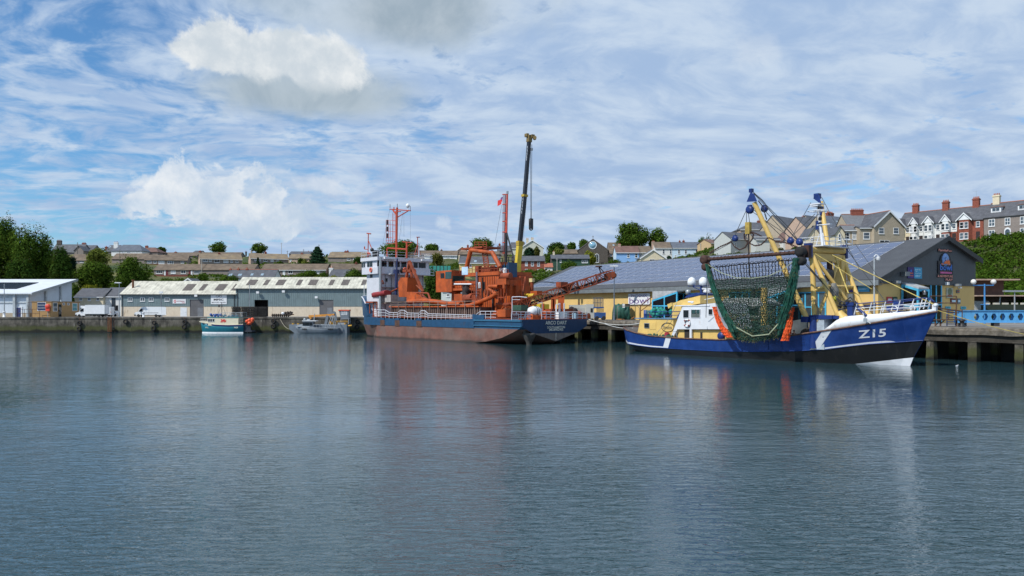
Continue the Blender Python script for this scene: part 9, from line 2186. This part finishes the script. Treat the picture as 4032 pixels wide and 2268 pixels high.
T("green bush just left of the white gable chimney",HCz,1640,760,940,280,257,'mid','bush')
T("low yellow green bush under the white chimney",HCz,1870,840,950,280,246,'yellow','bush')
T("low light bush on the shed ridge line",HCz,1520,855,950,330,250,'light','bush')
T("tall leafy shrub beside the ship's bridge",HCz,2310,665,950,400,244,'mid','bush',dens=1.3)
T("bush above the brown bungalow, right of the conifer",HCz,1820,575,740,240,312,'mid','bush')
T("light green hedge bush left of the ship's bridge",HCz,2140,540,620,420,314,'light','bush')
T("small round tree close to the ship's bridge",HCz,2400,430,620,190,316,'dark')
T("small bush in front of the white porch bungalow",HCz,1150,430,570,160,322,'dark','bush')
T("light bush left of the conifer's foot",HCz,1230,480,600,240,321,'light','bush')
T("garden shrub below the tan bungalow's windows",HCz,700,520,610,150,322,'mid','bush')
T("thin dark cypress in the tan bungalow garden",HCz,200,480,640,70,318,'conifer','cone',dens=.5)
T("dark shrub covering the skylight house front",HB,1985,840,1060,450,244,'mid','bush',dens=1.3)
T("large tree behind the ship's main mast",C3,420,388,570,400,350,'mid',dens=1.2)
T("tree right of the ship's starboard light mast",C3,720,428,520,140,352,'mid')
T("bush tree beside the brown bungalow right of the bridge",C3,780,510,640,140,306,'olive')
T("dark tree standing between bridge and operator cab",C3,735,680,1010,210,205,'dark',dens=1.3)
T("pale shrub at the foot of the dark tree behind the hopper",C3,770,930,1010,110,200,'olive','bush')
T("green bush behind the operator cab",C3,960,705,790,150,236,'mid','bush')
T("broad tree behind the orange pipe frame",C4,480,366,540,250,354,'mid',dens=1.2)
T("small tree at the left of the pipe frame",C4,20,435,560,110,352,'mid')
T("round tree on the skyline right of the white gable",HD,430,228,400,240,340,'dark',dens=1.2)
T("light green bushy tree below the round skyline tree",HD,340,330,560,170,296,'mid')
T("second light green bushy tree left of the chapel",HD,470,320,430,150,300,'light')
T("small tree left of the chapel roof",HD,650,248,370,120,352,'mid')
T("tree top behind the chapel roof",HD,810,200,330,140,362,'mid')
T("grey green tree in front of the white gable",HD,85,308,450,170,304,'conifer')
T("slim tree right of the grey green tree",HD,185,305,440,90,303,'olive')
T("leafy bush in front of the dark green house",HD,600,472,640,260,264,'mid','bush',dens=1.4)
T("yellow green tree in front of the chapel",HD,880,355,570,210,292,'yellow')
T("dark hedge bush right of the chapel",HD,1010,540,600,260,278,'olive','bush')
T("bush beside the green house window",HD,830,540,620,150,268,'mid','bush')
T("huge spreading tree on the skyline above the blue cottage",HD,1470,-20,330,470,348,'mid',dens=1.6)
T("right lobe tree beside the huge skyline tree",HD,1790,35,330,260,347,'mid',dens=1.3)
T("tall narrow tree right of the pale blue terrace",HD,2450,110,460,235,308,'mid',dens=1.2)
T("bush left of the blue cottage",HD,1230,450,560,170,278,'mid','bush')
T("small yellow bush before the blue cottage",HD,1400,502,560,90,276,'yellow','bush')
T("green bush before the cream cottage",HD,1320,515,565,80,275,'mid','bush')
T("dark conifer bush right of the cream bungalow",HD,1945,415,510,80,290,'conifer','bush')
T("grey green bush in front of the pale blue terrace",HD,2120,420,500,110,292,'conifer','bush')
T("dark bush in front of the pale blue terrace, next to the drain pole",HD,2215,405,490,130,291,'conifer','bush')
T("low dark bush at the right end of the pale blue terrace",HD,2320,425,480,110,290,'conifer','bush')
T("leafy bush on the slope behind the conveyor",HD,250,635,760,240,236,'mid','bush',dens=1.3)
T("pale bush left of the solar roof end",HD,400,620,740,140,240,'olive','bush')
T("bush between brick house and conveyor lamp",HD,120,660,760,160,234,'mid','bush')
T("small bush beside the tan red-roofed house",HE,250,1045,1120,120,262,'mid','bush')
T("dark bush under the white brick-flanked gable",HE,1690,920,1010,150,236,'dark','bush')
T("bush below the near derrick among the houses",HE,1430,930,1010,110,236,'olive','bush')
# --- overgrown bank right of the hall: ground cover nobody could count
rng=np.random.default_rng(5);ch=[];m=0
while m<1900:
 y=rng.uniform(122,196);x=y*rng.uniform(.49,.74);l=WF.local((x,y,0));tt_=TT.local((x,y,0))
 bl_=BF.local((x,y,0))
 if-l[1]<50 or tt_[1]<2.2 or(bl_[1]>-27 and bl_[0]>-3):continue
 z=float(ground_z([x],[y])[0]);m+=1
 r_=rng.uniform(.9,2.1);n=30;dv_=rng.normal(size=(n,3));dv_/=np.linalg.norm(dv_,axis=1)[:,None];dv_[:,2]=np.abs(dv_[:,2])
 C=np.array([x,y,z+.15])+dv_*r_*rng.uniform(.7,1.05,n)[:,None]*np.array([1,1,.85]);leaves(ch,C,dv_+rng.normal(size=(n,3))*.6+np.array([0,0,.2]),rng.uniform(.35,.75,n),rng)
tag(leaf_obj("bank_shrubbery",ch,LF['bank'],None),"dense overgrown green shrubs covering the bank right of the hall","shrubbery",kind="stuff")
HSE=[(o.location.x,o.location.y,o.rotation_euler.z)for o in COL.objects if o.type=='EMPTY' and o.get('category')in('bungalow','house','cottage','terrace house','chapel')]
HBX=[]
for o in COL.objects:
 if o.type=='MESH' and o.name.split('.')[0]in('wall','side_wall')and o.parent is not None and o.parent.location.y>200:
  b_=[Vector(c)for c in o.bound_box];HBX.append((o.parent.location.x,o.parent.location.y,math.cos(o.parent.rotation_euler.z),math.sin(o.parent.rotation_euler.z),min(c.x for c in b_)-1.2,max(c.x for c in b_)+1.2,min(c.y for c in b_)-1.6,max(c.y for c in b_)+1.6))
rng=np.random.default_rng(11);ch=[];m=0
xy=np.stack([rng.uniform(-150,118,9000),rng.uniform(226,372,9000)],1)
xy=xy[(xy[:,0]>-.62*xy[:,1])&(xy[:,0]<.42*xy[:,1])]
nz=np.sin(xy[:,0]*.21)+np.sin(xy[:,1]*.17+xy[:,0]*.05)+rng.normal(size=len(xy))*.7
xy=xy[nz>.35];zz_=ground_z(xy[:,0],xy[:,1])
for(x,y),z in zip(xy,zz_):
 if m>=1250:break
 if any(x0<(x-ox)*c+(y-oy)*s<x1 and y0<-(x-ox)*s+(y-oy)*c<y1 for ox,oy,c,s,x0,x1,y0,y1 in HBX):continue
 m+=1;r_=rng.uniform(.7,1.7);n=22;dv_=rng.normal(size=(n,3));dv_/=np.linalg.norm(dv_,axis=1)[:,None];dv_[:,2]=np.abs(dv_[:,2])
 leaves(ch,np.array([x,y,z])+dv_*r_*rng.uniform(.6,1.05,n)[:,None]*np.array([1.2,1,.75]),dv_+rng.normal(size=(n,3))*.6,rng.uniform(.5,1.0,n),rng)
tag(leaf_obj("garden_shrubbery",ch,LF['mid'],None),"green garden shrubs and hedges between the hillside houses","shrubbery",kind="stuff")
for lab,f,x,yt,yb,d in(("tall pale pole on the skyline left of the conifer",HCz,718,145,430,360),("dark pole rising behind the dark conifer",HCz,1545,180,400,345),("short dark pole beside the tan roofs",HCz,848,318,400,362),("slim lamp pole left of the conifer",HCz,1208,285,430,350),("wooden pole in front of the grey gabled house",HA,635,205,490,345),("pale pole between the middle bungalow blocks",HB,1372,520,840,296),("lamp pole before the grey hipped house",HA,1640,375,540,330),("pale pole before the dark green house",HD,452,460,610,268),("slim pole at the end of the pale blue terrace",HD,2368,265,460,298)):
 p0,p1=W(f(x,yb),d),W(f(x,yt),d);t=thing("utility_pole",lab,"pole",p0);q=MB();q.tube((0,0,-4),(0,0,p1.z-p0.z),.16,7,.10);q.build("pole",mat("weathered_pole",(.16,.14,.12),.9)if 'pale' not in lab else mat("pale_pole",(.42,.40,.36),.8),t)
 gu_s=1
 q=MB();q.bx(-.5,.5,-.05,.05,p1.z-p0.z-.5,p1.z-p0.z-.38);q.build("cross_arm",GALV,t)
gu=thing("gull","small white gull sitting on the dark water below the wharf","gull",W(R4(1845,962),75)*1.0);gu.location.z=0.0;gu.scale=(.55,.55,.55)
q=MB();q.smooth=True;q.ball((0,0,.08),.14,10,7,(1.5,.8,.75));q.ball((.2,0,.22),.07,8,6);q.build("body",WHITE,gu);q=MB();q.tube((.26,0,.22),(.34,0,.2),.018,5,.006);q.build("beak",mat("beak_yellow",(.6,.4,.05),.5),gu);q=MB();q.ball((-.05,0,.14),.13,8,5,(1.5,.75,.5));q.build("wings",GALV,gu)
# --------- repeats share a group
GR={'bungalow':'bungalows on the hillside','house':'houses on the hillside','cottage':'cottages on the slope','terrace house':'terrace houses above the harbour','tree':'trees on the hillside','shrub':'shrubs on the hillside','lamp post':'lamp posts around the dock','pole':'poles on the hillside','van':'white vans on the far quay','drum':'drums on the trawler deck','rope':'mooring ropes in the dock','bollard':'bollards on the quays','sign':'signs on the quayside buildings','railing':'handrails on the quays','fishing boat':'fishing boats in the dock'}
for o in COL.objects:
 if o.parent is None and o.get('category')in GR and not o.get('group'):o['group']=GR[o['category']]
